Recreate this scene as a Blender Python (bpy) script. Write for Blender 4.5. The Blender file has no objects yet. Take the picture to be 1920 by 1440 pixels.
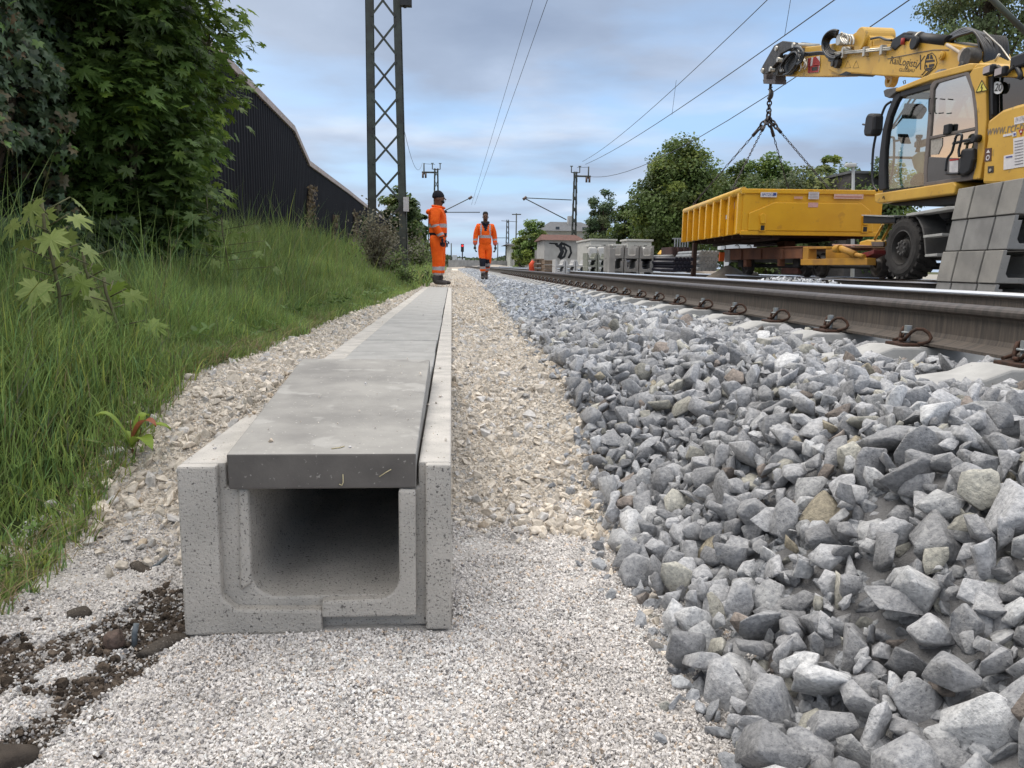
import bpy, bmesh, math, random
import numpy as np
from mathutils import Vector, Matrix, Euler
R_=math.radians; PI=math.pi
random.seed(7); rng=np.random.default_rng(7)
scene=bpy.context.scene; COL=scene.collection
# ------------------------------------------------------------------ camera
CF=1442.0; CH=0.70; YAW=R_(4.56); PIT=math.atan(222.0/CF); ROL=R_(0.86)
_fw=np.array([math.sin(YAW)*math.cos(PIT),math.cos(YAW)*math.cos(PIT),-math.sin(PIT)])
_r=np.array([math.cos(YAW),-math.sin(YAW),0.]); _u=np.cross(_r,_fw)
_R=math.cos(ROL)*_r+math.sin(ROL)*_u; _U=-math.sin(ROL)*_r+math.cos(ROL)*_u
_C=np.array([0,0,CH])
def ray(x,y): return _fw+_R*(x-960)/CF+_U*(720-y)/CF
def atz(x,y,z): d=ray(x,y); return _C+d*((z-CH)/d[2])
def atx(x,y,X): d=ray(x,y); return _C+d*(X/d[0])
def aty(x,y,Y): d=ray(x,y); return _C+d*(Y/d[1])
cam=bpy.data.cameras.new('camera'); camo=bpy.data.objects.new('camera',cam); COL.objects.link(camo)
cam.sensor_width=36; cam.lens=CF/1920*36; cam.clip_start=0.05; cam.clip_end=3000
m=Matrix(((_R[0],_U[0],-_fw[0],0),(_R[1],_U[1],-_fw[1],0),(_R[2],_U[2],-_fw[2],CH),(0,0,0,1)))
camo.matrix_world=m; scene.camera=camo
scene.render.resolution_x=1024; scene.render.resolution_y=768
scene.view_settings.view_transform='Standard'; scene.view_settings.look='None'
scene.view_settings.exposure=0.34; scene.view_settings.gamma=1
try:
    scene.cycles.max_bounces=6; scene.cycles.transparent_max_bounces=8; scene.cycles.use_denoising=True
except Exception: pass
# ------------------------------------------------------------------ world + sun (overcast)
SUN_AZ=R_(-55); SUN_EL=R_(56)     # azimuth from +Y towards +X
w=bpy.data.worlds.new('World'); scene.world=w; w.use_nodes=True
nt=w.node_tree; N=nt.nodes; L=nt.links; N.clear()
def nd(t,**k):
    n=N.new(t)
    for a,b in k.items(): setattr(n,a,b)
    return n
out=nd('ShaderNodeOutputWorld'); bg=nd('ShaderNodeBackground'); bg.inputs['Strength'].default_value=0.1
sky=nd('ShaderNodeTexSky'); sky.sky_type='NISHITA'; sky.sun_disc=False; sky.sun_elevation=SUN_EL; sky.sun_rotation=SUN_AZ
sky.air_density=1.0; sky.dust_density=1.5; sky.ozone_density=2.0
tc=nd('ShaderNodeTexCoord'); sep=nd('ShaderNodeSeparateXYZ'); L.new(tc.outputs['Generated'],sep.inputs[0])
def math_(op,a,b=None,clamp=False):
    n=nd('ShaderNodeMath',operation=op); n.use_clamp=clamp
    for i,v in enumerate((a,b)):
        if v is None: continue
        if isinstance(v,(int,float)): n.inputs[i].default_value=v
        else: L.new(v,n.inputs[i])
    return n.outputs[0]
def mix_(f,a,b,blend='MIX'):
    n=nd('ShaderNodeMix',data_type='RGBA',blend_type=blend)
    for i,v in ((0,f),(6,a),(7,b)):
        if isinstance(v,(int,float)): n.inputs[i].default_value=v
        elif isinstance(v,tuple): n.inputs[i].default_value=v+(1,) if len(v)==3 else v
        else: L.new(v,n.inputs[i])
    return n.outputs[2]
zc=math_('ADD',math_('MAXIMUM',sep.outputs[2],0.0),0.10)
cmb=nd('ShaderNodeCombineXYZ'); L.new(math_('DIVIDE',sep.outputs[0],zc),cmb.inputs[0]); L.new(math_('DIVIDE',sep.outputs[1],zc),cmb.inputs[1])
mp=nd('ShaderNodeMapping'); mp.inputs['Scale'].default_value=(0.55,0.55,1); mp.inputs['Location'].default_value=(3.1,1.7,0); L.new(cmb.outputs[0],mp.inputs[0])
n1=nd('ShaderNodeTexNoise'); n1.inputs['Scale'].default_value=1.5; n1.inputs['Detail'].default_value=9; n1.inputs['Roughness'].default_value=0.46; n1.inputs['Distortion'].default_value=0.35; L.new(mp.outputs[0],n1.inputs['Vector'])
mp2=nd('ShaderNodeMapping'); mp2.inputs['Scale'].default_value=(0.9,1.0,1); mp2.inputs['Location'].default_value=(8.1,4.7,0); L.new(cmb.outputs[0],mp2.inputs[0])
n2=nd('ShaderNodeTexNoise'); n2.inputs['Scale'].default_value=0.9; n2.inputs['Detail'].default_value=6; n2.inputs['Roughness'].default_value=0.5; L.new(mp2.outputs[0],n2.inputs['Vector'])
def ramp(src,stops):
    r=nd('ShaderNodeValToRGB'); e=r.color_ramp.elements
    while len(e)<len(stops): e.new(0.5)
    for k,(p,c) in enumerate(stops): e[k].position=p; e[k].color=c+(1,)
    L.new(src,r.inputs[0]); return r.outputs[0]
K=9.5
nf=nd('ShaderNodeTexNoise'); nf.inputs['Scale'].default_value=3.4; nf.inputs['Detail'].default_value=8; nf.inputs['Roughness'].default_value=0.6; L.new(mp.outputs[0],nf.inputs['Vector'])
nmix=math_('ADD',math_('MULTIPLY',n1.outputs[0],.82),math_('MULTIPLY',nf.outputs[0],.18))
cl=ramp(nmix,[(0.36,(.265*K,.335*K,.47*K)),(0.47,(.335*K,.415*K,.56*K)),(0.55,(.43*K,.52*K,.68*K)),(0.66,(.64*K,.72*K,.84*K))])
skyc=mix_(1.0,sky.outputs[0],(1.35,1.75,2.1),'MULTIPLY')
skyb=mix_(0.65,skyc,(.32*K,.50*K,.74*K))
cov=ramp(n2.outputs[0],[(0.38,(0.12,)*3),(0.58,(1.0,)*3)])
lit=mix_(cov,skyb,cl)
# paler towards the left (west, setting sun behind the clouds) and towards the horizon
dl=math_('MULTIPLY',math_('ADD',math_('MULTIPLY',sep.outputs[0],-1.3),0.05),1.0,True)
lit=mix_(math_('MULTIPLY',dl,0.75,True),lit,(.66*K,.71*K,.78*K))
hz=math_('POWER',math_('SUBTRACT',1.0,math_('MAXIMUM',sep.outputs[2],0.0),True),9.0)
lit=mix_(math_('MULTIPLY',hz,0.5),lit,(.60*K,.71*K,.84*K))
# sunset band low in the west, outside the picture
sx,sy=math.sin(R_(-37)),math.cos(R_(-37))
dd=math_('ADD',math_('MULTIPLY',sep.outputs[0],sx),math_('MULTIPLY',sep.outputs[1],sy))
g1=math_('POWER',math_('MAXIMUM',dd,0.0),60.0)
g2=math_('MULTIPLY',math_('SUBTRACT',1.0,math_('MULTIPLY',math_('ABSOLUTE',math_('SUBTRACT',sep.outputs[2],0.12)),9.0),True),g1)
lit=mix_(g2,lit,(1.7*K,.92*K,.30*K))
# an overcast sky is brightest towards the zenith
zf=math_('MULTIPLY',math_('SUBTRACT',sep.outputs[2],0.36),2.6,True)
lit=mix_(zf,lit,(1.46*K,1.42*K,1.38*K))
L.new(lit,bg.inputs['Color']); L.new(bg.outputs[0],out.inputs[0])
sl=bpy.data.lights.new('sun','SUN'); sl.energy=1.5; sl.angle=R_(35); sl.color=(1,.935,.85)
so=bpy.data.objects.new('sun',sl); COL.objects.link(so)
sd=Vector((math.sin(SUN_AZ)*math.cos(SUN_EL),math.cos(SUN_AZ)*math.cos(SUN_EL),math.sin(SUN_EL)))
so.rotation_euler=sd.to_track_quat('Z','Y').to_euler(); so.location=sd*50
# ------------------------------------------------------------------ materials
MATS={}
def srgb(h):
    if isinstance(h,str):
        c=[int(h[i:i+2],16)/255 for i in (0,2,4)]
        return tuple(((x+.055)/1.055)**2.4 if x>.04045 else x/12.92 for x in c)
    return h
def mat(name,c1,c2=None,rough=.8,metal=0,scale=6,detail=6,bump=0,bscale=40,tint=False,spec=.3,spots=None,stretch=None,emit=None,transl=0,contrast=(.35,.65),spots2=None,bdist=.01,coord='Object'):
    if name in MATS: return MATS[name]
    M=bpy.data.materials.new(name); MATS[name]=M; M.use_nodes=True
    nt=M.node_tree; N=nt.nodes; L=nt.links; b=N['Principled BSDF']
    c1=srgb(c1); c2=srgb(c2) if c2 is not None else None
    def mk(t,**k):
        n=N.new(t)
        for a,v in k.items(): setattr(n,a,v)
        return n
    tc=mk('ShaderNodeTexCoord'); vec=tc.outputs[coord]
    if stretch:
        mp=mk('ShaderNodeMapping'); mp.inputs['Scale'].default_value=stretch; L.new(vec,mp.inputs[0]); vec=mp.outputs[0]
    def noise(s,d=6,ro=.55,v=None):
        n=mk('ShaderNodeTexNoise'); n.inputs['Scale'].default_value=s; n.inputs['Detail'].default_value=d; n.inputs['Roughness'].default_value=ro
        L.new(v or vec,n.inputs['Vector']); return n.outputs[0]
    def mix(f,a,b_,bl='MIX'):
        n=mk('ShaderNodeMix',data_type='RGBA',blend_type=bl)
        for i,v in ((0,f),(6,a),(7,b_)):
            if isinstance(v,(int,float)): n.inputs[i].default_value=v
            elif isinstance(v,tuple): n.inputs[i].default_value=v+(1,)
            else: L.new(v,n.inputs[i])
        return n.outputs[2]
    def mr(v,a,b_,c=0,d=1):
        n=mk('ShaderNodeMapRange'); L.new(v,n.inputs[0])
        for i,x in enumerate((a,b_,c,d)): n.inputs[i+1].default_value=x
        return n.outputs[0]
    col=None
    if c2 is not None: col=mix(mr(noise(scale,detail),*contrast),c1,c2)
    for sp in (spots,spots2):
        if sp:   # (scale, threshold, colour, strength) dark pits / pale flecks
            sc,th,sc_col,st=sp
            v=noise(sc,3,.5,tc.outputs[coord])
            f=mr(v,th,th+.05,0,st)
            col=mix(f,col if col is not None else c1,srgb(sc_col))
    if tint:
        at=mk('ShaderNodeAttribute',attribute_name='tint')
        col=mix(1.0,col if col is not None else c1,at.outputs['Color'],'MULTIPLY')
    if col is None: b.inputs['Base Color'].default_value=c1+(1,)
    else: L.new(col,b.inputs['Base Color'])
    b.inputs['Roughness'].default_value=rough; b.inputs['Metallic'].default_value=metal
    b.inputs['Specular IOR Level'].default_value=spec
    if bump:
        bp=mk('ShaderNodeBump'); bp.inputs['Strength'].default_value=bump; bp.inputs['Distance'].default_value=bdist
        L.new(noise(bscale,5,.6,tc.outputs[coord]),bp.inputs['Height']); L.new(bp.outputs[0],b.inputs['Normal'])
    if emit: b.inputs['Emission Color'].default_value=srgb(emit)+(1,); b.inputs['Emission Strength'].default_value=1.5
    if transl:
        tr=mk('ShaderNodeBsdfTranslucent')
        if col is None: tr.inputs['Color'].default_value=c1+(1,)
        else: L.new(col,tr.inputs['Color'])
        ms=mk('ShaderNodeMixShader'); ms.inputs[0].default_value=transl
        L.new(b.outputs[0],ms.inputs[1]); L.new(tr.outputs[0],ms.inputs[2]); L.new(ms.outputs[0],N['Material Output'].inputs[0])
    return M
def glassmat(name,tintc,refl,dens=.0,ior=1.5):
    M=bpy.data.materials.new(name); M.use_nodes=True; nt=M.node_tree; N=nt.nodes; L=nt.links
    N.remove(N['Principled BSDF'])
    t=N.new('ShaderNodeBsdfTransparent'); t.inputs[0].default_value=tintc+(1,)
    g=N.new('ShaderNodeBsdfGlossy'); g.inputs['Roughness'].default_value=.02; g.inputs[0].default_value=(.95,.95,.95,1)
    f=N.new('ShaderNodeLayerWeight'); f.inputs[0].default_value=.5; w5=N.new('ShaderNodeMath'); w5.operation='POWER'; w5.inputs[1].default_value=4.0; L.new(f.outputs['Facing'],w5.inputs[0])
    a=N.new('ShaderNodeMath'); a.operation='ADD'; a.inputs[1].default_value=refl; a.use_clamp=True; L.new(w5.outputs[0],a.inputs[0])
    s=N.new('ShaderNodeMixShader'); L.new(a.outputs[0],s.inputs[0]); L.new(t.outputs[0],s.inputs[1]); L.new(g.outputs[0],s.inputs[2])
    L.new(s.outputs[0],N['Material Output'].inputs[0]); MATS[name]=M; return M
# ------------------------------------------------------------------ tagging and mesh helpers
def tag(o,label=None,cat=None,group=None,kind=None):
    if label: o['label']=label
    if cat: o['category']=cat
    if group: o['group']=group
    if kind: o['kind']=kind
    return o
def empty(name,loc=(0,0,0),rz=0,label=None,cat=None,group=None):
    o=bpy.data.objects.new(name,None); COL.objects.link(o); o.location=loc; o.rotation_euler=(0,0,rz); o.empty_display_size=.2
    return tag(o,label,cat,group)
def copy_tree(o,parent=None):
    c=o.copy(); COL.objects.link(c)
    if parent: c.parent=parent
    for ch in list(o.children): copy_tree(ch,c)
    return c
class MB:
    def __init__(s): s.v=[]; s.f=[]; s.m=[]; s.sm=[]
    def add(s,vs,fs,mi=0,smooth=False):
        b=len(s.v); s.v+= [tuple(map(float,v)) for v in vs]
        for f in fs: s.f.append(tuple(b+i for i in f)); s.m.append(mi); s.sm.append(smooth)
        return s
    def box(s,lo,hi,mi=0,rot=None,c=None):
        x0,y0,z0=lo; x1,y1,z1=hi
        vs=[(x0,y0,z0),(x1,y0,z0),(x1,y1,z0),(x0,y1,z0),(x0,y0,z1),(x1,y0,z1),(x1,y1,z1),(x0,y1,z1)]
        if rot is not None:
            cc=Vector(c) if c is not None else Vector(((x0+x1)/2,(y0+y1)/2,(z0+z1)/2)); M=Euler(rot).to_matrix()
            vs=[tuple(cc+M@(Vector(v)-cc)) for v in vs]
        return s.add(vs,[(0,3,2,1),(4,5,6,7),(0,1,5,4),(1,2,6,5),(2,3,7,6),(3,0,4,7)],mi)
    def hexa(s,vs,mi=0): return s.add(vs,[(0,3,2,1),(4,5,6,7),(0,1,5,4),(1,2,6,5),(2,3,7,6),(3,0,4,7)],mi)
    def cyl(s,p0,p1,r0,r1=None,n=12,mi=0,caps=True,smooth=True):
        r1=r0 if r1 is None else r1
        p0=Vector([float(t) for t in p0]); p1=Vector([float(t) for t in p1]); d=(p1-p0)
        if d.length<1e-6: return s
        d.normalize(); a=d.orthogonal().normalized(); b=d.cross(a); vs=[]
        for p,r in ((p0,r0),(p1,r1)):
            for i in range(n):
                t=2*PI*i/n; vs.append(p+a*math.cos(t)*r+b*math.sin(t)*r)
        s.add(vs,[(i,(i+1)%n,n+(i+1)%n,n+i) for i in range(n)],mi,smooth)
        if caps: s.add(vs,[tuple(range(n-1,-1,-1)),tuple(range(n,2*n))],mi)
        return s
    def tube(s,pts,r,n=8,mi=0,closed=False):
        pts=[Vector([float(t) for t in p]) for p in pts]; k=len(pts); rs=r if isinstance(r,(list,tuple)) else [r]*k
        vs=[]; a=None
        for i in range(k):
            d=(pts[(i+1)%k]-pts[i-1]) if closed else pts[min(i+1,k-1)]-pts[max(i-1,0)]
            if d.length<1e-9: d=Vector((0,0,1))
            d.normalize()
            a=d.orthogonal().normalized() if a is None else (a-d*a.dot(d)).normalized()
            b=d.cross(a)
            for j in range(n): t=2*PI*j/n; vs.append(pts[i]+a*math.cos(t)*rs[i]+b*math.sin(t)*rs[i])
        fs=[]
        for i in range(k if closed else k-1):
            for j in range(n):
                q=(i+1)%k; fs.append((i*n+j,i*n+(j+1)%n,q*n+(j+1)%n,q*n+j))
        s.add(vs,fs,mi,True)
        if not closed: s.add(vs,[tuple(range(n-1,-1,-1)),tuple(range((k-1)*n,k*n))],mi)
        return s
    def prism(s,poly,axis,a0,a1,mi=0,mi_side=None,smooth=False):
        # poly: 2D points; axis 'x': (y,z), 'y': (x,z), 'z': (x,y)
        n=len(poly)
        def p(q,a): return {'x':(a,q[0],q[1]),'y':(q[0],a,q[1]),'z':(q[0],q[1],a)}[axis]
        vs=[p(q,a0) for q in poly]+[p(q,a1) for q in poly]
        s.add(vs,[tuple(range(n)),tuple(range(2*n-1,n-1,-1))],mi)
        s.add(vs,[(i,n+i,n+(i+1)%n,(i+1)%n) for i in range(n)],mi if mi_side is None else mi_side,smooth)
        return s
    def lathe(s,c,axis,prof,n=24,mi=0):
        # prof: list (axial offset, radius)
        ax={'x':Vector((1,0,0)),'y':Vector((0,1,0)),'z':Vector((0,0,1))}[axis]; a=ax.orthogonal().normalized(); b=ax.cross(a); c=Vector([float(t) for t in c]); vs=[]
        for (o,r) in prof:
            for j in range(n): t=2*PI*j/n; vs.append(c+ax*o+a*math.cos(t)*r+b*math.sin(t)*r)
        fs=[(i*n+j,i*n+(j+1)%n,(i+1)*n+(j+1)%n,(i+1)*n+j) for i in range(len(prof)-1) for j in range(n)]
        return s.add(vs,fs,mi,False)
    def build(s,name,mats,parent=None,bevel=0,bseg=2,world=True,smooth=None,fix=True):
        if not isinstance(mats,(list,tuple)): mats=[mats]
        me=bpy.data.meshes.new(name)
        off=np.array(parent.matrix_basis.translation) if (parent is not None and world) else np.zeros(3)
        if parent is not None and world and parent.parent is not None:
            off=off+np.array(parent.parent.matrix_basis.translation)
        vs=[tuple(np.array(v)-off) for v in s.v] if off.any() else s.v
        me.from_pydata(vs,[],s.f); me.update()
        for mt in mats: me.materials.append(mt)
        me.polygons.foreach_set('material_index',s.m); me.polygons.foreach_set('use_smooth',s.sm if smooth is None else [smooth]*len(s.f))
        if fix:
            bm=bmesh.new(); bm.from_mesh(me); bmesh.ops.remove_doubles(bm,verts=bm.verts,dist=1e-5); bmesh.ops.recalc_face_normals(bm,faces=bm.faces); bm.to_mesh(me); bm.free()
        o=bpy.data.objects.new(name,me); COL.objects.link(o)
        if parent is not None: o.parent=parent
        if bevel:
            b=o.modifiers.new('bevel','BEVEL'); b.width=bevel; b.segments=bseg; b.limit_method='ANGLE'; b.angle_limit=R_(35); b.harden_normals=False
        return o
def np_mesh(name,V,F,mats,tint=None,smooth=False,parent=None,mi=None):
    me=bpy.data.meshes.new(name); k=F.shape[1]
    me.vertices.add(len(V)); me.vertices.foreach_set('co',V.astype(np.float32).ravel())
    me.loops.add(F.size); me.loops.foreach_set('vertex_index',F.astype(np.int32).ravel())
    me.polygons.add(len(F)); me.polygons.foreach_set('loop_start',(np.arange(len(F))*k).astype(np.int32))
    me.polygons.foreach_set('use_smooth',np.full(len(F),bool(smooth)) if np.isscalar(smooth) else smooth)
    for mt in (mats if isinstance(mats,(list,tuple)) else [mats]): me.materials.append(mt)
    if mi is not None: me.polygons.foreach_set('material_index',mi.astype(np.int32))
    if tint is not None:
        a=me.attributes.new('tint','FLOAT_COLOR','POINT'); t=np.ones((len(V),4),np.float32); t[:,:3]=tint; a.data.foreach_set('color',t.ravel())
    me.update(calc_edges=True); me.validate()
    o=bpy.data.objects.new(name,me); COL.objects.link(o)
    if parent is not None: o.parent=parent
    return o
def rand_rot(n,flat=None):
    q=rng.normal(size=(n,4)); 
    if flat is not None: q[:,1:3]*=flat
    q/=np.linalg.norm(q,axis=1)[:,None]; w_,x,y,z=q.T
    return np.stack([1-2*(y*y+z*z),2*(x*y-z*w_),2*(x*z+y*w_),2*(x*y+z*w_),1-2*(x*x+z*z),2*(y*z-x*w_),2*(x*z-y*w_),2*(y*z+x*w_),1-2*(x*x+y*y)],1).reshape(-1,3,3)
def scatter(variants,pos,Rm,scl,tint):
    n=len(pos); ch=rng.integers(0,len(variants),n); Vs=[];Fs=[];Ts=[];Ss=[];base=0
    for k,var in enumerate(variants):
        V,F=var[0],var[1]; S=var[2] if len(var)>2 else np.zeros(len(F),bool)
        idx=np.where(ch==k)[0]
        if not len(idx): continue
        s=scl[idx]; s=s[:,None] if s.ndim==1 else s
        P=V[None]*s[:,None,:]; P=np.einsum('nij,nvj->nvi',Rm[idx],P)+pos[idx][:,None,:]
        Vs.append(P.reshape(-1,3)); nf=(F[None]+(np.arange(len(idx))*len(V))[:,None,None]+base).reshape(-1,F.shape[1]); Fs.append(nf)
        Ts.append(np.repeat(tint[idx],len(V),0)); Ss.append(np.tile(S,len(idx))); base+=len(idx)*len(V)
    return np.concatenate(Vs),np.concatenate(Fs),np.concatenate(Ts),np.concatenate(Ss)
def rock_variant(npts,bev,seed,asp=(1,.8,.62),rnd=0):
    r=np.random.default_rng(seed); bm=bmesh.new()
    p=r.normal(size=(npts,3)); p/=np.linalg.norm(p,axis=1)[:,None]; p*=(r.uniform(.78,1.0,npts))[:,None]*np.array(asp)*r.uniform(.85,1.15,3)
    for q in p: bm.verts.new(q)
    g=bmesh.ops.convex_hull(bm,input=bm.verts); 
    for v in list(bm.verts):
        if not v.link_faces: bm.verts.remove(v)
    bmesh.ops.dissolve_limit(bm,angle_limit=R_(14),verts=bm.verts,edges=bm.edges)
    big=None
    if bev:
        bmesh.ops.bevel(bm,geom=list(bm.edges),offset=bev,segments=1,profile=.6,affect='EDGES',clamp_overlap=True)
    bmesh.ops.triangulate(bm,faces=bm.faces); bmesh.ops.recalc_face_normals(bm,faces=bm.faces)
    bm.verts.ensure_lookup_table(); V=np.array([v.co[:] for v in bm.verts]); F=np.array([[v.index for v in f.verts] for f in bm.faces])
    ar=np.array([f.calc_area() for f in bm.faces]); bm.free()
    V/=np.abs(V).max()
    return V*.5,F,(ar<np.median(ar)*1.2 if bev else np.zeros(len(F),bool))
def rough(var,amp,seed):
    V,F,_=var; bm=bmesh.new(); vs=[bm.verts.new(v) for v in V]
    for f in F:
        try: bm.faces.new([vs[i] for i in f])
        except ValueError: pass
    bmesh.ops.subdivide_edges(bm,edges=[e for e in bm.edges if e.calc_length()>.13],cuts=1,use_grid_fill=True); bmesh.ops.triangulate(bm,faces=bm.faces)
    bm.normal_update(); bm.verts.ensure_lookup_table(); V=np.array([v.co[:] for v in bm.verts]); N=np.array([v.normal[:] for v in bm.verts]); F=np.array([[v.index for v in f.verts] for f in bm.faces]); bm.free()
    a=vnoise(V[:,0]+V[:,2]*.7,V[:,1]-V[:,2]*.6,.22,seed)-.5; b=vnoise(V[:,0]-V[:,2]*.5,V[:,1]+V[:,2]*.9,.09,seed+3)-.5
    return V+N*(amp*a+amp*.5*b)[:,None],F,np.ones(len(F),bool)
def vnoise(x,y,s,seed=0):
    # smooth value noise
    x=np.asarray(x,float)/s; y=np.asarray(y,float)/s; xi=np.floor(x).astype(int); yi=np.floor(y).astype(int); fx=x-xi; fy=y-yi
    fx=fx*fx*(3-2*fx); fy=fy*fy*(3-2*fy)
    def h(a,b): 
        k=np.sin(a*127.1+b*311.7+seed*74.7)*43758.5453; return k-np.floor(k)
    return (h(xi,yi)*(1-fx)+h(xi+1,yi)*fx)*(1-fy)+(h(xi,yi+1)*(1-fx)+h(xi+1,yi+1)*fx)*fy
def sstep(a,b,x): t=np.clip((x-a)/(b-a),0,1); return t*t*(3-2*t)
# ------------------------------------------------------------------ ground heights
def drop(y): return -.0045*np.clip(y-4,0,14)
def xedge(y): return np.interp(y,[0,1.7,2.3,3.2,5.4,9,14,60,400],[-.97,-.97,-.95,-.90,-.86,-.77,-.67,-.66,-.66])+.05*(vnoise(y,0*y,.35,3)-.5)
def toe(y): return np.interp(y,[0,1,2,3,4,7,12,30,400],[.42,.43,.43,.45,.46,.5,.62,.75,.8])
def ground(x,y,soft=False):
    x=np.asarray(x,float); y=np.asarray(y,float)
    rp=sstep(1.9,3.0,y)*.295+drop(y); lp=sstep(1.65,2.7,y)*.31+drop(y)
    xe=xedge(y); t=toe(y)
    mid=np.where(x>-.25,rp,lp)+.012*(vnoise(x,y,.22,1)-.5)*np.clip(y-1.8,0,1)
    sh=.350-.030*sstep(1.05,1.35,x)*(x<4)
    bal=mid+(sh-mid)*sstep(t-.02,t+.62,x)
    z=np.where(x>t-.02,bal,mid)
    d=np.clip(xe-x,0,None)
    bank=(.125+.15*sstep(5,15,y))*np.clip(d,0,2.4)*sstep(0,.35,d)+.03*(vnoise(x,y,.5,5)-.5)*np.clip(d*3,0,1)
    z=np.where(x<xe,lp+bank,z)
    z=z+.013*(vnoise(x,y,.17,41)-.45)*(y<2.3)*(x>-1.0)*(x<.5)
    z=z-.014*np.clip(soilmask(x,y)-.3,0,.6)*(y<2)*(x<-.4)+.016*(vnoise(x,y,.03,31)-.5)*(soilmask(x,y)>.4)*(y<2)*(x<-.4)
    z=np.where((x>-.47)&(x<-.03)&(y>1.46)&(y<14.0),-.06,z)   # the trough's own bed
    z=np.where(x>8.6,.36-.06*sstep(8.6,9.6,x),z)
    return z
def soilmask(x,y):
    # dark soil streak left of the trough
    cx=np.interp(y,[.7,1.0,1.2,1.42,1.6,1.9],[-.74,-.645,-.59,-.545,-.53,-.53]); wd=np.interp(y,[.7,1.0,1.3,1.6,1.8],[.05,.035,.045,.05,.0])
    a=np.clip(1.4-np.abs(x-cx)/np.maximum(wd,1e-4),0,1)
    b=np.clip(1.15-np.hypot((x+.74)/.14,(y-1.32)/.16),0,1)*1.0
    c=np.clip(1.1-np.hypot((x+.60)/.10,(y-1.48)/.2),0,1)
    m_=np.maximum(np.maximum(a,b*.9),c)
    return m_+ .75*(vnoise(x,y,.045,9)-.5)+.4*(vnoise(x,y,.015,10)-.5)
# ================================================================== STRUCTURE: the ground
def grid(name,xs,ys,fz,mats,mi=None,tint=None):
    X,Y=np.meshgrid(xs,ys); Z=fz(X,Y); V=np.stack([X,Y,Z],-1).reshape(-1,3); nx=len(xs); i=np.arange(len(ys)-1)[:,None]*nx+np.arange(nx-1)[None]
    F=np.stack([i,i+1,i+nx+1,i+nx],-1).reshape(-1,4)
    t=tint(V[:,0],V[:,1]) if tint else None
    return tag(np_mesh(name,V,F,mats,t,True),kind='structure')
M_ground=mat('ground_mix',(1,1,1),(.8,.8,.8),scale=60,tint=True,bump=.8,bscale=220,rough=.95,spec=.1,contrast=(.3,.7),bdist=.01)
def gtint(x,y):
    beige=np.array([.74,.68,.60]); grit=np.array([.66,.635,.61]); soil=np.array([.085,.066,.053]); bal=np.array([.24,.24,.245]); gs=np.array([.045,.06,.022]); yard=np.array([.30,.28,.25])
    fine=((x>-.25)&(y<2.05))|((x<=-.25)&(y<1.8))
    c=np.where(fine[:,None],grit,beige); sm=np.clip(soilmask(x,y)*2-.5,0,1)[:,None]; c=c*(1-sm*.93)+soil*sm*.93
    b=((x>toe(y)+.02)&(x<8.8))[:,None]; c=np.where(b,bal,c)
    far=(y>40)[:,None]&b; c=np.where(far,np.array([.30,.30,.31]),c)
    g=(x<xedge(y)-.03)[:,None]; c=np.where(g,gs,c); c=np.where((x>=8.8)[:,None],yard,c)
    far2=((y>16)&(x<.0))[:,None]&~g; c=np.where(far2,yard*1.1,c)
    return c
xs=np.concatenate([np.arange(-4,-1.3,.05),np.arange(-1.3,1.7,.0175),np.arange(1.7,9.01,.1)]); ys=np.concatenate([np.arange(.3,2.9,.0175),np.arange(2.9,8,.06),np.arange(8,24,.15),np.arange(24,120.1,1.0)])
grid('ballast_and_path_ground',xs,ys,ground,M_ground,tint=gtint)
M_yard=mat('yard_gravel',(.27,.255,.23),(.36,.34,.30),scale=3,bump=.5,bscale=60,rough=.95,spec=.1)
M_field=mat('field_soil',(.06,.075,.03),(.12,.11,.06),scale=.3,bump=.5,bscale=10,rough=.95,spec=.1)
gb=MB()
gb.add([(9,-30,.298),(260,-30,.298),(260,120,.298),(9,120,.298)],[(0,1,2,3)]); tag(gb.build('works_yard',M_yard),kind='structure')
gb=MB(); gb.add([(-900,-60,.24),(900,-60,.24),(900,1500,.24),(-900,1500,.24)],[(0,1,2,3)])
# the far plain is cut away where the nearer ground lies lower than it
gb=MB(); gb.add([(-900,120,.27),(900,120,.27),(900,1500,.27),(-900,1500,.27)],[(0,1,2,3)])
gb.add([(-900,-60,.85),(-4,-60,.85),(-4,120,.85),(-900,120,.85)],[(0,1,2,3)]); tag(gb.build('distant_ground',M_field),kind='structure')
gb=MB(); gb.add([(-4,-30,-.02),(9,-30,-.02),(9,.31,-.02),(-4,.31,-.02)],[(0,1,2,3)]); tag(gb.build('ground_behind_the_view',mat('beh',(.35,.34,.32),(.2,.19,.18),scale=4)),kind='structure')
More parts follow.
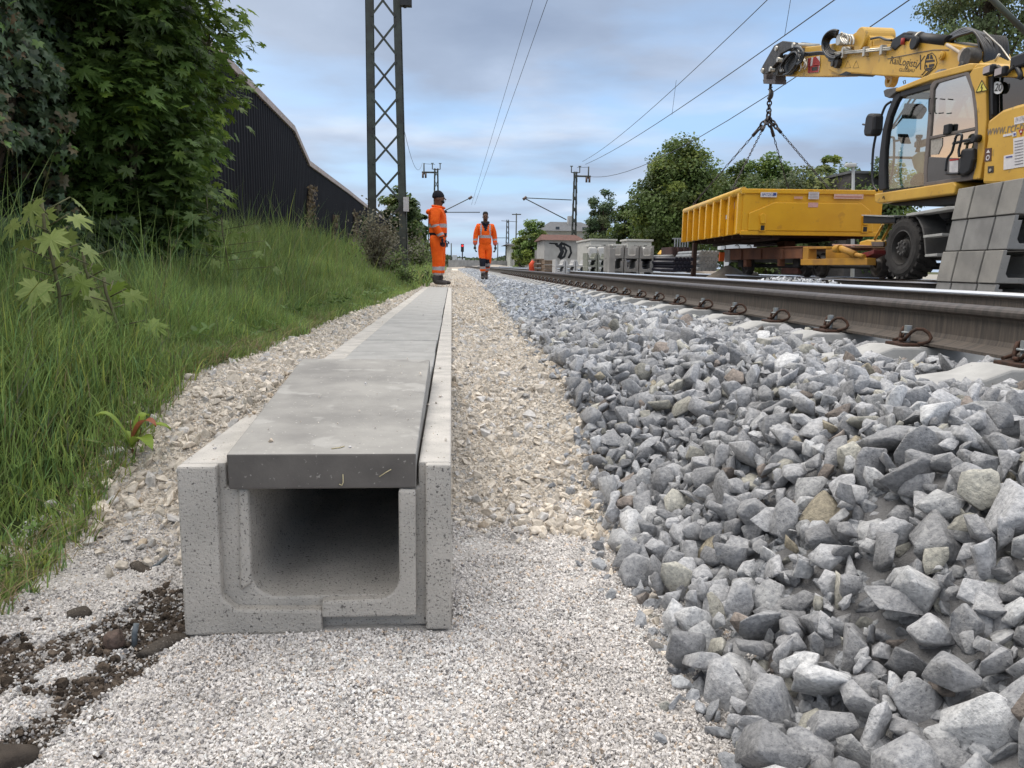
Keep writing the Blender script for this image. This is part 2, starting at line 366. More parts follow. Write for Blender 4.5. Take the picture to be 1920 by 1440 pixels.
# ================================================================== STONES
M_stone=mat('crushed_stone',(.98,.98,.98),(.50,.51,.53),scale=110,detail=12,tint=True,bump=1.0,bscale=170,rough=.88,spec=.18,spots=(300,.62,(1,1,1),.35),spots2=(240,.63,(.10,.10,.11),.45),bdist=.004,contrast=(.3,.7))
def ballast_tint(n):
    base=np.array([.425,.437,.458]); v=rng.uniform(.72,1.45,n)[:,None]; t=np.tile(base,(n,1))*v
    k=rng.random(n); 
    t[k<.06]*=np.array([1.12,1.08,.93]); t[(k>.10)&(k<.12)]*=np.array([.72,.62,.54]); t[(k>.135)&(k<.145)]=np.array([.46,.42,.33])*rng.uniform(.8,1.1,((k>.135)&(k<.145)).sum())[:,None]
    t[(k>.165)&(k<.30)]*=np.array([1.3,1.3,1.28]); return t
def pile(x0,x1,y0,y1,n,size,target,cell=.008,mask=None,sink=.35,seed=1,fill=0,fsize=None):
    """drop stones one after another on a height map so that they lie on each other"""
    r=np.random.default_rng(seed); nx=int((x1-x0)/cell)+1; ny=int((y1-y0)/cell)+1
    X,Y=np.meshgrid(x0+np.arange(nx)*cell,y0+np.arange(ny)*cell); H=target(X,Y)-.045; T=target(X,Y)
    px=r.uniform(x0,x1,n); py=r.uniform(y0,y1,n); sz=size(r,n,py)
    if mask is not None: k=mask(px,py); px,py,sz=px[k],py[k],sz[k]
    if fill:
        fx,fy=r.uniform(x0,x1,fill),r.uniform(y0,y1,fill); fs=fsize(r,fill,fy)
        if mask is not None: k=mask(fx,fy); fx,fy,fs=fx[k],fy[k],fs[k]
        px=np.concatenate([px,fx]); py=np.concatenate([py,fy]); sz=np.concatenate([sz,fs])
    P=[];S=[]
    for a,b,s in zip(px,py,sz):
        i=int((b-y0)/cell); j=int((a-x0)/cell); rr=max(1,int(s*.36/cell))
        i0,i1,j0,j1=max(0,i-rr),min(ny,i+rr+1),max(0,j-rr),min(nx,j+rr+1)
        h=H[i0:i1,j0:j1]; 
        if h.size==0: continue
        mean=h.mean()
        if mean>T[i,j]+.012: continue
        z=mean*.75+h.max()*.25+s*(.5-sink)
        d=np.hypot(X[i0:i1,j0:j1]-a,Y[i0:i1,j0:j1]-b)/(s*.45); top=z+s*.34*np.sqrt(np.clip(1-d*d,0,1)); 
        H[i0:i1,j0:j1]=np.where(d<1,np.maximum(h,top),h); P.append((a,b,z)); S.append(s)
    return np.array(P),np.array(S)
def near_sleeper(x,y): return (x>1.36)&(np.abs(((y-3.0+.325)%.65)-.325)<.155)
hull_hi=[rock_variant(11+k%6,.035,k,(1,.60+.06*(k%6),.38+.07*(k%5))) for k in range(26)]
hull_xl=[rough(rock_variant(10+k%6,.03,500+k,(1,.62+.06*(k%6),.36+.08*(k%5))),.035,k) for k in range(26)]
hull_lo=[rock_variant(10,0,100+k,(1,.65+.05*(k%5),.5+.05*(k%4))) for k in range(16)]
hull_cr=[rock_variant(8,0,200+k,(1,.8,.55)) for k in range(14)]
def vis(px,py,m=.25):   # keep to what the camera (or one a step to the side) can see
    return (px>-.56*(py+.6)-m)&(px<.80*(py+.5)+m)
def bsize(r,n,y): return np.clip(r.lognormal(0,.32,n)*np.interp(y,[0,1.4,2.6,5],[.074,.064,.052,.047]),.026,.125)
parts=[]
fb=lambda r,n,y: r.uniform(.022,.040,n)
P,S=pile(.36,2.0,.55,5.2,26000,bsize,lambda x,y: ground(x,y)+.018,mask=lambda x,y:vis(x,y)&(x>toe(y)-.01+.05*(vnoise(x,y,.12,8)-.5))&(x<1.885)&~((x>1.44)&near_sleeper(x,y)),seed=3,fill=26000,fsize=fb)
parts.append(scatter(hull_xl,P,rand_rot(len(P)),S[:,None]*rng.uniform(.85,1.15,(len(P),3)),ballast_tint(len(P))*np.array([1.02,1.0,.98])))
x=rng.uniform(.42,1.84,9000); y=rng.uniform(.6,5.2,9000); k=vis(x,y)&(x>toe(y)+.03)&~((x>1.40)&near_sleeper(x,y)); x,y=x[k],y[k]
parts.append(scatter(hull_hi,np.stack([x,y,ground(x,y)-.012+rng.uniform(0,.012,len(x))],1),rand_rot(len(x)),rng.uniform(.03,.058,len(x))[:,None]*np.ones((len(x),3)),ballast_tint(len(x))*.9))
P,S=pile(.40,2.0,5.2,14,40000,lambda r,n,y:bsize(r,n,y)*.98,lambda x,y: ground(x,y)+.01,cell=.012,mask=lambda x,y:(x>toe(y)+.04*(vnoise(x,y,.2,8)-.5))&(x<1.885)&~((x>1.44)&near_sleeper(x,y)),seed=4,fill=20000,fsize=lambda r,n,y:r.uniform(.03,.045,n))
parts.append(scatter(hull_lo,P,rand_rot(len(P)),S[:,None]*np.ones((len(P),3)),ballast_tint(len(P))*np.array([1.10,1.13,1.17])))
n=26000; px=rng.uniform(.6,5.2,n); py=14+(rng.random(n)**1.35)*60; k=(px<1.86)|((px>3.6)&(rng.random(n)<.35)); px,py=px[k],py[k]
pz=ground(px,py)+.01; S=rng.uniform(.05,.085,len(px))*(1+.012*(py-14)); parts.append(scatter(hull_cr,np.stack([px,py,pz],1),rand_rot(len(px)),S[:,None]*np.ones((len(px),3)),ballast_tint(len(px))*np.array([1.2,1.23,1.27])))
# strays rolled from the toe of the ballast onto the path
n=520; py=.75+9*rng.random(n)**1.5; px=toe(py)-np.abs(rng.normal(0,.055,n))+.02; k=px>.03; px,py=px[k],py[k]; S=rng.uniform(.014,.046,len(px)); parts.append(scatter(hull_hi,np.stack([px,py,ground(px,py)+S*.22],1),rand_rot(len(px)),S[:,None]*np.ones((len(px),3)),ballast_tint(len(px))))
# stones between the rails and beyond the first track
n=9000; px=rng.uniform(2.05,6.0,n); py=rng.uniform(1.2,16,n); k=(np.abs(px-3.46)>.10)&(px<.8*(py+.6)+.3); px,py=px[k],py[k]
hz_=.05*np.exp(-((px-5.05)/.35)**2)*(py>8)*(py<15.5)*2.3; pz=ground(px,py)+.01+hz_*rng.uniform(.6,1.05,len(px)); parts.append(scatter(hull_cr,np.stack([px,py,pz],1),rand_rot(len(px)),(rng.uniform(.04,.08,len(px)))[:,None]*np.ones((len(px),3)),ballast_tint(len(px))*1.1))
# a small heap of pale stones between the two tracks (behind the far rail)
n=700; py=rng.uniform(9.6,13.2,n); px=5.2+rng.normal(0,.22,n); pz=.40+.17*np.exp(-((px-5.2)/.3)**2)*np.clip(np.sin((py-9.6)/3.6*PI)*1.4,0,1)*rng.uniform(.5,1,n)
parts.append(scatter(hull_lo,np.stack([px,py,pz],1),rand_rot(n),(rng.uniform(.05,.09,n))[:,None]*np.ones((n,3)),ballast_tint(n)*1.5))
V=[];F=[];T=[];Sm=[];b=0
for a in parts: V.append(a[0]);F.append(a[1]+b);T.append(a[2]);Sm.append(a[3]);b+=len(a[0])
o=np_mesh('track_ballast',np.concatenate(V),np.concatenate(F),M_stone,np.concatenate(T),np.concatenate(Sm))
tag(o,'grey crushed stone ballast heaped between the beige gravel path and the sleepers','ballast',kind='stuff')
# ---- coarse beige gravel beside the trough
M_beige=mat('beige_stone',(.95,.94,.92),(.62,.61,.58),scale=70,detail=7,tint=True,bump=.6,bscale=260,rough=.92,spec=.12,bdist=.003)
def beige_tint(n,pale=0):
    t=np.tile(np.array([.80,.735,.655]),(n,1))*rng.uniform(.75,1.15,n)[:,None]; k=rng.random(n); t[k<.22]*=np.array([.88,.94,1.05]); t[k>.96]*=np.array([1.0,.93,.85]); return t
def blob(n,xa,xb,ya,yb,smin,smax,al,seed,far=0):
    r=np.random.default_rng(seed); u=r.random(n); y=ya+(yb-ya)*u**(1+far); x=r.uniform(xa,xb,n); s=smin*(1-r.random(n)*(1-(smin/smax)**al))**(-1/al); return x,y,s
def beige_ok(x,y):
    right=(x>.005)&(x<toe(y)+.06)&(y>1.97+.10*(vnoise(x,y*0,.09,2)-.3)-.16*np.clip((x-.25)/.2,0,1)); left=(x<-.505)&(x>xedge(y)-.03)&(y>1.78+.3*(vnoise(x,y*0,.12,2)-.5))
    far=(y>14.2)&(x>-.66)&(x<toe(y)); return right|left|far
parts=[]
x,y,s=blob(170000,-1.2,.6,1.6,5.0,.0052,.045,2.3,11,.35); k=beige_ok(x,y)&vis(x,y); x,y,s=x[k],y[k],s[k]
parts.append(scatter(hull_cr,np.stack([x,y,ground(x,y)+np.where(s<.012,s*.18,s*.02)],1),rand_rot(len(x)),s[:,None]*rng.uniform(.9,1.3,(len(x),3)),beige_tint(len(x))))
x,y,s=blob(330,-1.15,.55,1.75,5.2,.024,.055,2.6,12,.2); k=beige_ok(x,y)&vis(x,y); x,y,s=x[k],y[k],s[k]
parts.append(scatter(hull_hi,np.stack([x,y,ground(x,y)+s*.2],1),rand_rot(len(x)),s[:,None]*np.ones((len(x),3)),beige_tint(len(x))*1.06))
x,y,s=blob(90000,-1.1,.8,5.0,16,.010,.05,2.4,13,.5); k=beige_ok(x,y); x,y,s=x[k],y[k],s[k]
parts.append(scatter(hull_cr,np.stack([x,y,ground(x,y)+s*.2],1),rand_rot(len(x)),s[:,None]*rng.uniform(.9,1.2,(len(x),3)),beige_tint(len(x))))
x,y,s=blob(14000,-.8,.8,16,60,.04,.1,2.0,14,.6); k=beige_ok(x,y); x,y,s=x[k],y[k],s[k]
parts.append(scatter(hull_cr,np.stack([x,y,ground(x,y)+s*.2],1),rand_rot(len(x)),s[:,None]*np.ones((len(x),3)),beige_tint(len(x))))
def strew(n,cx,cy,sx,sy,s0,s1,seed):
    r=np.random.default_rng(seed); x=r.normal(cx,sx,n); y=r.normal(cy,sy,n); return x,y,r.uniform(s0,s1,n)
for a in ((70,.30,2.05,.10,.09,.02,.045,5),(60,.16,2.0,.12,.05,.012,.026,6),(90,.42,2.2,.05,.45,.015,.04,7),(60,-.72,2.1,.12,.2,.03,.055,8),(50,-.62,1.85,.08,.08,.015,.035,9)):
    x,y,s=strew(*a); k=(x>.01)|(x<-.51); x,y,s=x[k],y[k],s[k]
    parts.append(scatter(hull_hi,np.stack([x,y,ground(x,y)+s*.3],1),rand_rot(len(x)),s[:,None]*np.ones((len(x),3)),beige_tint(len(x))*1.1))
n=1500; x=-.525+.105*rng.random(n)**1.3; y=rng.normal(2.3,.27,n); s=.006*(1-rng.random(n)*.97)**(-.5); k=(y>1.85)&(y<2.9); x,y,s=x[k],y[k],s[k]
parts.append(scatter(hull_cr,np.stack([x,y,.325+s*.25+.02*np.clip((-.44-x)/.08,0,1)*rng.random(len(x))],1),rand_rot(len(x)),s[:,None]*np.ones((len(x),3)),beige_tint(len(x))))
V=[];F=[];T=[];Sm=[];b=0
for a in parts: V.append(a[0]);F.append(a[1]+b);T.append(a[2]);Sm.append(a[3]);b+=len(a[0])
o=np_mesh('coarse_gravel',np.concatenate(V),np.concatenate(F),M_beige,np.concatenate(T),np.concatenate(Sm))
tag(o,'beige coarse crushed gravel filled in along both sides of the concrete trough','gravel',kind='stuff')
# ---- fine pale grit
M_grit=mat('fine_grit',(1,1,1),(.82,.81,.79),scale=200,tint=True,rough=.92,spec=.15)
parts=[]
def gritmask(x,y):
    inside=(x>-.505)&(x<.005)&(y>1.40)
    edge=xedge(y)-.10
    ok=~inside&(x>edge)&(x<toe(y)+.10)&(((x>-.25)&(y<2.12))|((x<=-.25)&(y<1.95)))
    sm=soilmask(x,y); return ok&((sm<.42)|(rng.random(len(x))<.22))
for (n,ya,yb,s0,s1,dz) in ((100000,.62,1.35,.003,.0075,0),(70000,1.35,2.12,.004,.0085,0),(60000,.62,1.6,.003,.0075,.003)):
    x=rng.uniform(-1.3,.62,n); y=rng.uniform(ya,yb,n); k=gritmask(x,y)&(x>-.56*(y+.25)-.1)&(x<.62); x,y=x[k],y[k]
    s=rng.uniform(s0,s1,len(x)); t=np.tile(np.array([.81,.78,.76]),(len(x),1))*rng.uniform(.72,1.16,len(x))[:,None]; q=rng.random(len(x)); t[q<.07]*=np.array([.42,.42,.44]); t[q>.95]*=np.array([.9,.78,.66]); t=np.clip(t*(.86+.22*vnoise(x,y,.21,17))[:,None],0,.88)
    dk=.5*np.clip(soilmask(x,y)*1.6,0,1)[:,None]; t=t*(1-dk*rng.uniform(.2,1,len(x))[:,None])
    parts.append(scatter(hull_cr[:8],np.stack([x,y,ground(x,y)+dz+s*.2+.006*(vnoise(x,y,.07,4)-.5)],1),rand_rot(len(x)),s[:,None]*rng.uniform(.8,1.5,(len(x),3)),t))
V=[];F=[];T=[];Sm=[];b=0
for a in parts: V.append(a[0]);F.append(a[1]+b);T.append(a[2]);Sm.append(a[3]);b+=len(a[0])
o=np_mesh('fine_grit',np.concatenate(V),np.concatenate(F),M_grit,np.concatenate(T),np.concatenate(Sm))
tag(o,'pale fine grit bedding spread in front of the open trough end','grit',kind='stuff')
# ---- dark soil clods
M_soil=mat('dark_soil',(.10,.084,.070),(.05,.042,.036),scale=60,bump=1,bscale=160,rough=1,spec=.05,tint=True,bdist=.006,spots=(420,.66,(.30,.27,.24),.6))
n=26000; x=rng.uniform(-1.1,-.45,n); y=rng.uniform(.7,1.9,n); k=(soilmask(x,y)>.40)&~((x>-.505)&(y>1.39)); x,y=x[k],y[k]; s=.0042*(1-rng.random(len(x))*.992)**(-.40)
hull_sm=[rock_variant(22,.12,300+j,(1,.8,.7)) for j in range(6)]
v=scatter(hull_sm,np.stack([x,y,ground(x,y)+s*.12],1),rand_rot(len(x)),s[:,None]*np.ones((len(x),3)),rng.uniform(.6,1.9,len(x))[:,None]*np.array([[1,.95,.9]]))
o=np_mesh('dark_soil_crumbs',v[0],v[1],M_soil,v[2],v[3]); tag(o,'dark crumbly soil breaking through the pale grit left of the trough','soil',kind='stuff')
def clod(name,px,py,z,size,rz,label,cat,m,asp=(1,.6,.5),seed=1,tilt=0,yshift=0):
    p=atz(px,py,z); V,F,_=rock_variant(30,0,seed,asp); bm=bmesh.new()
    for q in V*2*size: bm.verts.new(q)
    bm.verts.ensure_lookup_table()
    for f in F: bm.faces.new([bm.verts[i] for i in f])
    bmesh.ops.subdivide_edges(bm,edges=bm.edges,cuts=3,use_grid_fill=True); bmesh.ops.smooth_vert(bm,verts=bm.verts,factor=.5,use_axis_x=True,use_axis_y=True,use_axis_z=True); bmesh.ops.smooth_vert(bm,verts=bm.verts,factor=.5,use_axis_x=True,use_axis_y=True,use_axis_z=True)
    for q in bm.verts:
        c=q.co/size*2.3; q.co*=1+.10*(float(vnoise(c.x*1.3+c.z,c.y*1.1-c.z,.5,seed))-.5)+.05*(float(vnoise(c.x*1.3+c.z,c.y*1.1-c.z,.17,seed+5))-.5)
    me=bpy.data.meshes.new(name); bm.to_mesh(me); bm.free(); me.materials.append(m); me.polygons.foreach_set('use_smooth',[True]*len(me.polygons))
    o=bpy.data.objects.new(name,me); COL.objects.link(o); o.location=(p[0],p[1]+yshift,p[2]); o.rotation_euler=(0,tilt,rz); return tag(o,label,cat)
M_darkrock=mat('dark_rock',(.095,.08,.068),(.05,.042,.036),scale=25,bump=1,bscale=90,rough=.95,spec=.1,bdist=.006)
M_clod=mat('clod',(.115,.10,.086),(.065,.056,.048),scale=30,bump=1,bscale=130,rough=1,spec=.05,bdist=.006,spots=(260,.64,(.35,.32,.29),.7))
clod('dark_rock',10,1425,.01,.050,.3,'large dark brown rock lying at the lower left corner of the grit','rock',M_darkrock,(1,.6,.55),41)
clod('soil_clod',265,1068,.004,.036,-.55,'elongated dark soil clod near the thin cable beside the left wall of the trough','clod',M_clod,(1,.42,.35),42,.25)
clod('soil_clod',306,1212,-.008,.050,.75,'large brown soil lump touching the lower left corner of the trough','clod',M_clod,(1,.42,.30),43,-.1)
clod('soil_clod',150,1372,-.006,.052,.6,'flat brown soil lump behind the dark rock','clod',M_clod,(1,.5,.26),44,-.1)
clod('soil_clod',150,1150,.002,.026,.2,'round dark soil clod at the left part of the dark soil patch','clod',M_clod,(1,.7,.6),45)
clod('soil_clod',272,1034,.003,.014,.2,'small round dark clod just above the elongated clod','clod',M_clod,(1,.8,.8),46)
clod('pebble',216,1200,.008,.021,.4,'reddish brown pebble lying in the dark soil','pebble',mat('redpeb',(.15,.105,.088),(.08,.06,.05),scale=60,bump=.5,bscale=150,rough=.7),(1,.75,.7),47)
clod('pebble',578,1272,.004,.0075,.4,'tiny black pebble alone on the pale grit in front of the trough','pebble',M_darkrock,(1,.75,.7),48)
M_cable=mat('cable_sheath',(.17,.19,.21),(.10,.12,.135),scale=80,rough=.5)
cb=MB(); a=atz(252,1213,-.01); cb.tube([a,a+np.array([.0,.004,.024]),a+np.array([.003,.008,.042])],.0052,10); tag(cb.build('cable_stub',M_cable),'short blue grey pipe stub sticking straight up out of the soil','cable stub')
cb=MB(); pts=[atz(284,1066,.004),atz(296,1058,.012),atz(310,1046,.014),atz(322,1030,.008)]; cb.tube(pts,[.0045,.004,.004,.003],8); tag(cb.build('cable_end',M_cable),'thin bent grey cable end lying beside the trough wall','cable end')
# ================================================================== CABLE TROUGHS AND LIDS
M_conc=mat('trough_concrete',(.55,.515,.47),(.39,.37,.34),scale=9,detail=9,rough=.95,spec=.1,bump=.9,bscale=170,bdist=.004,spots=(250,.60,(.10,.095,.09),.8),spots2=(110,.65,(.09,.085,.08),.8),contrast=(.25,.75))
M_conctop=mat('weathered_concrete',(.58,.555,.52),(.44,.425,.40),scale=12,detail=9,rough=.95,spec=.1,bump=.7,bscale=220,bdist=.003,spots=(190,.66,(.10,.10,.09),.6))
def ysub(z): return float(drop(z))
def trough_mesh(L,detail=True,first=False):
    mb=MB()
    zf=.065; zr=.281; top=.33; xi0,xi1=-.378,-.098; xl,xr=-.418,-.062; r=.045
    def inner():
        pts=[(xi1,zr)]
        for k in range(7): t=-k*PI/12; pts.append((xi1-r+r*math.cos(t),zf+r+r*math.sin(t)))
        for k in range(7): t=-PI/2-k*PI/12; pts.append((xi0+r+r*math.cos(t),zf+r+r*math.sin(t)))
        pts.append((xi0,zr)); return pts
    prof=[(-.5,0),(0,0),(0,top),(xr,top),(xr,zr)]+inner()+[(xl,zr),(xl,top),(-.5,top)]
    y0=0.0
    mb.prism(prof,'y',y0,L-.004)
    if detail:
        # socket and spigot profile on the near end: left half outer shell juts out, right half inner shell juts out
        d=.024
        mb.prism([(-.5,0.0),(-.245,0),(-.245,.046),(-.405,.05),(-.43,.075),(-.43,top-.001),(-.5,top-.001)],'y',-d,.002)
        inn=[p for p in inner() if p[0]>-.245]
        mb.prism([(-.245,zf-.001)]+[(p[0]-0.0005,p[1]) for p in inn[::-1]]+[(-.066,zr-.001),(-.066,.030),(-.245,.030)],'y',-d,.002)
        mb.prism([(-.048,.0),(0,0),(0,top-.001),(-.048,top-.001)],'y',-d*.9,.002)
        mb.prism([(-.378,zf+.03),(-.378,zr-.001),(-.396,zr-.001),(-.400,zf+.015)],'y',-.007,.002)
    return mb
TRY=1.428; joints=[TRY,2.675,3.70,4.74,5.79]+[5.79+1.04*i for i in range(1,9)]
def split_tops(o):
    me=o.data; me.materials.append(M_conctop)
    for p in me.polygons:
        if p.normal.z>.9 and p.center.z>.25: p.material_index=1
trs=[]
for i in range(len(joints)-1):
    L=joints[i+1]-joints[i]
    if i in (0,1,2):
        mb=trough_mesh(L,i==0); o=mb.build('cable_trough',M_conc,None,bevel=.006 if i==0 else .003); split_tops(o)
    else:
        o=trs[2].copy(); COL.objects.link(o)
    o.location=(0,joints[i],ysub(joints[i])); trs.append(o)
    if i==0: tag(o,'nearest concrete cable trough, its open end with stepped rim facing the camera','cable trough','cable troughs laid end to end')
    elif i==1: tag(o,'second concrete trough in the laid row, directly behind the open-ended one','cable trough','cable troughs laid end to end')
    elif i==2: tag(o,'third concrete trough in the laid row, beyond the wide open joint','cable trough','cable troughs laid end to end')
    else: tag(o,'grey concrete trough farther along the buried row leading to the standing worker','cable trough','cable troughs laid end to end')
M_lid=mat('lid_concrete',(.42,.415,.405),(.31,.31,.30),scale=5,detail=9,rough=.85,spec=.2,bump=.35,bscale=130,bdist=.002,spots=(26,.60,(.5,.5,.49),.35),spots2=(330,.68,(.55,.54,.52),.5))
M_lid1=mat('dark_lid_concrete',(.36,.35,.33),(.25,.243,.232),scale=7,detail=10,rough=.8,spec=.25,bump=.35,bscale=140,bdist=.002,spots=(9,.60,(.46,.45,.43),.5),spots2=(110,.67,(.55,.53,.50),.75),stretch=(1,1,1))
mb=MB(); yf=TRY+.004-.02
b4=atz(567,672,.405); b5=atz(806,674,.402)
vb=[(-.410,yf,.2825),(-.066,yf,.2825),(b5[0]+.002,b5[1],b5[2]-.064),(b4[0]+.002,b4[1],b4[2]-.064)]; vt=[(-.412,yf,.350),(-.065,yf,.350),tuple(b5),tuple(b4)]
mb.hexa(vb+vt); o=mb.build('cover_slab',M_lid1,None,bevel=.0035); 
me=o.data; me.materials.append(mat('dark_face_concrete',(.15,.138,.127),(.10,.092,.086),scale=9,detail=8,rough=.75,spec=.25,bump=.4,bscale=140,bdist=.002,spots=(120,.68,(.4,.38,.35),.6)))  # darker concrete colour for the slab's front and left faces
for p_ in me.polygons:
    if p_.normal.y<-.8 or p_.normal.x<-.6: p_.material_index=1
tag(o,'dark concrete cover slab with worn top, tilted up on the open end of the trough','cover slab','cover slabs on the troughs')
edges=[2.3,2.74,3.20,3.702]; 
for i in range(3,len(joints)-1): edges+= [ (joints[i]+joints[i+1])/2-.002, joints[i+1]]
lidp=None
for i in range(1,len(edges)):
    a,b=edges[i-1],edges[i]; bold=any(abs(b-j)<.02 for j in joints)
    L=b-a-(.016 if bold else .009)
    if lidp is None or i<=4:
        mb=MB(); mb.box((-.410,0,.2835),(-.068,L,.3395)); o=mb.build('cover_slab',M_lid,None,bevel=.003); 
        if lidp is None: lidp=o
    else: o=lidp.copy(); COL.objects.link(o); o.scale=(1,L/ (edges[1]-edges[0]-.009),1)
    o.location=(rng.uniform(-.002,.002),a,ysub(a)+rng.uniform(-.001,.0015)); o.rotation_euler=(0,0,rng.uniform(-.003,.003))
    lb={1:'flat grey cover slab directly behind the dark tilted one, half hidden by it',2:'second flat grey cover slab behind the dark tilted one',3:'third flat grey cover slab behind the dark tilted one, ending at a wide open joint'}.get(i,'flat pale grey cover slab in the long even row running to the standing worker')
    tag(o,lb,'cover slab','cover slabs on the troughs')
M_straw=mat('straw',(.55,.48,.30),rough=.8)
def straw(pts,label,r=.0011):
    s=MB(); s.tube(pts,r,5); tag(s.build('straw',M_straw),label,'straw')
y_=yf-.0015
straw([(-.134,y_,.306),(-.122,y_,.314),(-.112,y_,.320)],'short pale straw stuck slantwise on the dark slab front edge')
straw([(-.208,y_,.292),(-.203,y_-.001,.290),(-.2005,y_-.001,.296),(-.201,y_,.311)],'hooked pale straw hanging on the middle of the dark slab front edge')
straw([(-.226,yf+.03,.3525),(-.21,yf+.036,.3535),(-.204,yf+.045,.3535)],'tiny bent straw lying on top of the dark slab near its front edge')
n=420; yy=1.45+9*rng.random(n)**2.2; xx=rng.uniform(-.495,-.005,n); on=(xx>-.408)&(xx<-.07); zz=np.where(on,np.where(yy<2.36,.350+(yy-1.41)/.95*.054,.3395),.330)+drop(yy); sz=.0022*(1-rng.random(n)*.98)**(-.42)*(1+.12*yy); kk=~on|(rng.random(n)<.45); xx,yy,zz,sz=xx[kk],yy[kk],zz[kk],sz[kk]
v=scatter(hull_cr,np.stack([xx,yy,zz+sz*.22],1),rand_rot(len(xx)),sz[:,None]*np.ones((len(xx),3)),beige_tint(len(xx))); o=np_mesh('grit_on_slabs',v[0],v[1],M_grit,v[2]); tag(o,'grit crumbs scattered on the slabs and trough rims','grit',kind='stuff')
# ================================================================== RAILS AND SLEEPERS
M_rail=mat('rusty_rail',(.125,.104,.088),(.07,.062,.056),scale=6,detail=8,rough=.7,metal=.0,spec=.35,bump=.25,bscale=150,stretch=(1,14,1.2),bdist=.003)
M_railtop=mat('polished_rail',(.85,.85,.85),(.72,.71,.70),scale=2,rough=.32,metal=1,stretch=(30,.5,1))
M_railhead=mat('rail_head_side',(.12,.10,.09),(.07,.062,.056),scale=8,rough=.45,metal=.4,stretch=(1,6,1))
RZ=.581
def rail_profile():
    h=[(0,0),(.075,0),(.075,.011),(.045,.020),(.016,.032),(.0095,.05),(.0085,.115),(.014,.128),(.034,.138),(.036,.146),(.0345,.155),(.029,.1635),(.020,.1695),(.010,.1720),(0,.1725)]
    pts=h[1:-1]; return pts+[(-x,z) for x,z in h[::-1][0:-1]] 
def rail(xc,label,y0=-1.,y1=260):
    pf=[(p[0],p[1]) for p in rail_profile()]; ys=[y0]+list(np.arange(0,60,4.))+list(np.arange(60,y1,20)); vs=[];k=len(pf)
    def bend(y): return -.00006*max(0,y-40)**2
    for y in ys: vs+=[(xc+bend(y)+x,y,RZ-.1725+z) for x,z in pf]
    fs=[];mi=[]
    mb=MB()
    base=[(i*k+j,i*k+(j+1)%k,(i+1)*k+(j+1)%k,(i+1)*k+j) for i in range(len(ys)-1) for j in range(k)]
    mb.add(vs,base+[tuple(range(k))])
    o=mb.build('rail',[M_rail,M_railtop,M_railhead])
    for p in o.data.polygons:
        z=p.center.z-(RZ-.1725)
        p.material_index=1 if (p.normal.z>.12 and z>.149) else (2 if z>.125 else 0)
    return tag(o,label,'rail','rails of the two tracks')
rail(1.96,'nearest rail, tall rusty web with bright head above the spring clips')
rail(3.467,'second rail of the near track, only its bright head showing behind the nearest rail')
rail(6.06,'near rail of the second track, under the small wheels of the wagon')
rail(7.567,'far rail of the second track, under the container wagon')
M_sleeper=mat('sleeper_concrete',(.47,.47,.46),(.36,.36,.355),scale=9,detail=8,rough=.9,spec=.15,bump=.4,bscale=180,bdist=.003,spots=(45,.70,(.14,.12,.10),.8))
M_clip=mat('spring_clip',(.085,.042,.028),(.04,.026,.02),scale=50,rough=.75,metal=.2,bump=.3,bscale=200)
M_bolt=mat('galvanised_bolt',(.42,.45,.46),(.30,.32,.33),scale=60,rough=.45,metal=.6)
def sleeper_mesh():
    # section along x: hump under each rail, lower between and at the ends
    xs=[-1.30,-1.20,-1.05,-.97,-.60,-.5,0,.5,.6,.97,1.05,1.2,1.3]; hz=[.335,.352,.372,.402,.402,.372,.355,.372,.402,.402,.372,.352,.335]; vs=[];mb=MB()
    for x,z in zip(xs,hz): vs+=[(x,-.15,.18),(x,.15,.18),(x,.098,z),(x,-.098,z)]
    fs=[(i*4+j,i*4+(j+1)%4,(i+1)*4+(j+1)%4,(i+1)*4+j) for i in range(len(xs)-1) for j in range(4)]+[(0,1,2,3),(48,49,50,51)]
    return mb.add(vs,fs)
def make_sleeper(loc,label):
    r=empty('concrete_sleeper',loc,0,label,'sleeper','concrete sleepers of the near track')
    b=sleeper_mesh(); o=b.build('sleeper_body',M_sleeper,r,bevel=.008,world=False)
    for side in (-1,1):
        xr=side*.7535
        for s in (-1,1):
            x0=xr+s*.075
            c=MB(); pts=[]
            # W-shaped tension clamp: two loops either side of the screw
            for sy in (-1,1):
                for t in np.linspace(-.55,1.15,12)*PI: pts_=None
            for sy in (-1,1):
                arc=[(x0+s*.050,sy*.014,.423),(x0+s*.044,sy*.024,.440),(x0+s*.034,sy*.034,.460),(x0+s*.020,sy*.046,.472),(x0+s*.002,sy*.060,.472),(x0-s*.012,sy*.076,.458),(x0-s*.016,sy*.088,.440),(x0-s*.004,sy*.094,.426),(x0+s*.020,sy*.092,.418),(x0+s*.036,sy*.084,.416)]
                c.tube(arc,.0068,8)
            c.tube([(x0+s*.052,-.012,.425),(x0+s*.056,0,.424),(x0+s*.052,.012,.425)],.0078,8)
            c.build('spring_clip',M_clip,r,world=False)
            g=MB(); g.box((min(x0+s*.01,x0+s*.085),-.065,.398),(max(x0+s*.01,x0+s*.085),.065,.414)); g.build('guide_plate',M_clip,r,bevel=.004,world=False)
            g=MB(); g.cyl((x0+s*.028,0,.40),(x0+s*.028,0,.452),.012,n=12); g.cyl((x0+s*.028,0,.452),(x0+s*.028,0,.458),.024,n=16); g.cyl((x0+s*.028,0,.458),(x0+s*.028,0,.483),.0155,n=6,smooth=False); g.build('bolt',M_bolt,r,world=False)
    return r
S0=None; si=0
ysl=[3.0-.65*3+.65*i for i in range(0,74)]
labs={3:'concrete sleeper nearest the camera that shows at the right edge of the picture',}
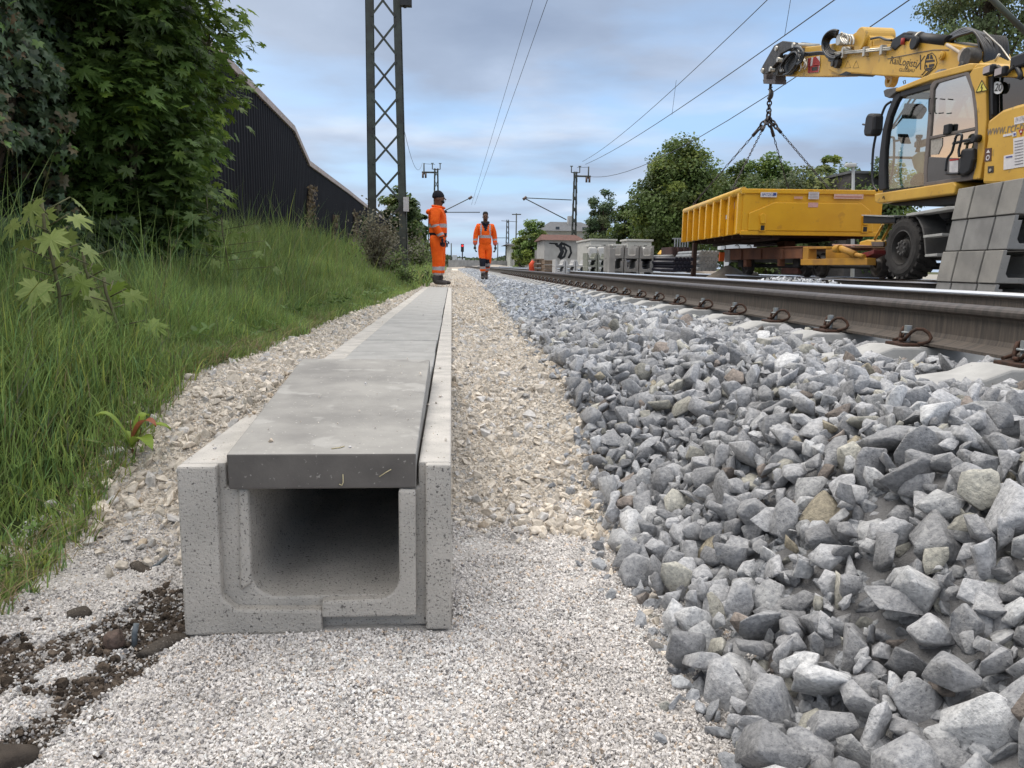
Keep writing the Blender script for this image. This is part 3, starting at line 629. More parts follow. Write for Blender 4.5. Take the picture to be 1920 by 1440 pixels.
for i,y in enumerate(ysl):
    lab='pale concrete sleeper under the near track, one of the long row fading toward the workers'
    z=0
    k=i
    if i==2: lab='pale sleeper hump at the right edge of the picture, nearest of those in view'
    if i==3: lab='pale sleeper with the biggest clips in view, left of the nearest one'
    if i==4: lab='pale sleeper at the second pair of big clips from the right'
    if i==5: lab='pale sleeper at the third pair of clips from the right'
    if i<2: continue
    if S0 is None: S0=make_sleeper((2.7135,y,0),lab); continue
    if i<44:
        c=copy_tree(S0); c.location=(2.7135,y,0); c['label']=lab
    else:
        o=[ch for ch in S0.children if ch.name.startswith('sleeper_body')][0].copy(); o.parent=None; COL.objects.link(o); o.name='concrete_sleeper'; o.location=(2.7135,y,0); o['label']=lab; o['category']='sleeper'; o['group']='concrete sleepers of the near track'
# ================================================================== GRASS
M_grass=mat('grass',(1,1,1),(.75,.8,.7),scale=3,tint=True,rough=.55,spec=.3,transl=.35)
def blades(x,y,h,wd,tint,lean=.35,seed=1,gz=None):
    r=np.random.default_rng(seed); n=len(x); z=(ground(x,y) if gz is None else gz)-.01; a=r.uniform(0,2*PI,n); ln=np.abs(r.normal(lean,.22,n)); wa=r.uniform(0,2*PI,n)
    # bias: bend towards the path
    dx=np.cos(a)+.35; dy=np.sin(a)-.15; q=np.hypot(dx,dy); dx/=q;dy/=q; wx,wy=np.cos(wa),np.sin(wa); V=[]
    for t,ww in ((0,1),(.35,.9),(.7,.62),(1.0,.05)):
        bx=x+dx*h*ln*t**1.8; by=y+dy*h*ln*t**1.8; bz=z+h*(t-.35*ln*t**2.2)
        for s in (-1,1): V.append(np.stack([bx+s*wx*wd*ww/2,by+s*wy*wd*ww/2,bz],1))
    V=np.stack(V,1); F=np.array([[0,1,3,2],[2,3,5,4],[4,5,7,6]]); Fa=(F[None]+np.arange(n)[:,None,None]*8).reshape(-1,4); T=np.repeat(tint,8,0)
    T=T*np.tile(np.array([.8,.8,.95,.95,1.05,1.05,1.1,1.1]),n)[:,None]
    return V.reshape(-1,3),Fa,T
def gt(n,r,x,y):
    t=np.tile(np.array([.235,.315,.10]),(n,1))*r.uniform(.55,1.5,n)[:,None]; c=vnoise(x,y,.6,21)[:,None]; t=t*(.75+.55*c); k=r.random(n); t[k<.075]=np.array([.36,.31,.17])*r.uniform(.6,1.1); t[k>.9]*=np.array([1.35,1.1,.9]); t[(k>.05)&(k<.22)]*=np.array([.7,.85,1.1]); return t
Vs=[];Fs=[];Ts=[];b=0
for (n,ya,yb,xw,wd,h0,seed,pw) in ((72000,1.3,5,2.3,.0042,1.0,31,1.0),(62000,5,15,3.0,.0065,1.0,32,1.2),(42000,15,62,3.0,.016,1.1,33,1.3)):
    r=np.random.default_rng(seed); y=ya+(yb-ya)*r.random(n)**pw; e=xedge(y); d=r.random(n)**1.45*xw; x=e-d+.045+.05*r.random(n)*(r.random(n)<.3)
    keep=vnoise(x,y,.09,seed)>.12+.2*(d>.4); x,y,d=x[keep],y[keep],d[keep]
    h=(.075+.14*sstep(0,.5,d)+(.09+.10*sstep(5,12,y))*sstep(.6,1.8,d))*(.45+1.0*vnoise(x,y,.35,seed+1))*r.uniform(.55,1.35,len(x)); tall=r.random(len(x))<.04; h=np.where(tall&(d>.5),h*1.9,h)*h0
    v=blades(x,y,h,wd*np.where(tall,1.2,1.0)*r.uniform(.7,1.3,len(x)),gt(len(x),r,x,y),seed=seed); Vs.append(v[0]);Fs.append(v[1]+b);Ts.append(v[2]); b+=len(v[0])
# low weeds right of the edge beyond the mast
n=5000; r=np.random.default_rng(77); y=r.uniform(15,60,n); x=r.uniform(-1.3,-.45,n); v=blades(x,y,r.uniform(.1,.45,n),.02*np.ones(n),gt(n,r,x,y)*1.2,seed=78); Vs.append(v[0]);Fs.append(v[1]+b);Ts.append(v[2]); b+=len(v[0])
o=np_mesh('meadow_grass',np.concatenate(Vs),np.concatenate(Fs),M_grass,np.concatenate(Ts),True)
tag(o,'long green grass covering the bank below the dark wall','grass',kind='stuff')
# broad low weeds between the grass near the gravel edge
OLV=(np.array([(0,-.5,.0),(.16,-.2,.05),(.2,.1,.09),(.12,.35,.06),(0,.55,0),(-.12,.35,.06),(-.2,.1,.09),(-.16,-.2,.05),(0,.05,.03)]),np.array([(8,i,(i+1)%8) for i in range(8)]))
r=np.random.default_rng(91); nr=230; cy=1.4+12*r.random(nr)**1.6; cx=xedge(cy)-np.abs(r.normal(0,.28,nr))+.03; P=[];Rm=[];S_=[]
for a_,b_ in zip(cx,cy):
    z_=float(ground(np.array([a_]),np.array([b_]))[0]); k_=r.integers(5,10); h_=r.uniform(.02,.12)*(.5 if b_<3 else 1)
    for j in range(k_):
        an=j*2*PI/k_+r.uniform(-.3,.3); sz_=r.uniform(.014,.03) if b_<3 else r.uniform(.03,.06); d_=np.array([math.cos(an),math.sin(an),r.uniform(-.1,.7)]); d_/=np.linalg.norm(d_); nn=np.array([-d_[0]*.5,-d_[1]*.5,1.]); nn-=d_*(nn@d_); nn/=np.linalg.norm(nn)
        P.append((a_+d_[0]*sz_*.55,b_+d_[1]*sz_*.55,z_+h_+d_[2]*sz_*.5)); Rm.append(np.stack([np.cross(d_,nn),d_,nn],1)); S_.append(sz_)
P=np.array(P); n=len(P); T_=np.array([.13,.21,.06])[None]*r.uniform(.6,1.4,n)[:,None]; v=scatter([OLV],P,np.array(Rm),np.array(S_),T_)
o=np_mesh('low_weeds',v[0],v[1],M_grass,v[2],True); tag(o,'low broad leaved weeds growing among the grass near the gravel edge','weeds',kind='stuff')
# dry strands fallen over the gravel edge
n=700; r=np.random.default_rng(5); y=1.4+4*r.random(n)**1.3; x=xedge(y)+r.uniform(-.05,.10,n)
v=blades(x,y,r.uniform(.06,.15,n),np.full(n,.0022),np.tile(np.array([.36,.27,.16]),(n,1))*r.uniform(.5,1.2,n)[:,None],lean=1.5,seed=6,gz=ground(x,y)+.03)
o=np_mesh('dry_grass',v[0],v[1],M_grass,v[2],True); tag(o,'dry brown grass strands trailing over the gravel edge','dry grass',kind='stuff')
# ================================================================== DARK NOISE WALL
M_wall=mat('dark_corrugated',(.012,.011,.014),(.006,.006,.008),scale=5,rough=.7,spec=.2,stretch=(1,3,.3))
M_cap=mat('wall_cap',(.50,.43,.40),(.38,.32,.29),scale=6,rough=.7,bump=.2,bscale=60)
WX=-3.5
tp=[atx(370,60,WX),atx(548,240,WX),atx(577,305,WX),atx(650,358,WX),atx(697,395,WX),atx(757,436,WX)]
ty=[float(p[1]) for p in tp]; tz=[float(p[2]) for p in tp]; tz=[tz[0]]+tz[1:]
ys_=[-1.0]+ty+[95.]; zs_=[tz[0]+.12]+tz+[tz[-1]-.15]
wl=empty('noise_wall',(WX,0,0),0,'tall dark corrugated wall with pale cap stepping down along the grass bank','wall')
def wallz(y): return float(np.interp(y,ys_,zs_))
mb=MB(); yy=sorted(set(list(np.arange(-1,40,.045))+[y for y in ty]+list(np.arange(40,95.1,.5)))); vs=[]
for i,y in enumerate(yy):
    x=WX+(.022 if (i%4)<2 else 0) if y<40 else WX
    vs+=[(x,y,.3),(x,y,wallz(y)-.02)]
mb.add(vs,[(2*i,2*i+2,2*i+3,2*i+1) for i in range(len(yy)-1)])
mb.add([(WX-.12,-1,.3),(WX-.12,95,.3)]+[(WX-.12,y,z-.02) for y,z in list(zip(ys_,zs_))[::-1]],[tuple(range(2+len(ys_)))])
mb.build('wall_panel',M_wall,wl,fix=False)
mb=MB()
for (y0,z0),(y1,z1) in zip(list(zip(ys_,zs_))[:-1],list(zip(ys_,zs_))[1:]):
    mb.hexa([(WX-.15,y0,z0-.07),(WX+.06,y0,z0-.07),(WX+.06,y1,z1-.07),(WX-.15,y1,z1-.07),(WX-.15,y0,z0+.05),(WX+.06,y0,z0+.05),(WX+.06,y1,z1+.05),(WX-.15,y1,z1+.05)])
mb.build('wall_cap',M_cap,wl)
# ================================================================== LEAVES
def maple_leaf():
    pts=[(0,-.06)]; lob=[(-150,.42),(-128,.30),(-112,.55),(-100,.42),(-88,.60),(-72,.34),(-60,.5),(-50,.74),(-40,.62),(-34,.80),(-24,.42),(-18,.34),(-10,.72),(-7,.70),(0,1.0)]
    L=[]
    for a,r in lob: t=R_(90+a); L.append((r*math.cos(t),r*math.sin(t)))
    Rr=[(-x,y) for x,y in L[:-1]][::-1]; ring=[(0,-.10)]+[(x,y) for x,y in L[::1]]+Rr
    V=[(0,.12,.0)]+[(x,y,-.16*(x*x+y*y)+.05*abs(x)) for x,y in ring]; n=len(ring)
    F=[(0,1+i,1+(i+1)%n) for i in range(n)]; V=np.array(V); V[:,:2]*=.62; V[:,2]*=.9; return V,np.array(F)
def ivy_leaf():
    lob=[(-150,.40),(-115,.62),(-80,.38),(-50,.66),(-22,.42),(0,.95)]
    L=[(r*math.cos(R_(90+a)),r*math.sin(R_(90+a))) for a,r in lob]; ring=[(0,-.1)]+L+[(-x,y) for x,y in L[:-1]][::-1]
    V=[(0,.1,.03)]+[(x,y,-.22*(x*x+y*y)) for x,y in ring]; n=len(ring); return np.array(V)*.6,np.array([(0,1+i,1+(i+1)%n) for i in range(n)])
def oval_leaf():
    ring=[(0,-.5),(.22,-.25),(.28,.05),(.18,.32),(0,.55),(-.18,.32),(-.28,.05),(-.22,-.25)]
    V=[(0,0,.05)]+[(x,y,-.05) for x,y in ring]; return np.array(V),np.array([(0,1+i,1+(i+1)%8) for i in range(8)])
def quad_leaf():
    return np.array([(0,-.5,0),(.34,-.05,.10),(0,.5,0),(-.34,.0,.10)],float),np.array([(0,1,2),(0,2,3)])
def leafrot(n,nx,ny,nz,spread,r,droop=0):
    """leaf frames whose normals scatter round the given direction"""
    N=np.stack([np.full(n,nx) if np.isscalar(nx) else nx,np.full(n,ny) if np.isscalar(ny) else ny,np.full(n,nz) if np.isscalar(nz) else nz],1)+r.normal(size=(n,3))*spread
    N/=np.linalg.norm(N,axis=1)[:,None]; T=r.normal(size=(n,3))*.6; T[:,2]-=droop; T-=N*(T*N).sum(1)[:,None]; T/=np.linalg.norm(T,axis=1)[:,None]; B=np.cross(T,N)
    return np.stack([B,T,N],2)
M_leaf=mat('leaf',(1,1,1),(.8,.85,.75),scale=30,tint=True,rough=.5,spec=.35,transl=.35)
M_leafg=mat('glossy_leaf',(1,1,1),(.85,.88,.8),scale=30,tint=True,rough=.45,spec=.4,transl=.15)
M_bark=mat('bark',(.10,.075,.055),(.05,.04,.03),scale=14,rough=.95,bump=.8,bscale=40,stretch=(1,1,.25))
M_twig=mat('green_twig',(.16,.17,.08),(.10,.08,.05),scale=10,rough=.8)
def leafmesh(name,leaf,P,Rm,s,t,m,parent,smooth=False):
    v=scatter([leaf],P,Rm,s,t)
    if parent is not None: v=(v[0]-np.array(parent.matrix_basis.translation),)+v[1:]
    return np_mesh(name,v[0],v[1],m,v[2],smooth,parent)
ML=maple_leaf(); IL=ivy_leaf(); OL=oval_leaf(); QL=quad_leaf()
def gz(x,y): return float(ground(np.array([x]),np.array([y]))[0])
# --- ivy thicket at the left edge
r=np.random.default_rng(50)
iv=empty('ivy_hedge',(-3.0,4.6,gz(-3.0,4.6)),0,'dense dark ivy hanging over the wall at the left edge of the picture','ivy')
n=23000; y=r.uniform(2.6,6.6,n); z=r.uniform(.55,3.7,n)
front=-2.22-.30*(vnoise(y,z,.8,3))-.35*(vnoise(y,z,.3,4)-.4); dep=r.random(n)**2.2*.75; x=front-dep
hole=(vnoise(y,z,.55,14)<.18+.12*(z<1.9)); k=~hole|(dep>.55); x,y,z=x[k],y[k],z[k]; n=len(x)
t=np.tile(np.array([.075,.115,.055]),(n,1))*r.uniform(.5,1.5,n)[:,None]; q=r.random(n); t[q<.06]*=np.array([2.0,2.1,1.2]); t[q>.96]=np.array([.20,.13,.07]); t[(z<1.6)&(q>.75)]=np.array([.15,.12,.06])
leafmesh('foliage',IL,np.stack([x,y,z],1),leafrot(n,.75,-.25,.35,.5,r,.9),r.uniform(.07,.12,n),t,M_leafg,iv)
mb=MB()
for k in range(16):
    y0=2.4+.33*k+r.uniform(-.1,.1); pts=[(-2.75-.15*math.sin(j*1.3+k),y0+.12*math.sin(j*.9+k*2),.6+j*.5) for j in range(9)]; mb.tube(pts,[.035-.003*j for j in range(9)],7)
mb.build('stems',M_bark,iv)
# --- broad maple with big pointed leaves
def maple(name,cx,cy,zb,ztop,rad,nlf,label,seed,size=(.11,.17),tint0=(.10,.17,.035),cat='tree',nst=5,xlean=.0,dens=None,ncl=60,shape='bush'):
    r=np.random.default_rng(seed); root=empty(name,(cx,cy,gz(cx,cy)),0,label,cat); g=root.location[2]
    mb=MB(); tips=[]
    for k in range(nst):
        a=2*PI*k/nst+r.uniform(-.4,.4); rr=rad*r.uniform(.3,.85); h=(ztop-g)*r.uniform(.75,1)
        pts=[(cx+xlean*t+rr*math.cos(a)*t**1.3,cy+rr*math.sin(a)*t**1.3,g-.05+h*t) for t in np.linspace(0,1,7)]; mb.tube(pts,[.013*(1-.75*t)*max(1,(ztop-g)/3) for t in np.linspace(0,1,7)],7)
        for j in range(1,7):
            for q in range(3):
                b=r.uniform(0,2*PI); p=pts[j]; e=(p[0]+rad*.55*math.cos(b),p[1]+rad*.55*math.sin(b),p[2]+r.uniform(-.1,.3)); mb.tube([p,((p[0]+e[0])/2,(p[1]+e[1])/2,(p[2]+e[2])/2+.06),e],[.009,.006,.003],5); tips.append(e)
    mb.build('branches',M_twig,root)
    tips=np.array(tips); ci=r.integers(0,len(tips),nlf); P=tips[ci]+r.normal(size=(nlf,3))*np.array([.16,.16,.14])*rad/.8; P=P[(P[:,2]>zb)]
    n=len(P); out=P-np.array([cx+xlean*.5,cy,(zb+ztop)/2]); out/=np.linalg.norm(out,axis=1)[:,None]
    cl=vnoise(P[:,0]+P[:,1],P[:,2],.35,seed)[:,None]; t=np.tile(np.array(tint0),(n,1))*r.uniform(.65,1.35,n)[:,None]*(.65+.8*cl); q=r.random(n); t[q<.12]*=np.array([1.5,1.35,.9])
    leafmesh('foliage',ML,P,leafrot(n,out[:,0]*.5,out[:,1]*.5-.1,.85,.33,r,.7),r.uniform(size[0],size[1],n),t,M_leaf,root)
    return root
maple('maple_tree',-2.36,5.9,.42,3.9,.62,13500,'tall maple with big pointed green leaves in front of the dark wall',61,nst=9,xlean=.0,tint0=(.085,.14,.032))
maple('maple_tree',-2.72,7.4,.6,3.2,.50,3600,'narrower maple with yellow green leaves behind the tall one, reaching over the wall cap',62,nst=6,xlean=.34,tint0=(.15,.22,.045))
# leaning hanging bough of the maple over the wall top
for (cx_,cy_,w_,h_,sd_,lb_) in ((-2.4,4.3,.3,.36,131,'low dark leafy undergrowth at the foot of the ivy'),(-2.4,5.5,.3,.40,132,'low leafy undergrowth below the tall maple'),(-2.7,6.9,.36,.42,133,'low leafy undergrowth against the wall right of the tall maple')):
    r=np.random.default_rng(sd_); g_=gz(cx_,cy_); root=empty('undergrowth_bush',(cx_,cy_,g_),0,lb_,'bush','undergrowth along the hedge'); n=1300; P=np.stack([cx_+r.normal(0,w_*.6,n),cy_+r.normal(0,w_*1.0,n),g_+.05+h_*r.random(n)**1.2],1); t=np.array([.05,.085,.028])[None]*r.uniform(.5,1.6,n)[:,None]
    leafmesh('foliage',ML,P,leafrot(n,.3,-.3,.8,.5,r,.5),r.uniform(.07,.12,n),t,M_leaf,root)
    mb=MB(); mb.tube([(cx_,cy_,g_-.05),(cx_+.03,cy_,g_+h_*.6)],.01,6); mb.build('stem',M_twig,root)
# --- young seedlings in the grass
def seedling(px,py,z,h,label,seed,n=16,size=(.09,.15),tint=(.20,.27,.075),leaf=None,Yp=None,spread=.10):
    r=np.random.default_rng(seed); p=aty(px,py,Yp); cx,cy=float(p[0]),float(p[1]); g=gz(cx,cy); top=float(p[2]); root=empty('maple_seedling',(cx,cy,g),0,label,'seedling')
    mb=MB(); hh=top-g; pts=[(cx+.02*math.sin(j),cy,g+hh*j/5) for j in range(6)]; mb.tube(pts,.006,6); P=[]
    for k in range(n):
        t=.35+.65*(k+.5)/n; a=k*2.4; q=spread*(1.25-.55*t); s=(cx,cy,g+hh*t*.95); e=(cx+q*math.cos(a),cy+q*math.sin(a),g+hh*t+.02); mb.tube([s,e],.0025,5); P.append(e)
    mb.build('stem',M_twig,root); P=np.array(P); k=len(P); o=P-np.array([cx,cy,0]); o[:,2]=0; o/=np.linalg.norm(o,axis=1)[:,None]
    t=np.tile(np.array(tint),(k,1))*r.uniform(.75,1.2,k)[:,None]
    N=np.stack([o[:,0]*.8,o[:,1]*.8-.2,np.full(k,.6)],1)+r.normal(size=(k,3))*.28; N/=np.linalg.norm(N,axis=1)[:,None]; T=o+np.array([0,0,-.5]); T-=N*(T*N).sum(1)[:,None]; T/=np.linalg.norm(T,axis=1)[:,None]; B=np.cross(T,N)
    leafmesh('leaves',leaf or ML,P+T*.03,np.stack([B,T,N],2),r.uniform(size[0],size[1],k),t,M_leaf,root); return root
seedling(88,372,0,.5,'young maple seedling with pale green drooping leaves standing in the tall grass at the left',71,n=17,size=(.11,.17),Yp=2.9,spread=.105,tint=(.30,.36,.11))
seedling(165,470,0,.4,'maple seedling in the grass just right of and below the pale drooping one',72,n=9,size=(.11,.15),Yp=3.2,spread=.12)
seedling(205,520,0,.4,'lowest maple seedling, its yellow green leaves half sunk in the long grass',73,n=8,size=(.10,.14),Yp=2.9,spread=.11,tint=(.22,.30,.06))
seedling(392,370,0,.4,'thin maple sapling at the foot of the dark wall under the tall maple',74,n=9,size=(.12,.17),Yp=6.5,spread=.16)
seedling(420,408,0,.4,'low maple shoots with pale leaves at the wall foot, right of the thin sapling',75,n=16,size=(.11,.16),Yp=6.2,spread=.34)
# broad weed at the gravel edge
r=np.random.default_rng(80); zz_=.12
for _ in range(12): p=atz(250,868,zz_); zz_=.5*zz_+.5*gz(p[0],p[1])
p=np.array([p[0],p[1],gz(p[0],p[1])]); wd=empty('broad_leaf_weed',tuple(float(t) for t in p),0,'small weed with broad yellow green leaves and one red leaf at the gravel edge','weed'); cx,cy,cz=p
V=[];
def bigleaf(name,tipdir,ln,wdt,z0,m,base=(0,0,0)):
    mb=MB(); vs=[]; k=7; d=Vector(tipdir).normalized(); side=d.cross(Vector((0,0,1))).normalized()
    for i in range(k+1):
        t=i/k; c=Vector(base)+d*ln*t+Vector((0,0,z0+.02+.045*math.sin(t*2.2)-.05*t*t)); wv=1.5*wdt*math.sin(PI*min(1,t*.93+.05))**.7
        if i==k: wv=.001
        vs+= [tuple(c-side*wv+Vector((0,0,.006))),tuple(c),tuple(c+side*wv+Vector((0,0,.006)))]
    fs=[]
    for i in range(k): 
        for j in range(2): fs.append((i*3+j,i*3+j+1,i*3+j+4,i*3+j+3))
    mb.add(vs,fs,0,True); return mb.build(name,m,wd,world=False,fix=False)
M_wl=mat('weed_leaf',(.27,.36,.06),(.20,.30,.05),scale=40,rough=.5,transl=.3); M_rl=mat('red_leaf',(.40,.13,.07),(.22,.09,.05),scale=40,rough=.5,transl=.3)
bigleaf('leaf',(-.6,-.2,.75),.13,.016,.03,M_wl); bigleaf('leaf',(.75,-.6,.15),.10,.015,.025,M_wl); bigleaf('leaf',(.25,.3,.6),.10,.014,.03,M_wl); bigleaf('leaf',(.8,.1,.5),.12,.014,.02,M_wl); bigleaf('leaf',(-.2,.7,.35),.06,.013,.02,M_wl)
bigleaf('leaf',(.5,-.1,.35),.09,.014,.045,M_rl)
mb=MB(); mb.tube([(0,0,-.02),(.003,0,.02),(0,0,.04)],.003,6)
for a in ((.02,.01,.13),(-.005,.01,.12),(.03,-.005,.10)): mb.tube([(0,0,0),(a[0]*.5,a[1]*.5,a[2]*.55),a],.0012,5)
mb.build('stem',mat('weedstem',(.12,.05,.03),rough=.8),wd,world=False)
# --- ivy and dry creepers on the wall
def creeper(y0,y1,z0,z1,n,tint,label,seed,name='wall_creeper',sz=(.08,.14)):
    r=np.random.default_rng(seed); g=empty(name,(WX,(y0+y1)/2,z0),0,label,'creeper'); z=z0+(z1-z0)*r.random(n)**1.3; yc=(y0+y1)/2+.25*(y1-y0)*np.sin(z*3+seed); y=yc+r.normal(size=n)*(y1-y0)*.28*(1.1-.6*(z-z0)/(z1-z0)); x=WX+.06+np.abs(r.normal(size=n))*.07
    t=np.tile(np.array(tint),(n,1))*r.uniform(.5,1.5,n)[:,None]; leafmesh('foliage',IL,np.stack([x,y,z],1),leafrot(n,.8,-.2,.3,.5,r,.8),r.uniform(sz[0],sz[1],n),t,M_leaf,g)
    mb=MB(); 
    for k in range(3): mb.tube([(WX+.04,(y0+y1)/2+.12*k-.12+.25*(y1-y0)*math.sin(q*3+seed),q) for q in np.linspace(z0,z1,9)],.012,5)
    mb.build('stems',M_bark,g)
creeper(19.0,20.0,1.0,2.55,420,(.20,.145,.085),'dry brown creeper on the dark wall, nearest to the tall maple',81)
creeper(23.0,23.8,1.0,2.1,200,(.20,.15,.10),'thin dry creeper strand, second along the dark wall',82)
creeper(27.5,28.6,1.0,2.55,360,(.19,.14,.085),'dry creeper just left of the green ivy patch on the wall',83)
creeper(29.5,34.0,1.0,2.5,1500,(.07,.11,.045),'green ivy patch hanging from the wall cap near the lattice mast',84)
# ================================================================== TREES
def tree(name,cx,cy,h,rx,rz,nl,leaf,label,seed,zb=.3,cz=None,tint=(.055,.085,.028),trunk=.16,ncl=70,ry=None,group=None,cat='tree',base_fill=.0,open_=.0,cl_r=.30):
    r=np.random.default_rng(seed); ry=ry or rx; root=empty(name,(cx,cy,zb),0,label,cat,group); cz=cz if cz is not None else h-rz
    mb=MB(); mb.tube([(cx,cy,zb-.1),(cx+.06*rx,cy,zb+(cz-zb)*.5),(cx-.03*rx,cy,cz),(cx,cy,cz+rz*.6)],[trunk,trunk*.8,trunk*.5,trunk*.15],9); mb.build('trunk',M_bark,root)
    # clump centres
    u=r.normal(size=(ncl,3)); u/=np.linalg.norm(u,axis=1)[:,None]; rad=r.uniform(.35,1.0,ncl)**.6; C=u*rad[:,None]*np.array([rx,ry,rz])*r.uniform(.82,1.08,(ncl,1))+np.array([cx,cy,cz]); C=C[C[:,2]>zb+(h-zb)*base_fill*.5]
    k=vnoise(C[:,0]*1.3,C[:,2]*1.3,rx*.5,seed)>open_; C=C[k]; ncl=len(C)
    mb=MB(); 
    for c in C[::3]:
        s=(cx,cy,zb+(cz-zb)*r.uniform(.5,1.2)); m_=[(s[i]+c[i])/2+ (0,0,.08*rz)[i] for i in range(3)]; mb.tube([s,m_,tuple(c)],[trunk*.3,trunk*.16,trunk*.05],5)
    mb.build('limbs',M_bark,root)
    cr=cl_r*min(rx,rz)*r.uniform(.6,1.25,ncl); ci=r.integers(0,ncl,nl); d=r.normal(size=(nl,3)); d/=np.linalg.norm(d,axis=1)[:,None]; P=C[ci]+d*(r.random(nl)**.45*cr[ci])[:,None]*np.array([1.15,1.15,.75]); P[:,2]=np.maximum(P[:,2],zb+.05)
    br=r.uniform(.6,1.5,ncl)[ci]; hl=.85+.35*d[:,2]; t=1.45*np.array(tint)[None]*(br*r.uniform(.75,1.25,nl))[:,None]; q=r.uniform(0,1,ncl)[ci]; t[q>.72]*=np.array([1.35,1.15,.85])
    out=(P-np.array([cx,cy,cz])); out/=np.linalg.norm(out,axis=1)[:,None]
    leafmesh('crown',QL,P,leafrot(nl,out[:,0],out[:,1],out[:,2]+.5,.65,r,.3),r.uniform(leaf*.7,leaf*1.3,nl),t,M_leaf,root); return root
def treepx(name,px,py_top,py_bot,wpx,Y,nl,leaf,label,seed,**k):
    if py_bot>400: py_bot=512; nl=int(nl*1.8)
    k.setdefault('ncl',60); k['ncl']=int(k['ncl']*1.5)
    top=aty(px,py_top,Y); bot=aty(px,py_bot,Y); a=aty(px-wpx/2,(py_top+py_bot)/2,Y); b=aty(px+wpx/2,(py_top+py_bot)/2,Y); rx=float(b[0]-a[0])/2; rz=float(top[2]-bot[2])/2
    return tree(name,float(top[0]),Y,float(top[2]),rx,rz,nl,leaf,label,seed,cz=float(bot[2])+rz,**k)
G='trees beyond the tracks'
treepx('broadleaf_tree',1280,260,470,172,46,24000,.20,'tallest broad green tree, left of the yellow container',101,group=G,trunk=.25,ncl=130,tint=(.085,.12,.035),cl_r=.29)
treepx('broadleaf_tree',1133,352,478,66,62,5000,.20,'separate rounded dark tree standing right of the grey roofed house',102,group=G,ncl=60,tint=(.06,.09,.045))
treepx('broadleaf_tree',1190,372,486,86,52,7000,.20,'low dark bushy tree between the rounded tree and the tallest tree',103,group=G,ncl=70,tint=(.06,.09,.03))
treepx('broadleaf_tree',1238,350,490,80,50,6500,.20,'dark bushy tree tucked under the left side of the tallest tree',104,group=G,ncl=60,tint=(.065,.095,.03))
treepx('broadleaf_tree',1395,298,470,100,42,7500,.19,'loose green tree with sky gaps just right of the tallest tree',105,group=G,ncl=60,tint=(.10,.14,.05),open_=.25)
treepx('broadleaf_tree',1450,282,460,120,38,11000,.17,'pointed green tree behind the middle of the yellow container',106,group=G,ncl=60,tint=(.10,.15,.045))
treepx('broadleaf_tree',1560,268,420,95,36,3200,.17,'thin ragged tree with bare upper twigs, left of the street lamp',107,group=G,ncl=36,tint=(.10,.14,.05),open_=.35,cl_r=.2)
treepx('broadleaf_tree',1520,312,480,210,34,15000,.16,'wide hedge-like tree behind the right half of the container',108,group=G,ncl=80,tint=(.075,.10,.04))
treepx('broadleaf_tree',1400,325,500,150,40,11000,.18,'low wide tree behind the left half of the container',109,group=G,ncl=70,tint=(.07,.10,.035))
treepx('broadleaf_tree',1660,300,480,140,31,7000,.15,'green tree seen through the excavator cab',110,group=G,ncl=70,tint=(.08,.12,.045))
treepx('broadleaf_tree',1868,-140,150,210,24,15000,.11,'large tree with drooping leaves towering behind the excavator at the right edge',111,group=G,ncl=100,tint=(.10,.13,.06),open_=.15,cl_r=.25)
treepx('broadleaf_tree',998,412,480,62,70,4500,.22,'light green tree beside the concrete fence, left of the graffiti hut',112,group=G,ncl=40,tint=(.12,.17,.05))
treepx('broadleaf_tree',975,440,480,30,80,1800,.24,'small light green shrub at the left end of the concrete fence',113,group=G,ncl=24,tint=(.12,.17,.05))
treepx('broadleaf_tree',748,348,500,80,44,6500,.19,'rounded green tree behind the legs of the nearest lattice mast',114,ncl=70,tint=(.07,.10,.035),zb=.8,group='trees along the wall')
treepx('broadleaf_tree',782,386,500,52,50,4500,.2,'darker tree right of the nearest lattice mast, behind the standing worker',115,ncl=50,tint=(.065,.10,.035),zb=.7,group='trees along the wall')
treepx('broadleaf_tree',690,356,440,60,40,600,.14,'thin leafless twigs of a shrub showing above the wall left of the lattice mast',116,ncl=20,tint=(.13,.11,.10),zb=1.0,open_=.3,cl_r=.3,group='trees along the wall')
# shrubs by the mast foot
def shrub(px,py,Y,w,h,n,tint,label,seed,leaf=.05,g=None):
    p=aty(px,py,Y); r=np.random.default_rng(seed); cx,cy=float(p[0]),Y; z0=gz(cx,cy) if cx<8 else .3; root=empty('shrub',(cx,cy,z0),0,label,'shrub',g)
    mb=MB(); tips=[]
    for k in range(26):
        a=r.uniform(0,2*PI); q=r.uniform(.2,1); e=(cx+w*q*math.cos(a),cy+w*q*math.sin(a),z0+h*r.uniform(.5,1.05)); m_=(cx+w*.4*q*math.cos(a),cy+w*.4*q*math.sin(a),z0+h*.6*r.uniform(.5,1)); mb.tube([(cx,cy,z0-.03),m_,e],[.012,.008,.003],5); tips+=[e,m_]
    mb.build('twigs',M_bark,root); tips=np.array(tips); P=tips[r.integers(0,len(tips),n)]+r.normal(size=(n,3))*np.array([w,w,h])*.16; P[:,2]=np.maximum(P[:,2],z0+.02); t=np.array(tint)[None]*r.uniform(.5,1.5,n)[:,None]
    leafmesh('foliage',OL,P,leafrot(n,0,0,.6,.8,r,.3),r.uniform(leaf*.6,leaf*1.3,n),t,M_leaf,root)
shrub(705,470,13.2,.42,.95,1700,(.20,.18,.13),'greyish dry shrub at the foot of the nearest lattice mast',121,.05)
shrub(745,455,24,.9,1.0,1500,(.15,.14,.11),'tangled grey shrub between the legs of the nearest lattice mast',122,.08)
shrub(780,500,26,.6,.9,1500,(.16,.20,.08),'bushy weeds right of the mast foot',123,.08)
shrub(800,512,17.5,.16,.25,500,(.05,.07,.03),'low dark green tuft behind the standing worker',124,.04)
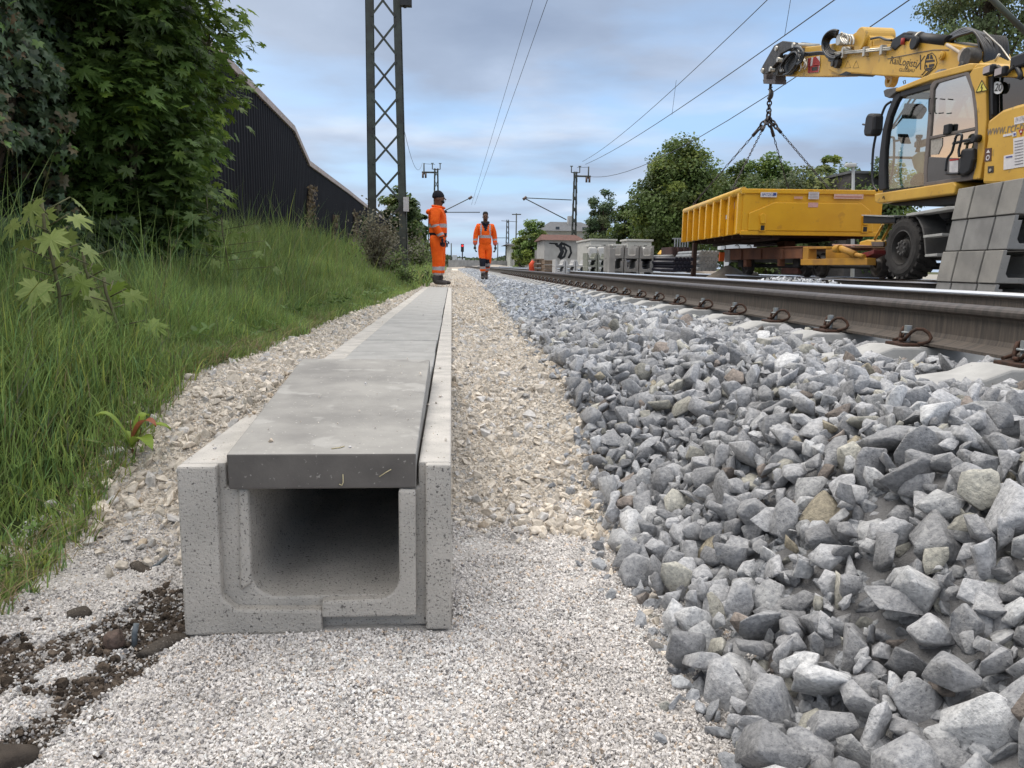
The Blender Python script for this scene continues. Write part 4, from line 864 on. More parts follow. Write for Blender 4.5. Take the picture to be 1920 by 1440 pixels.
shrub(757,503,13.6,.24,.34,700,(.15,.21,.07),'low green weeds hiding the right foot of the nearest lattice mast',126,.05)
shrub(735,498,14.2,.3,.5,800,(.14,.19,.07),'green weeds hiding the middle of the mast foot',127,.05)
# fallen log pieces beside the path behind the worker
mb=MB(); a=atz(752,523,.30); b=atz(800,519,.33); mb.tube([a,(a+b)/2+np.array([0,0,.02]),b],[.05,.07,.06],9); o=mb.build('mossy_log',mat('log',(.09,.10,.05),(.05,.045,.03),scale=20,bump=.8,bscale=40)); tag(o,'dark mossy log lying at the grass edge left of the standing worker','log')
# far wood at the horizon
r=np.random.default_rng(9); n=16000; px=r.uniform(-60,44,n); py=r.uniform(170,260,n); top=1.5+4.0*vnoise(px,py*0,14,3)+2.4*vnoise(px,py*0,4,5)+np.where(px<-8,5,0)*np.clip((-px-8)/20,0,1); pz=.3+r.random(n)**.6*top
t=np.array([.09,.12,.06])[None]*r.uniform(.6,1.4,n)[:,None]*(.7+.7*vnoise(px,pz,2.5,6))[:,None]
v=scatter([QL],np.stack([px,py,pz],1),leafrot(n,0,-.6,.5,.6,r),r.uniform(.7,1.5,n),t); o=np_mesh('far_woods',v[0],v[1],M_leaf,v[2]); tag(o,'far low line of woods at the end of the tracks','woods',kind='stuff')
# ================================================================== MASTS AND WIRES
M_steel=mat('mast_steel',(.070,.085,.070),(.045,.045,.040),scale=4,rough=.6,spec=.4,bump=.2,bscale=60)
M_dark=mat('dark_metal',(.03,.03,.032),(.018,.018,.02),scale=8,rough=.55,spec=.4)
M_ins=mat('insulator',(.10,.06,.045),rough=.3,spec=.6)
def lattice(name,cx,cy,zb,ztop,wb,wt,label,npan,leg=.055,bar=.018,arms=None,group='overhead line masts',off=0):
    root=empty(name,(cx,cy,zb),0,label,'lattice mast',group)
    def wd(z): return wb+(wt-wb)*(z-zb)/(ztop-zb)
    mb=MB()
    for sx in (-1,1):
        for sy in (-1,1):
            a=(cx+sx*wb/2,cy+sy*wb*.32,zb-.3); b=(cx+sx*wt/2,cy+sy*wt*.32,ztop)
            # angle section legs
            for (dx,dy,lx,ly) in ((0,0,leg,.010),(0,0,.010,leg)):
                x0,y0=a[0],a[1]; x1,y1=b[0],b[1]; ex=-sx*lx; ey=-sy*ly
                q=lambda x,y,z:[(x,y,z),(x+ex,y,z),(x+ex,y+ey,z),(x,y+ey,z)]
                mb.hexa(q(x0,y0,a[2])+q(x1,y1,b[2]))
    mb.build('mast_legs',M_steel,root)
    mb=MB(); zs=[zb+.1]; 
    while zs[-1]<ztop-.05: zs.append(min(ztop,zs[-1]+(ztop-zb)/npan))
    for i,(z0,z1) in enumerate(zip(zs[:-1],zs[1:])):
        w0,w1=wd(z0)/2,wd(z1)/2
        for sy in (-1,1):
            y0=cy+sy*(w0*.64+.004); y1=cy+sy*(w1*.64+.004)
            for s in (-1,1): mb.tube([(cx-s*w0,y0+sy*.004*s,z0),(cx+s*w1,y1+sy*.004*s,z1)],bar,4)
        for sx in (-1,1):
            mb.tube([(cx+sx*w0,cy-w0*.64,z0),(cx+sx*w1,cy+w1*.64,z1)],bar,4)
    mb.build('lattice_bars',M_steel,root)
    return root
def flatmast():
    kk=16/14.; cx,cy,zb,zt=-1.12*kk,16.0,.35,9.8; root=empty('lattice_mast',(cx,cy,zb),0,'tall green grey lattice mast rising out of the picture left of the workers','lattice mast','overhead line masts')
    wl=lambda z: -.345*kk; wr=lambda z: (.345-.020*(z-zb)/kk)*kk
    for s in (-1,1):
        mb=MB(); xo=lambda z:(wl(z) if s<0 else wr(z)); t_=.012; w_=.13*kk
        for (a0,a1,b0,b1) in ((0,w_,-.11,-.11+t_),(0,w_,.11-t_,.11),(0,t_,-.11,.11)):
            lo=[];hi=[]
            for z,L_ in ((zb-.4,lo),(zt,hi)):
                x=xo(z); xa,xb_=(x+a0,x+a1) if s<0 else (x-a1,x-a0); L_+=[(cx+xa,cy+b0,z),(cx+xb_,cy+b0,z),(cx+xb_,cy+b1,z),(cx+xa,cy+b1,z)]
            mb.hexa(lo+hi)
        mb.build('mast_leg',M_steel,root)
    z=zb+.22
    while z<zt-.6:
        for s in (-1,1):
            mb=MB(); z0,z1=(z,z+.50*kk) if s>0 else (z+.50*kk,z); x0=wl(z0)+.10*kk; x1=wr(z1)-.10*kk; y_=cy-.112-.006*(s>0)-.003
            d=.021; n=Vector((x1-x0,0,z1-z0)).normalized(); o_=Vector((-n.z,0,n.x))*d
            P=[Vector((cx+x0,y_,z0))+o_,Vector((cx+x0,y_,z0))-o_,Vector((cx+x1,y_,z1))-o_,Vector((cx+x1,y_,z1))+o_]
            mb.hexa([tuple(v) for v in P]+[tuple(v+Vector((0,-.005,0))) for v in P]); mb.build('cross_bar',M_steel,root)
        z+=.605*kk
    return root
big=flatmast()
# match the photograph's leg spacing on the visible part
mb=MB(); p=aty(761,383,15.87); mb.box((p[0]-.05,15.85,p[2]-.14),(p[0]+.06,15.87,p[2]+.14)); mb.build('number_plate',mat('plate_white',(.6,.6,.6),(.5,.5,.5),scale=30),big)
mb=MB(); p=aty(755,6,15.9); mb.box((p[0]-.04,15.7,p[2]-.09),(p[0]+.18,15.86,p[2]+.07)); mb.cyl((p[0]+.05,15.78,p[2]-.12),(p[0]+.05,15.78,p[2]+.16),.03); mb.build('bracket',M_dark,big)
def farmast(px,ytop,ybase,Y,wpx,label,armside,arm=True,canti=None,forks=True):
    t=aty(px,ytop,Y); b=aty(px,ybase,Y); sc=Y/1442.; zb=.3
    r=lattice('lattice_mast',float(b[0]),Y,zb,float(t[2]),wpx*sc,wpx*sc*.55,label,9,leg=.12,bar=.03)
    cx=float(b[0]); zt=float(t[2])
    if forks:
        mb=MB()
        for dx in (-.35,.35): mb.tube([(cx,Y,zt-.1),(cx+dx,Y,zt-.05),(cx+dx,Y,zt+.45)],.05,5); mb.tube([(cx+dx-.12,Y,zt+.45),(cx+dx+.12,Y,zt+.45)],.04,5)
        mb.tube([(cx+armside*1.3,Y,zt-.35),(cx,Y,zt-.35)],.08,5); mb.tube([(cx+armside*1.1,Y,zt-.55),(cx+armside*1.1,Y,zt+.45)],.06,5); mb.tube([(cx+armside*.1,Y,zt+.35),(cx+armside*1.1,Y,zt+.40)],.02,4)
        mb.build('cross_arm',M_steel,r)
        mb=MB(); 
        for q in (.95,1.2): mb.cyl((cx+armside*q,Y,zt-.85),(cx+armside*q,Y,zt-.4),.09,n=8)
        mb.build('insulator',M_ins,r)
    if canti:
        (ax,ay),(bx,by),(cx2,cy2),(dx2,dy2)=canti; P=lambda x,y: aty(x,y,Y)
        mb=MB(); mb.tube([P(ax,ay),P(bx,by)],.045,5); mb.tube([P(cx2,cy2),P(dx2,dy2)],.04,5); mb.build('cantilever',M_steel,r)
        mb=MB(); a_=P(ax,ay); mb.cyl(a_+np.array([-.15,0,-.1]),a_+np.array([.15,0,.12]),.12,n=8); mb.build('insulator',M_ins,r)
    return r
farmast(818,316,488,72,13,'second lattice mast of the wall side, its head above the standing worker',-1,canti=((882,371),(822,401),(822,398),(900,398)))
farmast(1075,322,478,66,11,'lattice mast between the graffiti hut and the grey cabinets, cantilever pointing left',1,canti=((984,372),(1062,412),(984,371),(1072,375)))
farmast(951,412,487,120,8,'small distant lattice mast right of the walking worker',1,forks=False,canti=((930,446),(950,446),(970,416),(940,414)))
farmast(805,400,492,100,6,'slender distant mast right behind the standing worker',1,forks=False)
def pole(px,yt,yb,Y,r,label,lab2=None,arm=None):
    t=aty(px,yt,Y); b=aty(px,yb,Y); root=empty('steel_pole',(float(b[0]),Y,.3),0,label,'pole'); mb=MB(); mb.cyl((b[0],Y,.2),(b[0],Y,t[2]),r,r*.8,8); mb.build('shaft',M_steel,root)
    if arm: mb=MB(); mb.tube([aty(*arm[0],Y),aty(*arm[1],Y)],r*.7,6); mb.build('arm',M_steel,root)
    return root
pole(967,400,486,95,.09,'thin distant pole with short crossbar right of the small lattice mast',arm=((960,402),(977,402)))
pole(846,456,494,150,.12,'short pale pole left of the red signal')
pole(933,455,492,140,.10,'very thin far pole just right of the walking worker')
pb=pole(1915,-60,400,11,.06,'grey steel pole behind the excavator at the right edge',arm=((1852,-10),(1925,62)))
# railway signal
p=aty(867,462,130); s=empty('railway_signal',(float(p[0]),130,.3),0,'distant railway signal showing a red light between the two workers','signal')
mb=MB(); mb.cyl((p[0],130,.3),(p[0],130,p[2]),.10,n=8); mb.build('post',M_dark,s); mb=MB(); mb.box((p[0]-.25,129.8,p[2]-.9),(p[0]+.25,130.1,p[2]+.4)); mb.build('signal_head',M_dark,s,bevel=.05)
mb=MB(); mb.cyl((p[0],129.78,p[2]+.1),(p[0],129.70,p[2]+.1),.17,n=16); mb.build('red_lamp',mat('redlamp',(.6,.03,.03),emit=(.6,.02,.02)),s)
# wires
M_wire=mat('wire',(.05,.055,.06),rough=.5)
def wire(a,b,r,label,sag=0,n=14,cat='overhead wire'):
    a=np.array(a,float); b=np.array(b,float); pts=[a+(b-a)*t-np.array([0,0,sag*4*t*(1-t)]) for t in np.linspace(0,1,n)]
    mb=MB(); mb.tube(pts,[r*(1+.10*max(0,p[1]-12)/10) for p in pts],5); return tag(mb.build('overhead_wire',M_wire),label,cat,'overhead wires')
def wirepx(p0,p1,X0,X1,r,label,sag=0): return wire(atx(*p0,X0),atx(*p1,X1),r,label,sag)
wirepx((1017,-60),(884,384),2.3,2.0,.007,'left one of the two close wires running down to between the workers')
wirepx((1037,-30),(890,384),2.3,2.2,.007,'right one of the two close wires running down to between the workers')
wirepx((1490,-50),(1092,303),7.2,11.0,.010,'thin upper wire ending left of the mast head by the graffiti hut',.4)
wirepx((1640,-54),(1098,308),7.2,11.0,.012,'long wire crossing the sky from the top edge to the mast by the hut',.3)
wirepx((1760,-38),(1105,331),8.2,11.6,.012,'rightmost long wire, passing behind the hook of the crane arm',1.0)
wirepx((752,215),(792,305),-1.3,-1.6,.006,'thin wire sagging from the nearest lattice mast to the next one',.8)
wirepx((738,-40),(756,225),-1.25,-1.3,.006,'thin wire hanging down inside the nearest lattice mast')
wirepx((1268,150),(1260,215),8.4,8.5,.006,'short dropper wire between the two long wires above the trees')
wirepx((1484,-10),(1471,68),7.3,7.3,.006,'short dropper wire above the crane arm tip')
# ================================================================== BACKGROUND BUILDINGS AND YARD
M_plaster=mat('plaster',(.42,.41,.39),(.33,.32,.30),scale=2,rough=.9,bump=.2,bscale=20)
M_plaster2=mat('light_plaster',(.50,.50,.44),(.42,.42,.38),scale=1,rough=.9)
M_roofr=mat('brown_red_tiles',(.15,.075,.06),(.10,.055,.045),scale=4,rough=.9,bump=.5,bscale=12)
M_roofg=mat('slate_roof',(.13,.135,.14),(.09,.092,.10),scale=3,rough=.8)
M_glassd=mat('dark_window',(.03,.035,.04),rough=.15,spec=.6)
M_brick=mat('dark_brick',(.085,.078,.075),(.055,.05,.05),scale=3,rough=.9,bump=.5,bscale=14,stretch=(1,1,4))
def P2(x,y,Y): p=aty(x,y,Y); return float(p[0]),float(p[2])
def housebox(name,x0,x1,yt,yroof,Y,dep,mw,mr,label,cat,hip=.2,wins=(),over=.3):
    xa,zt=P2(x0,yt,Y); xb,_=P2(x1,yt,Y); _,zr=P2(x0,yroof,Y); root=empty(name,((xa+xb)/2,Y,.3),0,label,cat)
    mb=MB(); mb.box((xa,Y,.2),(xb,Y+dep,zt)); mb.build('walls',mw,root)
    mb=MB(); h=(xb-xa)*hip; mb.add([(xa-over,Y-over,zt),(xb+over,Y-over,zt),(xb+over,Y+dep+over,zt),(xa-over,Y+dep+over,zt),(xa+h,Y+dep/2,zr),(xb-h,Y+dep/2,zr)],[(0,1,5,4),(2,3,4,5),(1,2,5),(3,0,4),(3,2,1,0)]); mb.build('roof',mr,root)
    for (u0,v0,u1,v1) in wins:
        mb=MB(); a=P2(u0,v0,Y); b=P2(u1,v1,Y); mb.box((a[0],Y-.03,b[1]),(b[0],Y+.05,a[1])); mb.build('window',M_glassd,root)
    return root
hut=housebox('hut',1021,1091,450,437,58,5,M_plaster,M_roofr,'low concrete hut with black graffiti and a brown red roof','hut',hip=.02,over=.25)
mb=MB()
def gpx(x,y,Y=57.96): return aty(x,y,Y)
for pts,rr in (([(1042,457),(1047,462),(1053,456),(1060,459)],.10),([(1050,460),(1054,472),(1048,484)],.16),([(1060,458),(1069,463),(1071,474),(1066,484)],.08),([(1044,460),(1056,466),(1052,478)],.10),([(1057,462),(1062,470),(1058,481),(1050,486)],.09),([(1030,456),(1046,457)],.05)):
    mb.tube([gpx(*q) for q in pts],rr,5)
vs=[(x,57.985+(y-57.96)*.04,z) for x,y,z in mb.v]; mb.v=vs; mb.build('graffiti',mat('graffiti_paint',(.03,.032,.035),rough=.9),hut)
housebox('house',1024,1119,433,411,92,10,M_plaster2,M_roofg,'two storey house with grey hipped roof behind the graffiti hut','house',hip=.18,wins=((1042,425,1049,431),(1092,426,1099,431)),over=.9)
a=P2(1066,405,95); b=P2(1072,415,95); mb=MB(); mb.box((a[0],95,b[1]-1),(b[0],96,a[1])); tag(mb.build('chimney',M_plaster),'grey chimney on the ridge of the grey roofed house','chimney')
housebox('building',957,984,459,455,112,9,M_plaster2,M_roofg,'pale two storey building at the left end of the concrete fence','building',hip=.1,wins=((964,470,967,476),(972,470,975,476),(964,482,968,490),(973,480,977,490)),over=.8)
# long dark brick building behind the excavator
a=P2(1596,325,31); b=P2(1668,325,31); root=empty('brick_building',((a[0]+b[0])/2,31,.3),0,'dark brick building with flat roof between the street lamp and the excavator cab','building')
mb=MB(); mb.box((a[0],31,.2),(b[0],40,a[1])); mb.build('brick_wall',M_brick,root); mb=MB(); mb.box((a[0]-.08,30.92,a[1]),(b[0]+.08,40.1,a[1]+.1)); mb.build('roof_edge',M_roofg,root)
# concrete panel fence
f=empty('concrete_fence',(9.2,80,.3),0,'grey concrete panel fence running away left of the graffiti hut','fence'); M_fc=mat('fence_concrete',(.40,.39,.37),(.29,.28,.27),scale=2,rough=.95,bump=.4,bscale=10)
a=aty(1020,470,60); b=aty(958,488,118)
mb=MB(); mb.hexa([(a[0],60,.2),(a[0]+.2,60,.2),(b[0]+.2,118,.2),(b[0],118,.2),(a[0],60,1.95),(a[0]+.2,60,1.95),(b[0]+.2,118,1.9),(b[0],118,1.9)]); mb.build('panels',M_fc,f)
mb=MB()
for t in np.linspace(0,1,16): x=a[0]+(b[0]-a[0])*t; y=60+58*t; mb.box((x-.12,y-.1,.2),(x+.1,y+.1,2.05))
mb.build('fence_posts',M_fc,f)
mb=MB(); mb.box((-.5,118,.2),(12,118.3,1.4)); 
for k in range(12): mb.box((-.5+k,117.9,.2),(-.3+k,118,1.5))
tag(mb.build('concrete_wall',M_fc),'low pale concrete wall across the end of the yard behind the walking worker','wall')
# grey service cabinets
M_cab=mat('cabinet_beige',(.50,.49,.45),(.42,.41,.38),scale=3,rough=.7)
M_cabd=mat('cabinet_gap',(.16,.16,.15),rough=.8)
def cabinet(x0,x1,yt,Y,dep,label,doors,xside=None):
    a=P2(x0,yt,Y); b=P2(x1,yt,Y); root=empty('service_cabinet',((a[0]+b[0])/2,Y,.3),0,label,'cabinet','pale cabinets in the yard')
    mb=MB(); mb.box((a[0],Y,.25),(b[0],Y+dep,a[1])); mb.build('housing',M_cab,root,bevel=.02); mb=MB(); mb.box((a[0]-.08,Y-.08,a[1]),(b[0]+.08,Y+dep+.08,a[1]+.10)); mb.build('lid',M_cab,root,bevel=.02)
    for (u0,v0,u1,v1) in doors:
        p=P2(u0,v0,Y); q=P2(u1,v1,Y); mb=MB(); mb.box((p[0],Y-.02,q[1]),(q[0],Y+.02,p[1])); mb.build('vent',M_cabd,root)
cabinet(1108,1155,451,44,4.7,'long pale service cabinet right of the mast by the graffiti hut',((1132,459,1136,461),(1143,459,1147,461)))
cabinet(1177,1222,452,40,1.5,'pale service cabinet with dark vents behind the open trough stack',((1189,460,1195,463),(1207,460,1213,463)))
cabinet(1106,1124,463,38,.8,'small pale cabinet in front of the long one',())
cabinet(1152,1170,462,34,1,'small pale cabinet behind the middle of the trough stacks',())
# street lamp
p=aty(1600,312,26); root=empty('street_lamp',(float(p[0]),26,.3),0,'street lamp with flat head rising behind the right end of the container','street lamp')
q=aty(1603,470,26); mb=MB(); mb.cyl((q[0],26,.3),(p[0],26,p[2]),.07,.05,8); mb.build('lamp_post',mat('grey_post',(.35,.36,.36)),root); mb=MB(); a=aty(1585,314,26); mb.box((a[0],25.9,p[2]-.02),(p[0]+.08,26.1,p[2]+.10)); mb.build('lamp_head',mat('lamp_head',(.5,.51,.5)),root,bevel=.04)
# far trucks / white containers at the end of the line
M_white=mat('white_paint',(.62,.64,.66),(.52,.54,.56),scale=1,rough=.5)
def truck(x0,x1,yt,Y,label):
    a=P2(x0,yt,Y); b=P2(x1,yt,Y); r=empty('parked_truck',(a[0],Y,.3),0,label,'truck','distant white vehicles'); mb=MB(); mb.box((a[0],Y,1.0),(b[0],Y+3,a[1])); mb.build('box_body',M_white,r,bevel=.05); mb=MB(); mb.box((a[0]-.1,Y-.05,.5),(b[0]+.1,Y+3,1.0)); mb.build('chassis',M_dark,r)
    for k in (.15,.8): x=a[0]+(b[0]-a[0])*k; mb=MB(); mb.cyl((x,Y-.15,.75),(x,Y+.15,.75),.45,n=12); mb.build('wheel',M_dark,r)
truck(848,857,478,150,'distant white box vehicle left of the red signal, the taller one')
truck(858,872,484,150,'distant low white vehicle under the red signal')
# pallets with orange barrier
M_wood=mat('pallet_wood',(.27,.20,.14),(.16,.12,.09),scale=6,rough=.9,stretch=(1,1,8)); M_or=mat('orange_plastic',(.75,.09,.03),(.6,.07,.03),scale=5,rough=.5)
def pallet(px0,px1,yb,yt,Y,label):
    a=P2(px0,yb,Y); b=P2(px1,yt,Y); r=empty('pallet_stack',((a[0]+b[0])/2,Y,.3),0,label,'pallet','pallets left of the trough stacks'); n=4; h=(b[1]-.3)/n
    for i in range(n):
        mb=MB(); z=.3+h*i
        for k in range(3): x=a[0]+(b[0]-a[0])*k/2.2; mb.box((x,Y,z),(x+.12,Y+1.1,z+h*.6))
        mb.box((a[0],Y-.02,z+h*.62),(b[0],Y+1.1,z+h*.86)); mb.build('pallet',M_wood,r)
pallet(1001,1020,511,484,27,'stack of worn wooden pallets beside the orange barrier')
pallet(1021,1037,511,487,26,'stack of pallets with pale slabs between them, next to the grey trough stack')
mb=MB(); pts=[aty(997,508,26.5),aty(996,496,26.5),aty(1000,489,26.5),aty(1010,483,26.5),aty(1022,484,26.5)]; mb.tube(pts[:3],[.10,.08,.05],6); o=mb.build('barrier_hose',M_or); tag(o,'orange red plastic barrier foot leaning on the wooden pallets','barrier foot')
# ------------------------------------------------------------------ stacked troughs
M_tr=mat('stack_concrete',(.31,.305,.295),(.23,.225,.22),scale=4,detail=9,rough=.95,spec=.1,bump=.6,bscale=90,spots=(60,.66,(.13,.13,.12),.5),bdist=.004)
M_trl=mat('stack_concrete_pale',(.52,.52,.52),(.43,.43,.43),scale=4,detail=8,rough=.95,bump=.5,bscale=70)
M_trg=mat('stack_concrete_mossy',(.27,.28,.24),(.20,.21,.18),scale=3,detail=8,rough=.95,bump=.5,bscale=70)
def utrough(w,h,L,t,bt,lean=0,grooves=(),ledge=True):
    """U trough, open end towards -y, width along x from 0 to w; optional upright grooves on the -x face"""
    mb=MB(); r=.03
    prof=[(0,0),(w,0),(w,h),(w-t*.55,h),(w-t*.55,h-.05),(w-t,h-.05),(w-t,bt+r),(w-t-r,bt),(t+r,bt),(t,bt+r),(t,h-.05),(t*.55,h-.05),(t*.55,h),(0,h)]
    mb.prism(prof,'y',0,L)
    return mb
def place(mb,name,m,loc,rz,label,group,lean=0,bevel=.006,cat='cable trough'):
    mb.v=[(x,y+lean*z,z) for x,y,z in mb.v]; o=mb.build(name,m,None,bevel=bevel); o.location=loc; o.rotation_euler=(0,0,rz); return tag(o,label,cat,group)
# near stack: long faces to the left, open ends to the camera; grooves split each long face into three fields
g_='cable troughs stacked beside the excavator'
nA=atx(1905,322,5.0)
ysd=5.0/.776; LL=.16*5.0; SX=4.93
def neartrough(lean):
    mb=MB(); w,h,L=.46,.296,.98; t=.075
    prof=[(0,0),(w,0),(w,h),(w-.035,h),(w-.035,h-.045),(w-t,h-.045),(w-t,.085),(w-t-.03,.05),(t+.03,.05),(t,.085),(t,h-.045),(.035,h-.045),(.035,h),(0,h)]
    ys=[(0,.27),(.295,.70),(.725,L)]
    for a,b in ys: mb.prism(prof,'y',a,b-.0)
    pi=[(.014,.004),(w-.014,.004),(w-.014,h-.004),(w-.035,h-.004),(w-.035,h-.049),(w-t,h-.049),(w-t,.085),(w-t-.03,.054),(t+.03,.054),(t,.085),(t,h-.049),(.035,h-.049),(.035,h-.004),(.014,h-.004)]
    for a,b in ((.27,.295),(.70,.725)): mb.prism(pi,'y',a-.001,b+.001)
    mb.v=[(x,y+lean*(h*0+z),z) for x,y,z in mb.v]; return mb
LEAN=-.25; proto=None; zs0=.30; base=atx(1872,545,SX)
names=['bottom trough of the leaning stack beside the excavator','second trough from the bottom of the leaning stack beside the excavator','third trough from the bottom of the leaning stack beside the excavator','top trough of the leaning stack beside the excavator, hiding the lower engine cover']
y_at=float(base[1]); z_at=float(base[2])
for k in range(4):
    z=zs0+.306*k
    if proto is None: o=neartrough(LEAN).build('cable_trough',M_tr,None,bevel=.006); proto=o
    else: o=proto.copy(); COL.objects.link(o)
    if k%2: o.data=o.data.copy(); o.data.materials[0]=mat('stack_concrete_warm',(.345,.33,.305),(.24,.232,.22),scale=3,detail=9,rough=.95,spec=.1,bump=.6,bscale=90,spots=(40,.66,(.15,.14,.12),.5),bdist=.004)
    o.location=(SX+(.012,-.006,.008,-.01)[k],y_at+.06+LEAN*(z-z_at),z); o.rotation_euler=(0,0,-R_(4.2)); tag(o,names[k],'cable trough',g_)
# middle stacks between the tracks
g2='open cable troughs stacked in rows between the tracks'
def midstack(x0,x1,ncol,ybot,rows,Y,mt,labf,hrow,w=None,L=.7,lean=0,opentop=False,zb=.33,gap=.02):
    a=aty(x0,ybot,Y); b=aty(x1,ybot,Y); W=(b[0]-a[0])/ncol; k0=None
    for c in range(ncol):
        for q in range(rows):
            if k0 is None: k0=utrough(W-gap,hrow-.006,L,(W)*.20,hrow*.22).build('cable_trough',mt,None,bevel=.004); o=k0
            else: o=k0.copy(); COL.objects.link(o)
            o.location=(float(a[0])+W*c,Y+lean*q,zb+hrow*q); tag(o,labf(c,q),'cable trough',g2)
cn=lambda c,n:['left','middle','right'][c] if n==3 else ['left','right'][c]
rn=['bottom','second','third','top']
midstack(1142,1226,3,512,3,17.5,M_tr,lambda c,q:f'{["bottom","middle","topmost open"][q]} trough in the {cn(c,3)} column of the tall grey stack nearest the wagon',.30,opentop=True,zb=.30)
midstack(1101,1141,2,512,4,20.5,M_trg,lambda c,q:f'{["bottom","second","third","top"][q]} trough in the {cn(c,2)} column of the mossy green grey stack',.185,lean=.03)
midstack(1041,1099,3,512,3,22.5,M_trl,lambda c,q:f'{["bottom","middle","top"][q]} trough in the {cn(c,3)} column of the pale grey stack at the left',.20,zb=.30)
# an upright trough post at the corner of the tall stack
mb=MB(); a=aty(1140,512,17.3); b=aty(1151,512,17.3); t=aty(1145,466,17.3); mb.box((a[0],17.2,.3),(b[0],17.42,t[2])); tag(mb.build('concrete_post',M_tr,None,bevel=.01),'upright grey concrete piece at the left corner of the tall trough stack','post')
for (x0,x1,Y,lb) in ((1104,1120,30,'pale bag behind the mossy stack, the left one'),(1122,1136,30,'pale bag behind the mossy stack, the right one'),(1190,1203,24,'pale lumpy bag behind the middle of the tall stack'),(1206,1226,24,'rounded white bag at the right end above the tall stack')):
    a=P2(x0,466,Y); b=P2(x1,466,Y); t=P2(x0,463,Y)[1]; mb=MB(); w=(b[0]-a[0]); mb.box((a[0],Y,.3),(b[0],Y+w,t)); o=mb.build('bulk_bag',mat('bag_white',(.55,.54,.51),(.45,.44,.42),scale=5,bump=.6,bscale=8),None,bevel=w*.25,bseg=4); tag(o,lb,'bulk bag','pale bulk bags behind the stacks')
# pipes and dark profile bundles
M_pipe=mat('dark_pipe',(.025,.025,.04),(.015,.015,.025),scale=4,rough=.4,spec=.5); M_pipeg=mat('grey_pipe',(.30,.31,.32),(.2,.21,.22),scale=4,rough=.6)
def bundle(px0,px1,py0,py1,Y,m,label,nx,nz,rr,L=3,dx=0):
    a=aty(px0,py0,Y); b=aty(px1,py1,Y); root=empty('pipe_bundle',(float(a[0]),Y,float(b[2])),0,label,'pipes','pipe bundles lying between stacks and wagon')
    for i in range(nx):
        for j in range(nz):
            x=a[0]+(b[0]-a[0])*(i+.5*(j%2))/nx+rr; z=b[2]+(a[2]-b[2])*(j+.5)/nz; mb=MB(); mb.tube([(x,Y,z),(x+dx,Y+L,z+.02)],rr,8); mb.build('pipe',m,root)
bundle(1262,1296,482,510,16.5,M_pipe,'bundle of dark blue pipes left of the rusty upright beam',5,4,.042,dx=-.6)
bundle(1310,1344,470,508,19,M_pipeg,'stack of grey pipes right of the rusty upright beam',5,6,.05,dx=.3)
mb=MB(); 
for k,y in enumerate((482,489,497,504)): mb.tube([aty(1226,y,18),aty(1262,y-1,17.4)],.045,6)
o=mb.build('rail_profiles',M_pipeg); tag(o,'grey steel profiles lying flat right of the tall trough stack','profiles')
mb=MB(); a=P2(1240,467,30); b=P2(1258,485,30); mb.prism([(a[0],(a[1]+b[1])/2),(a[0]+.12,a[1]-.03),(b[0],a[1]+.03),(b[0],b[1]),(a[0]+.12,b[1]+.05)],'y',30,30.6); tag(mb.build('yellow_bucket',mat('machine_yellow2',(.70,.40,.03),(.6,.33,.03),scale=3,rough=.5),None,bevel=.02),'yellow pointed machine part standing in the yard left of the dark steel block','machine part')
mb=MB(); a=P2(1258,463,26); b=P2(1292,500,26); mb.box((a[0],26,.3),(b[0],27.2,a[1])); 
for k in range(4): x=a[0]+(b[0]-a[0])*k/3.3; mb.box((x,25.9,.3),(x+.05,26,a[1]))
tag(mb.build('steel_block',mat('rust_dark',(.075,.04,.035),(.045,.028,.026),scale=3,rough=.8),None),'dark rusty steel crate under the left end of the container','crate')
a=P2(1262,446,26); mb=MB(); 
for k in range(6): x=a[0]+.06+k*.09; mb.box((x,26.0,a[1]-.36),(x+.03,26.05,a[1]))
mb.box((a[0],26.06,a[1]-.04),(a[0]+.6,26.1,a[1])); tag(mb.build('grey_railing',M_pipeg),'short grey railing on top of the dark rusty crate','railing')
# sand heap and rubble behind the wagon
def heap(px,py,Y,w,h,m,label,seed,zb=.3,kind=None):
    p=aty(px,py,Y); n=24; u=np.linspace(-1,1,n); X,Yg=np.meshgrid(u,u); rr=np.sqrt(X*X+Yg*Yg); Z=np.clip(1-rr,0,1)**.9*h*(1+.5*(vnoise(X*3,Yg*3,.6,seed)-.5))-.05; V=np.stack([p[0]+X*w,Y+Yg*w*.8,zb+Z],-1).reshape(-1,3); i=np.arange(n-1)[:,None]*n+np.arange(n-1)[None]; F=np.stack([i,i+1,i+n+1,i+n],-1).reshape(-1,4)
    o=np_mesh('gravel_heap',V,F,m,None,True); tag(o,label,'gravel heap',kind='stuff')
M_sand=mat('heap_sand',(.42,.37,.31),(.30,.26,.22),scale=5,bump=1,bscale=16,rough=.95)
heap(1380,500,17,1.0,.55,M_sand,'pale gravel heap seen under the wagon beside the pipes',5); heap(1600,510,15.5,1.7,.32,M_sand,'brown gravel heap behind the small rail wheel',6)
heap(1320,505,22,1.2,.5,M_sand,'beige gravel heap behind the grey pipes',7); heap(930,495,100,7,.5,M_sand,'long low pale heap beyond the walking worker',8)
heap(1190,490,46,4,.9,M_sand,'pale gravel heap behind the service cabinets',9)
mb=MB(); a=P2(1352,457,24); b=P2(1418,469,24); mb.box((a[0],24,b[1]),(b[0],24.3,a[1])); mb.box((a[0]+.2,24.05,.3),(a[0]+.3,24.2,b[1])); mb.box((b[0]-.3,24.05,.3),(b[0]-.2,24.2,b[1]))
o=mb.build('white_banner',M_white); tag(o,'white sheeted barrier with dark curls visible under the container','barrier')
mb=MB()
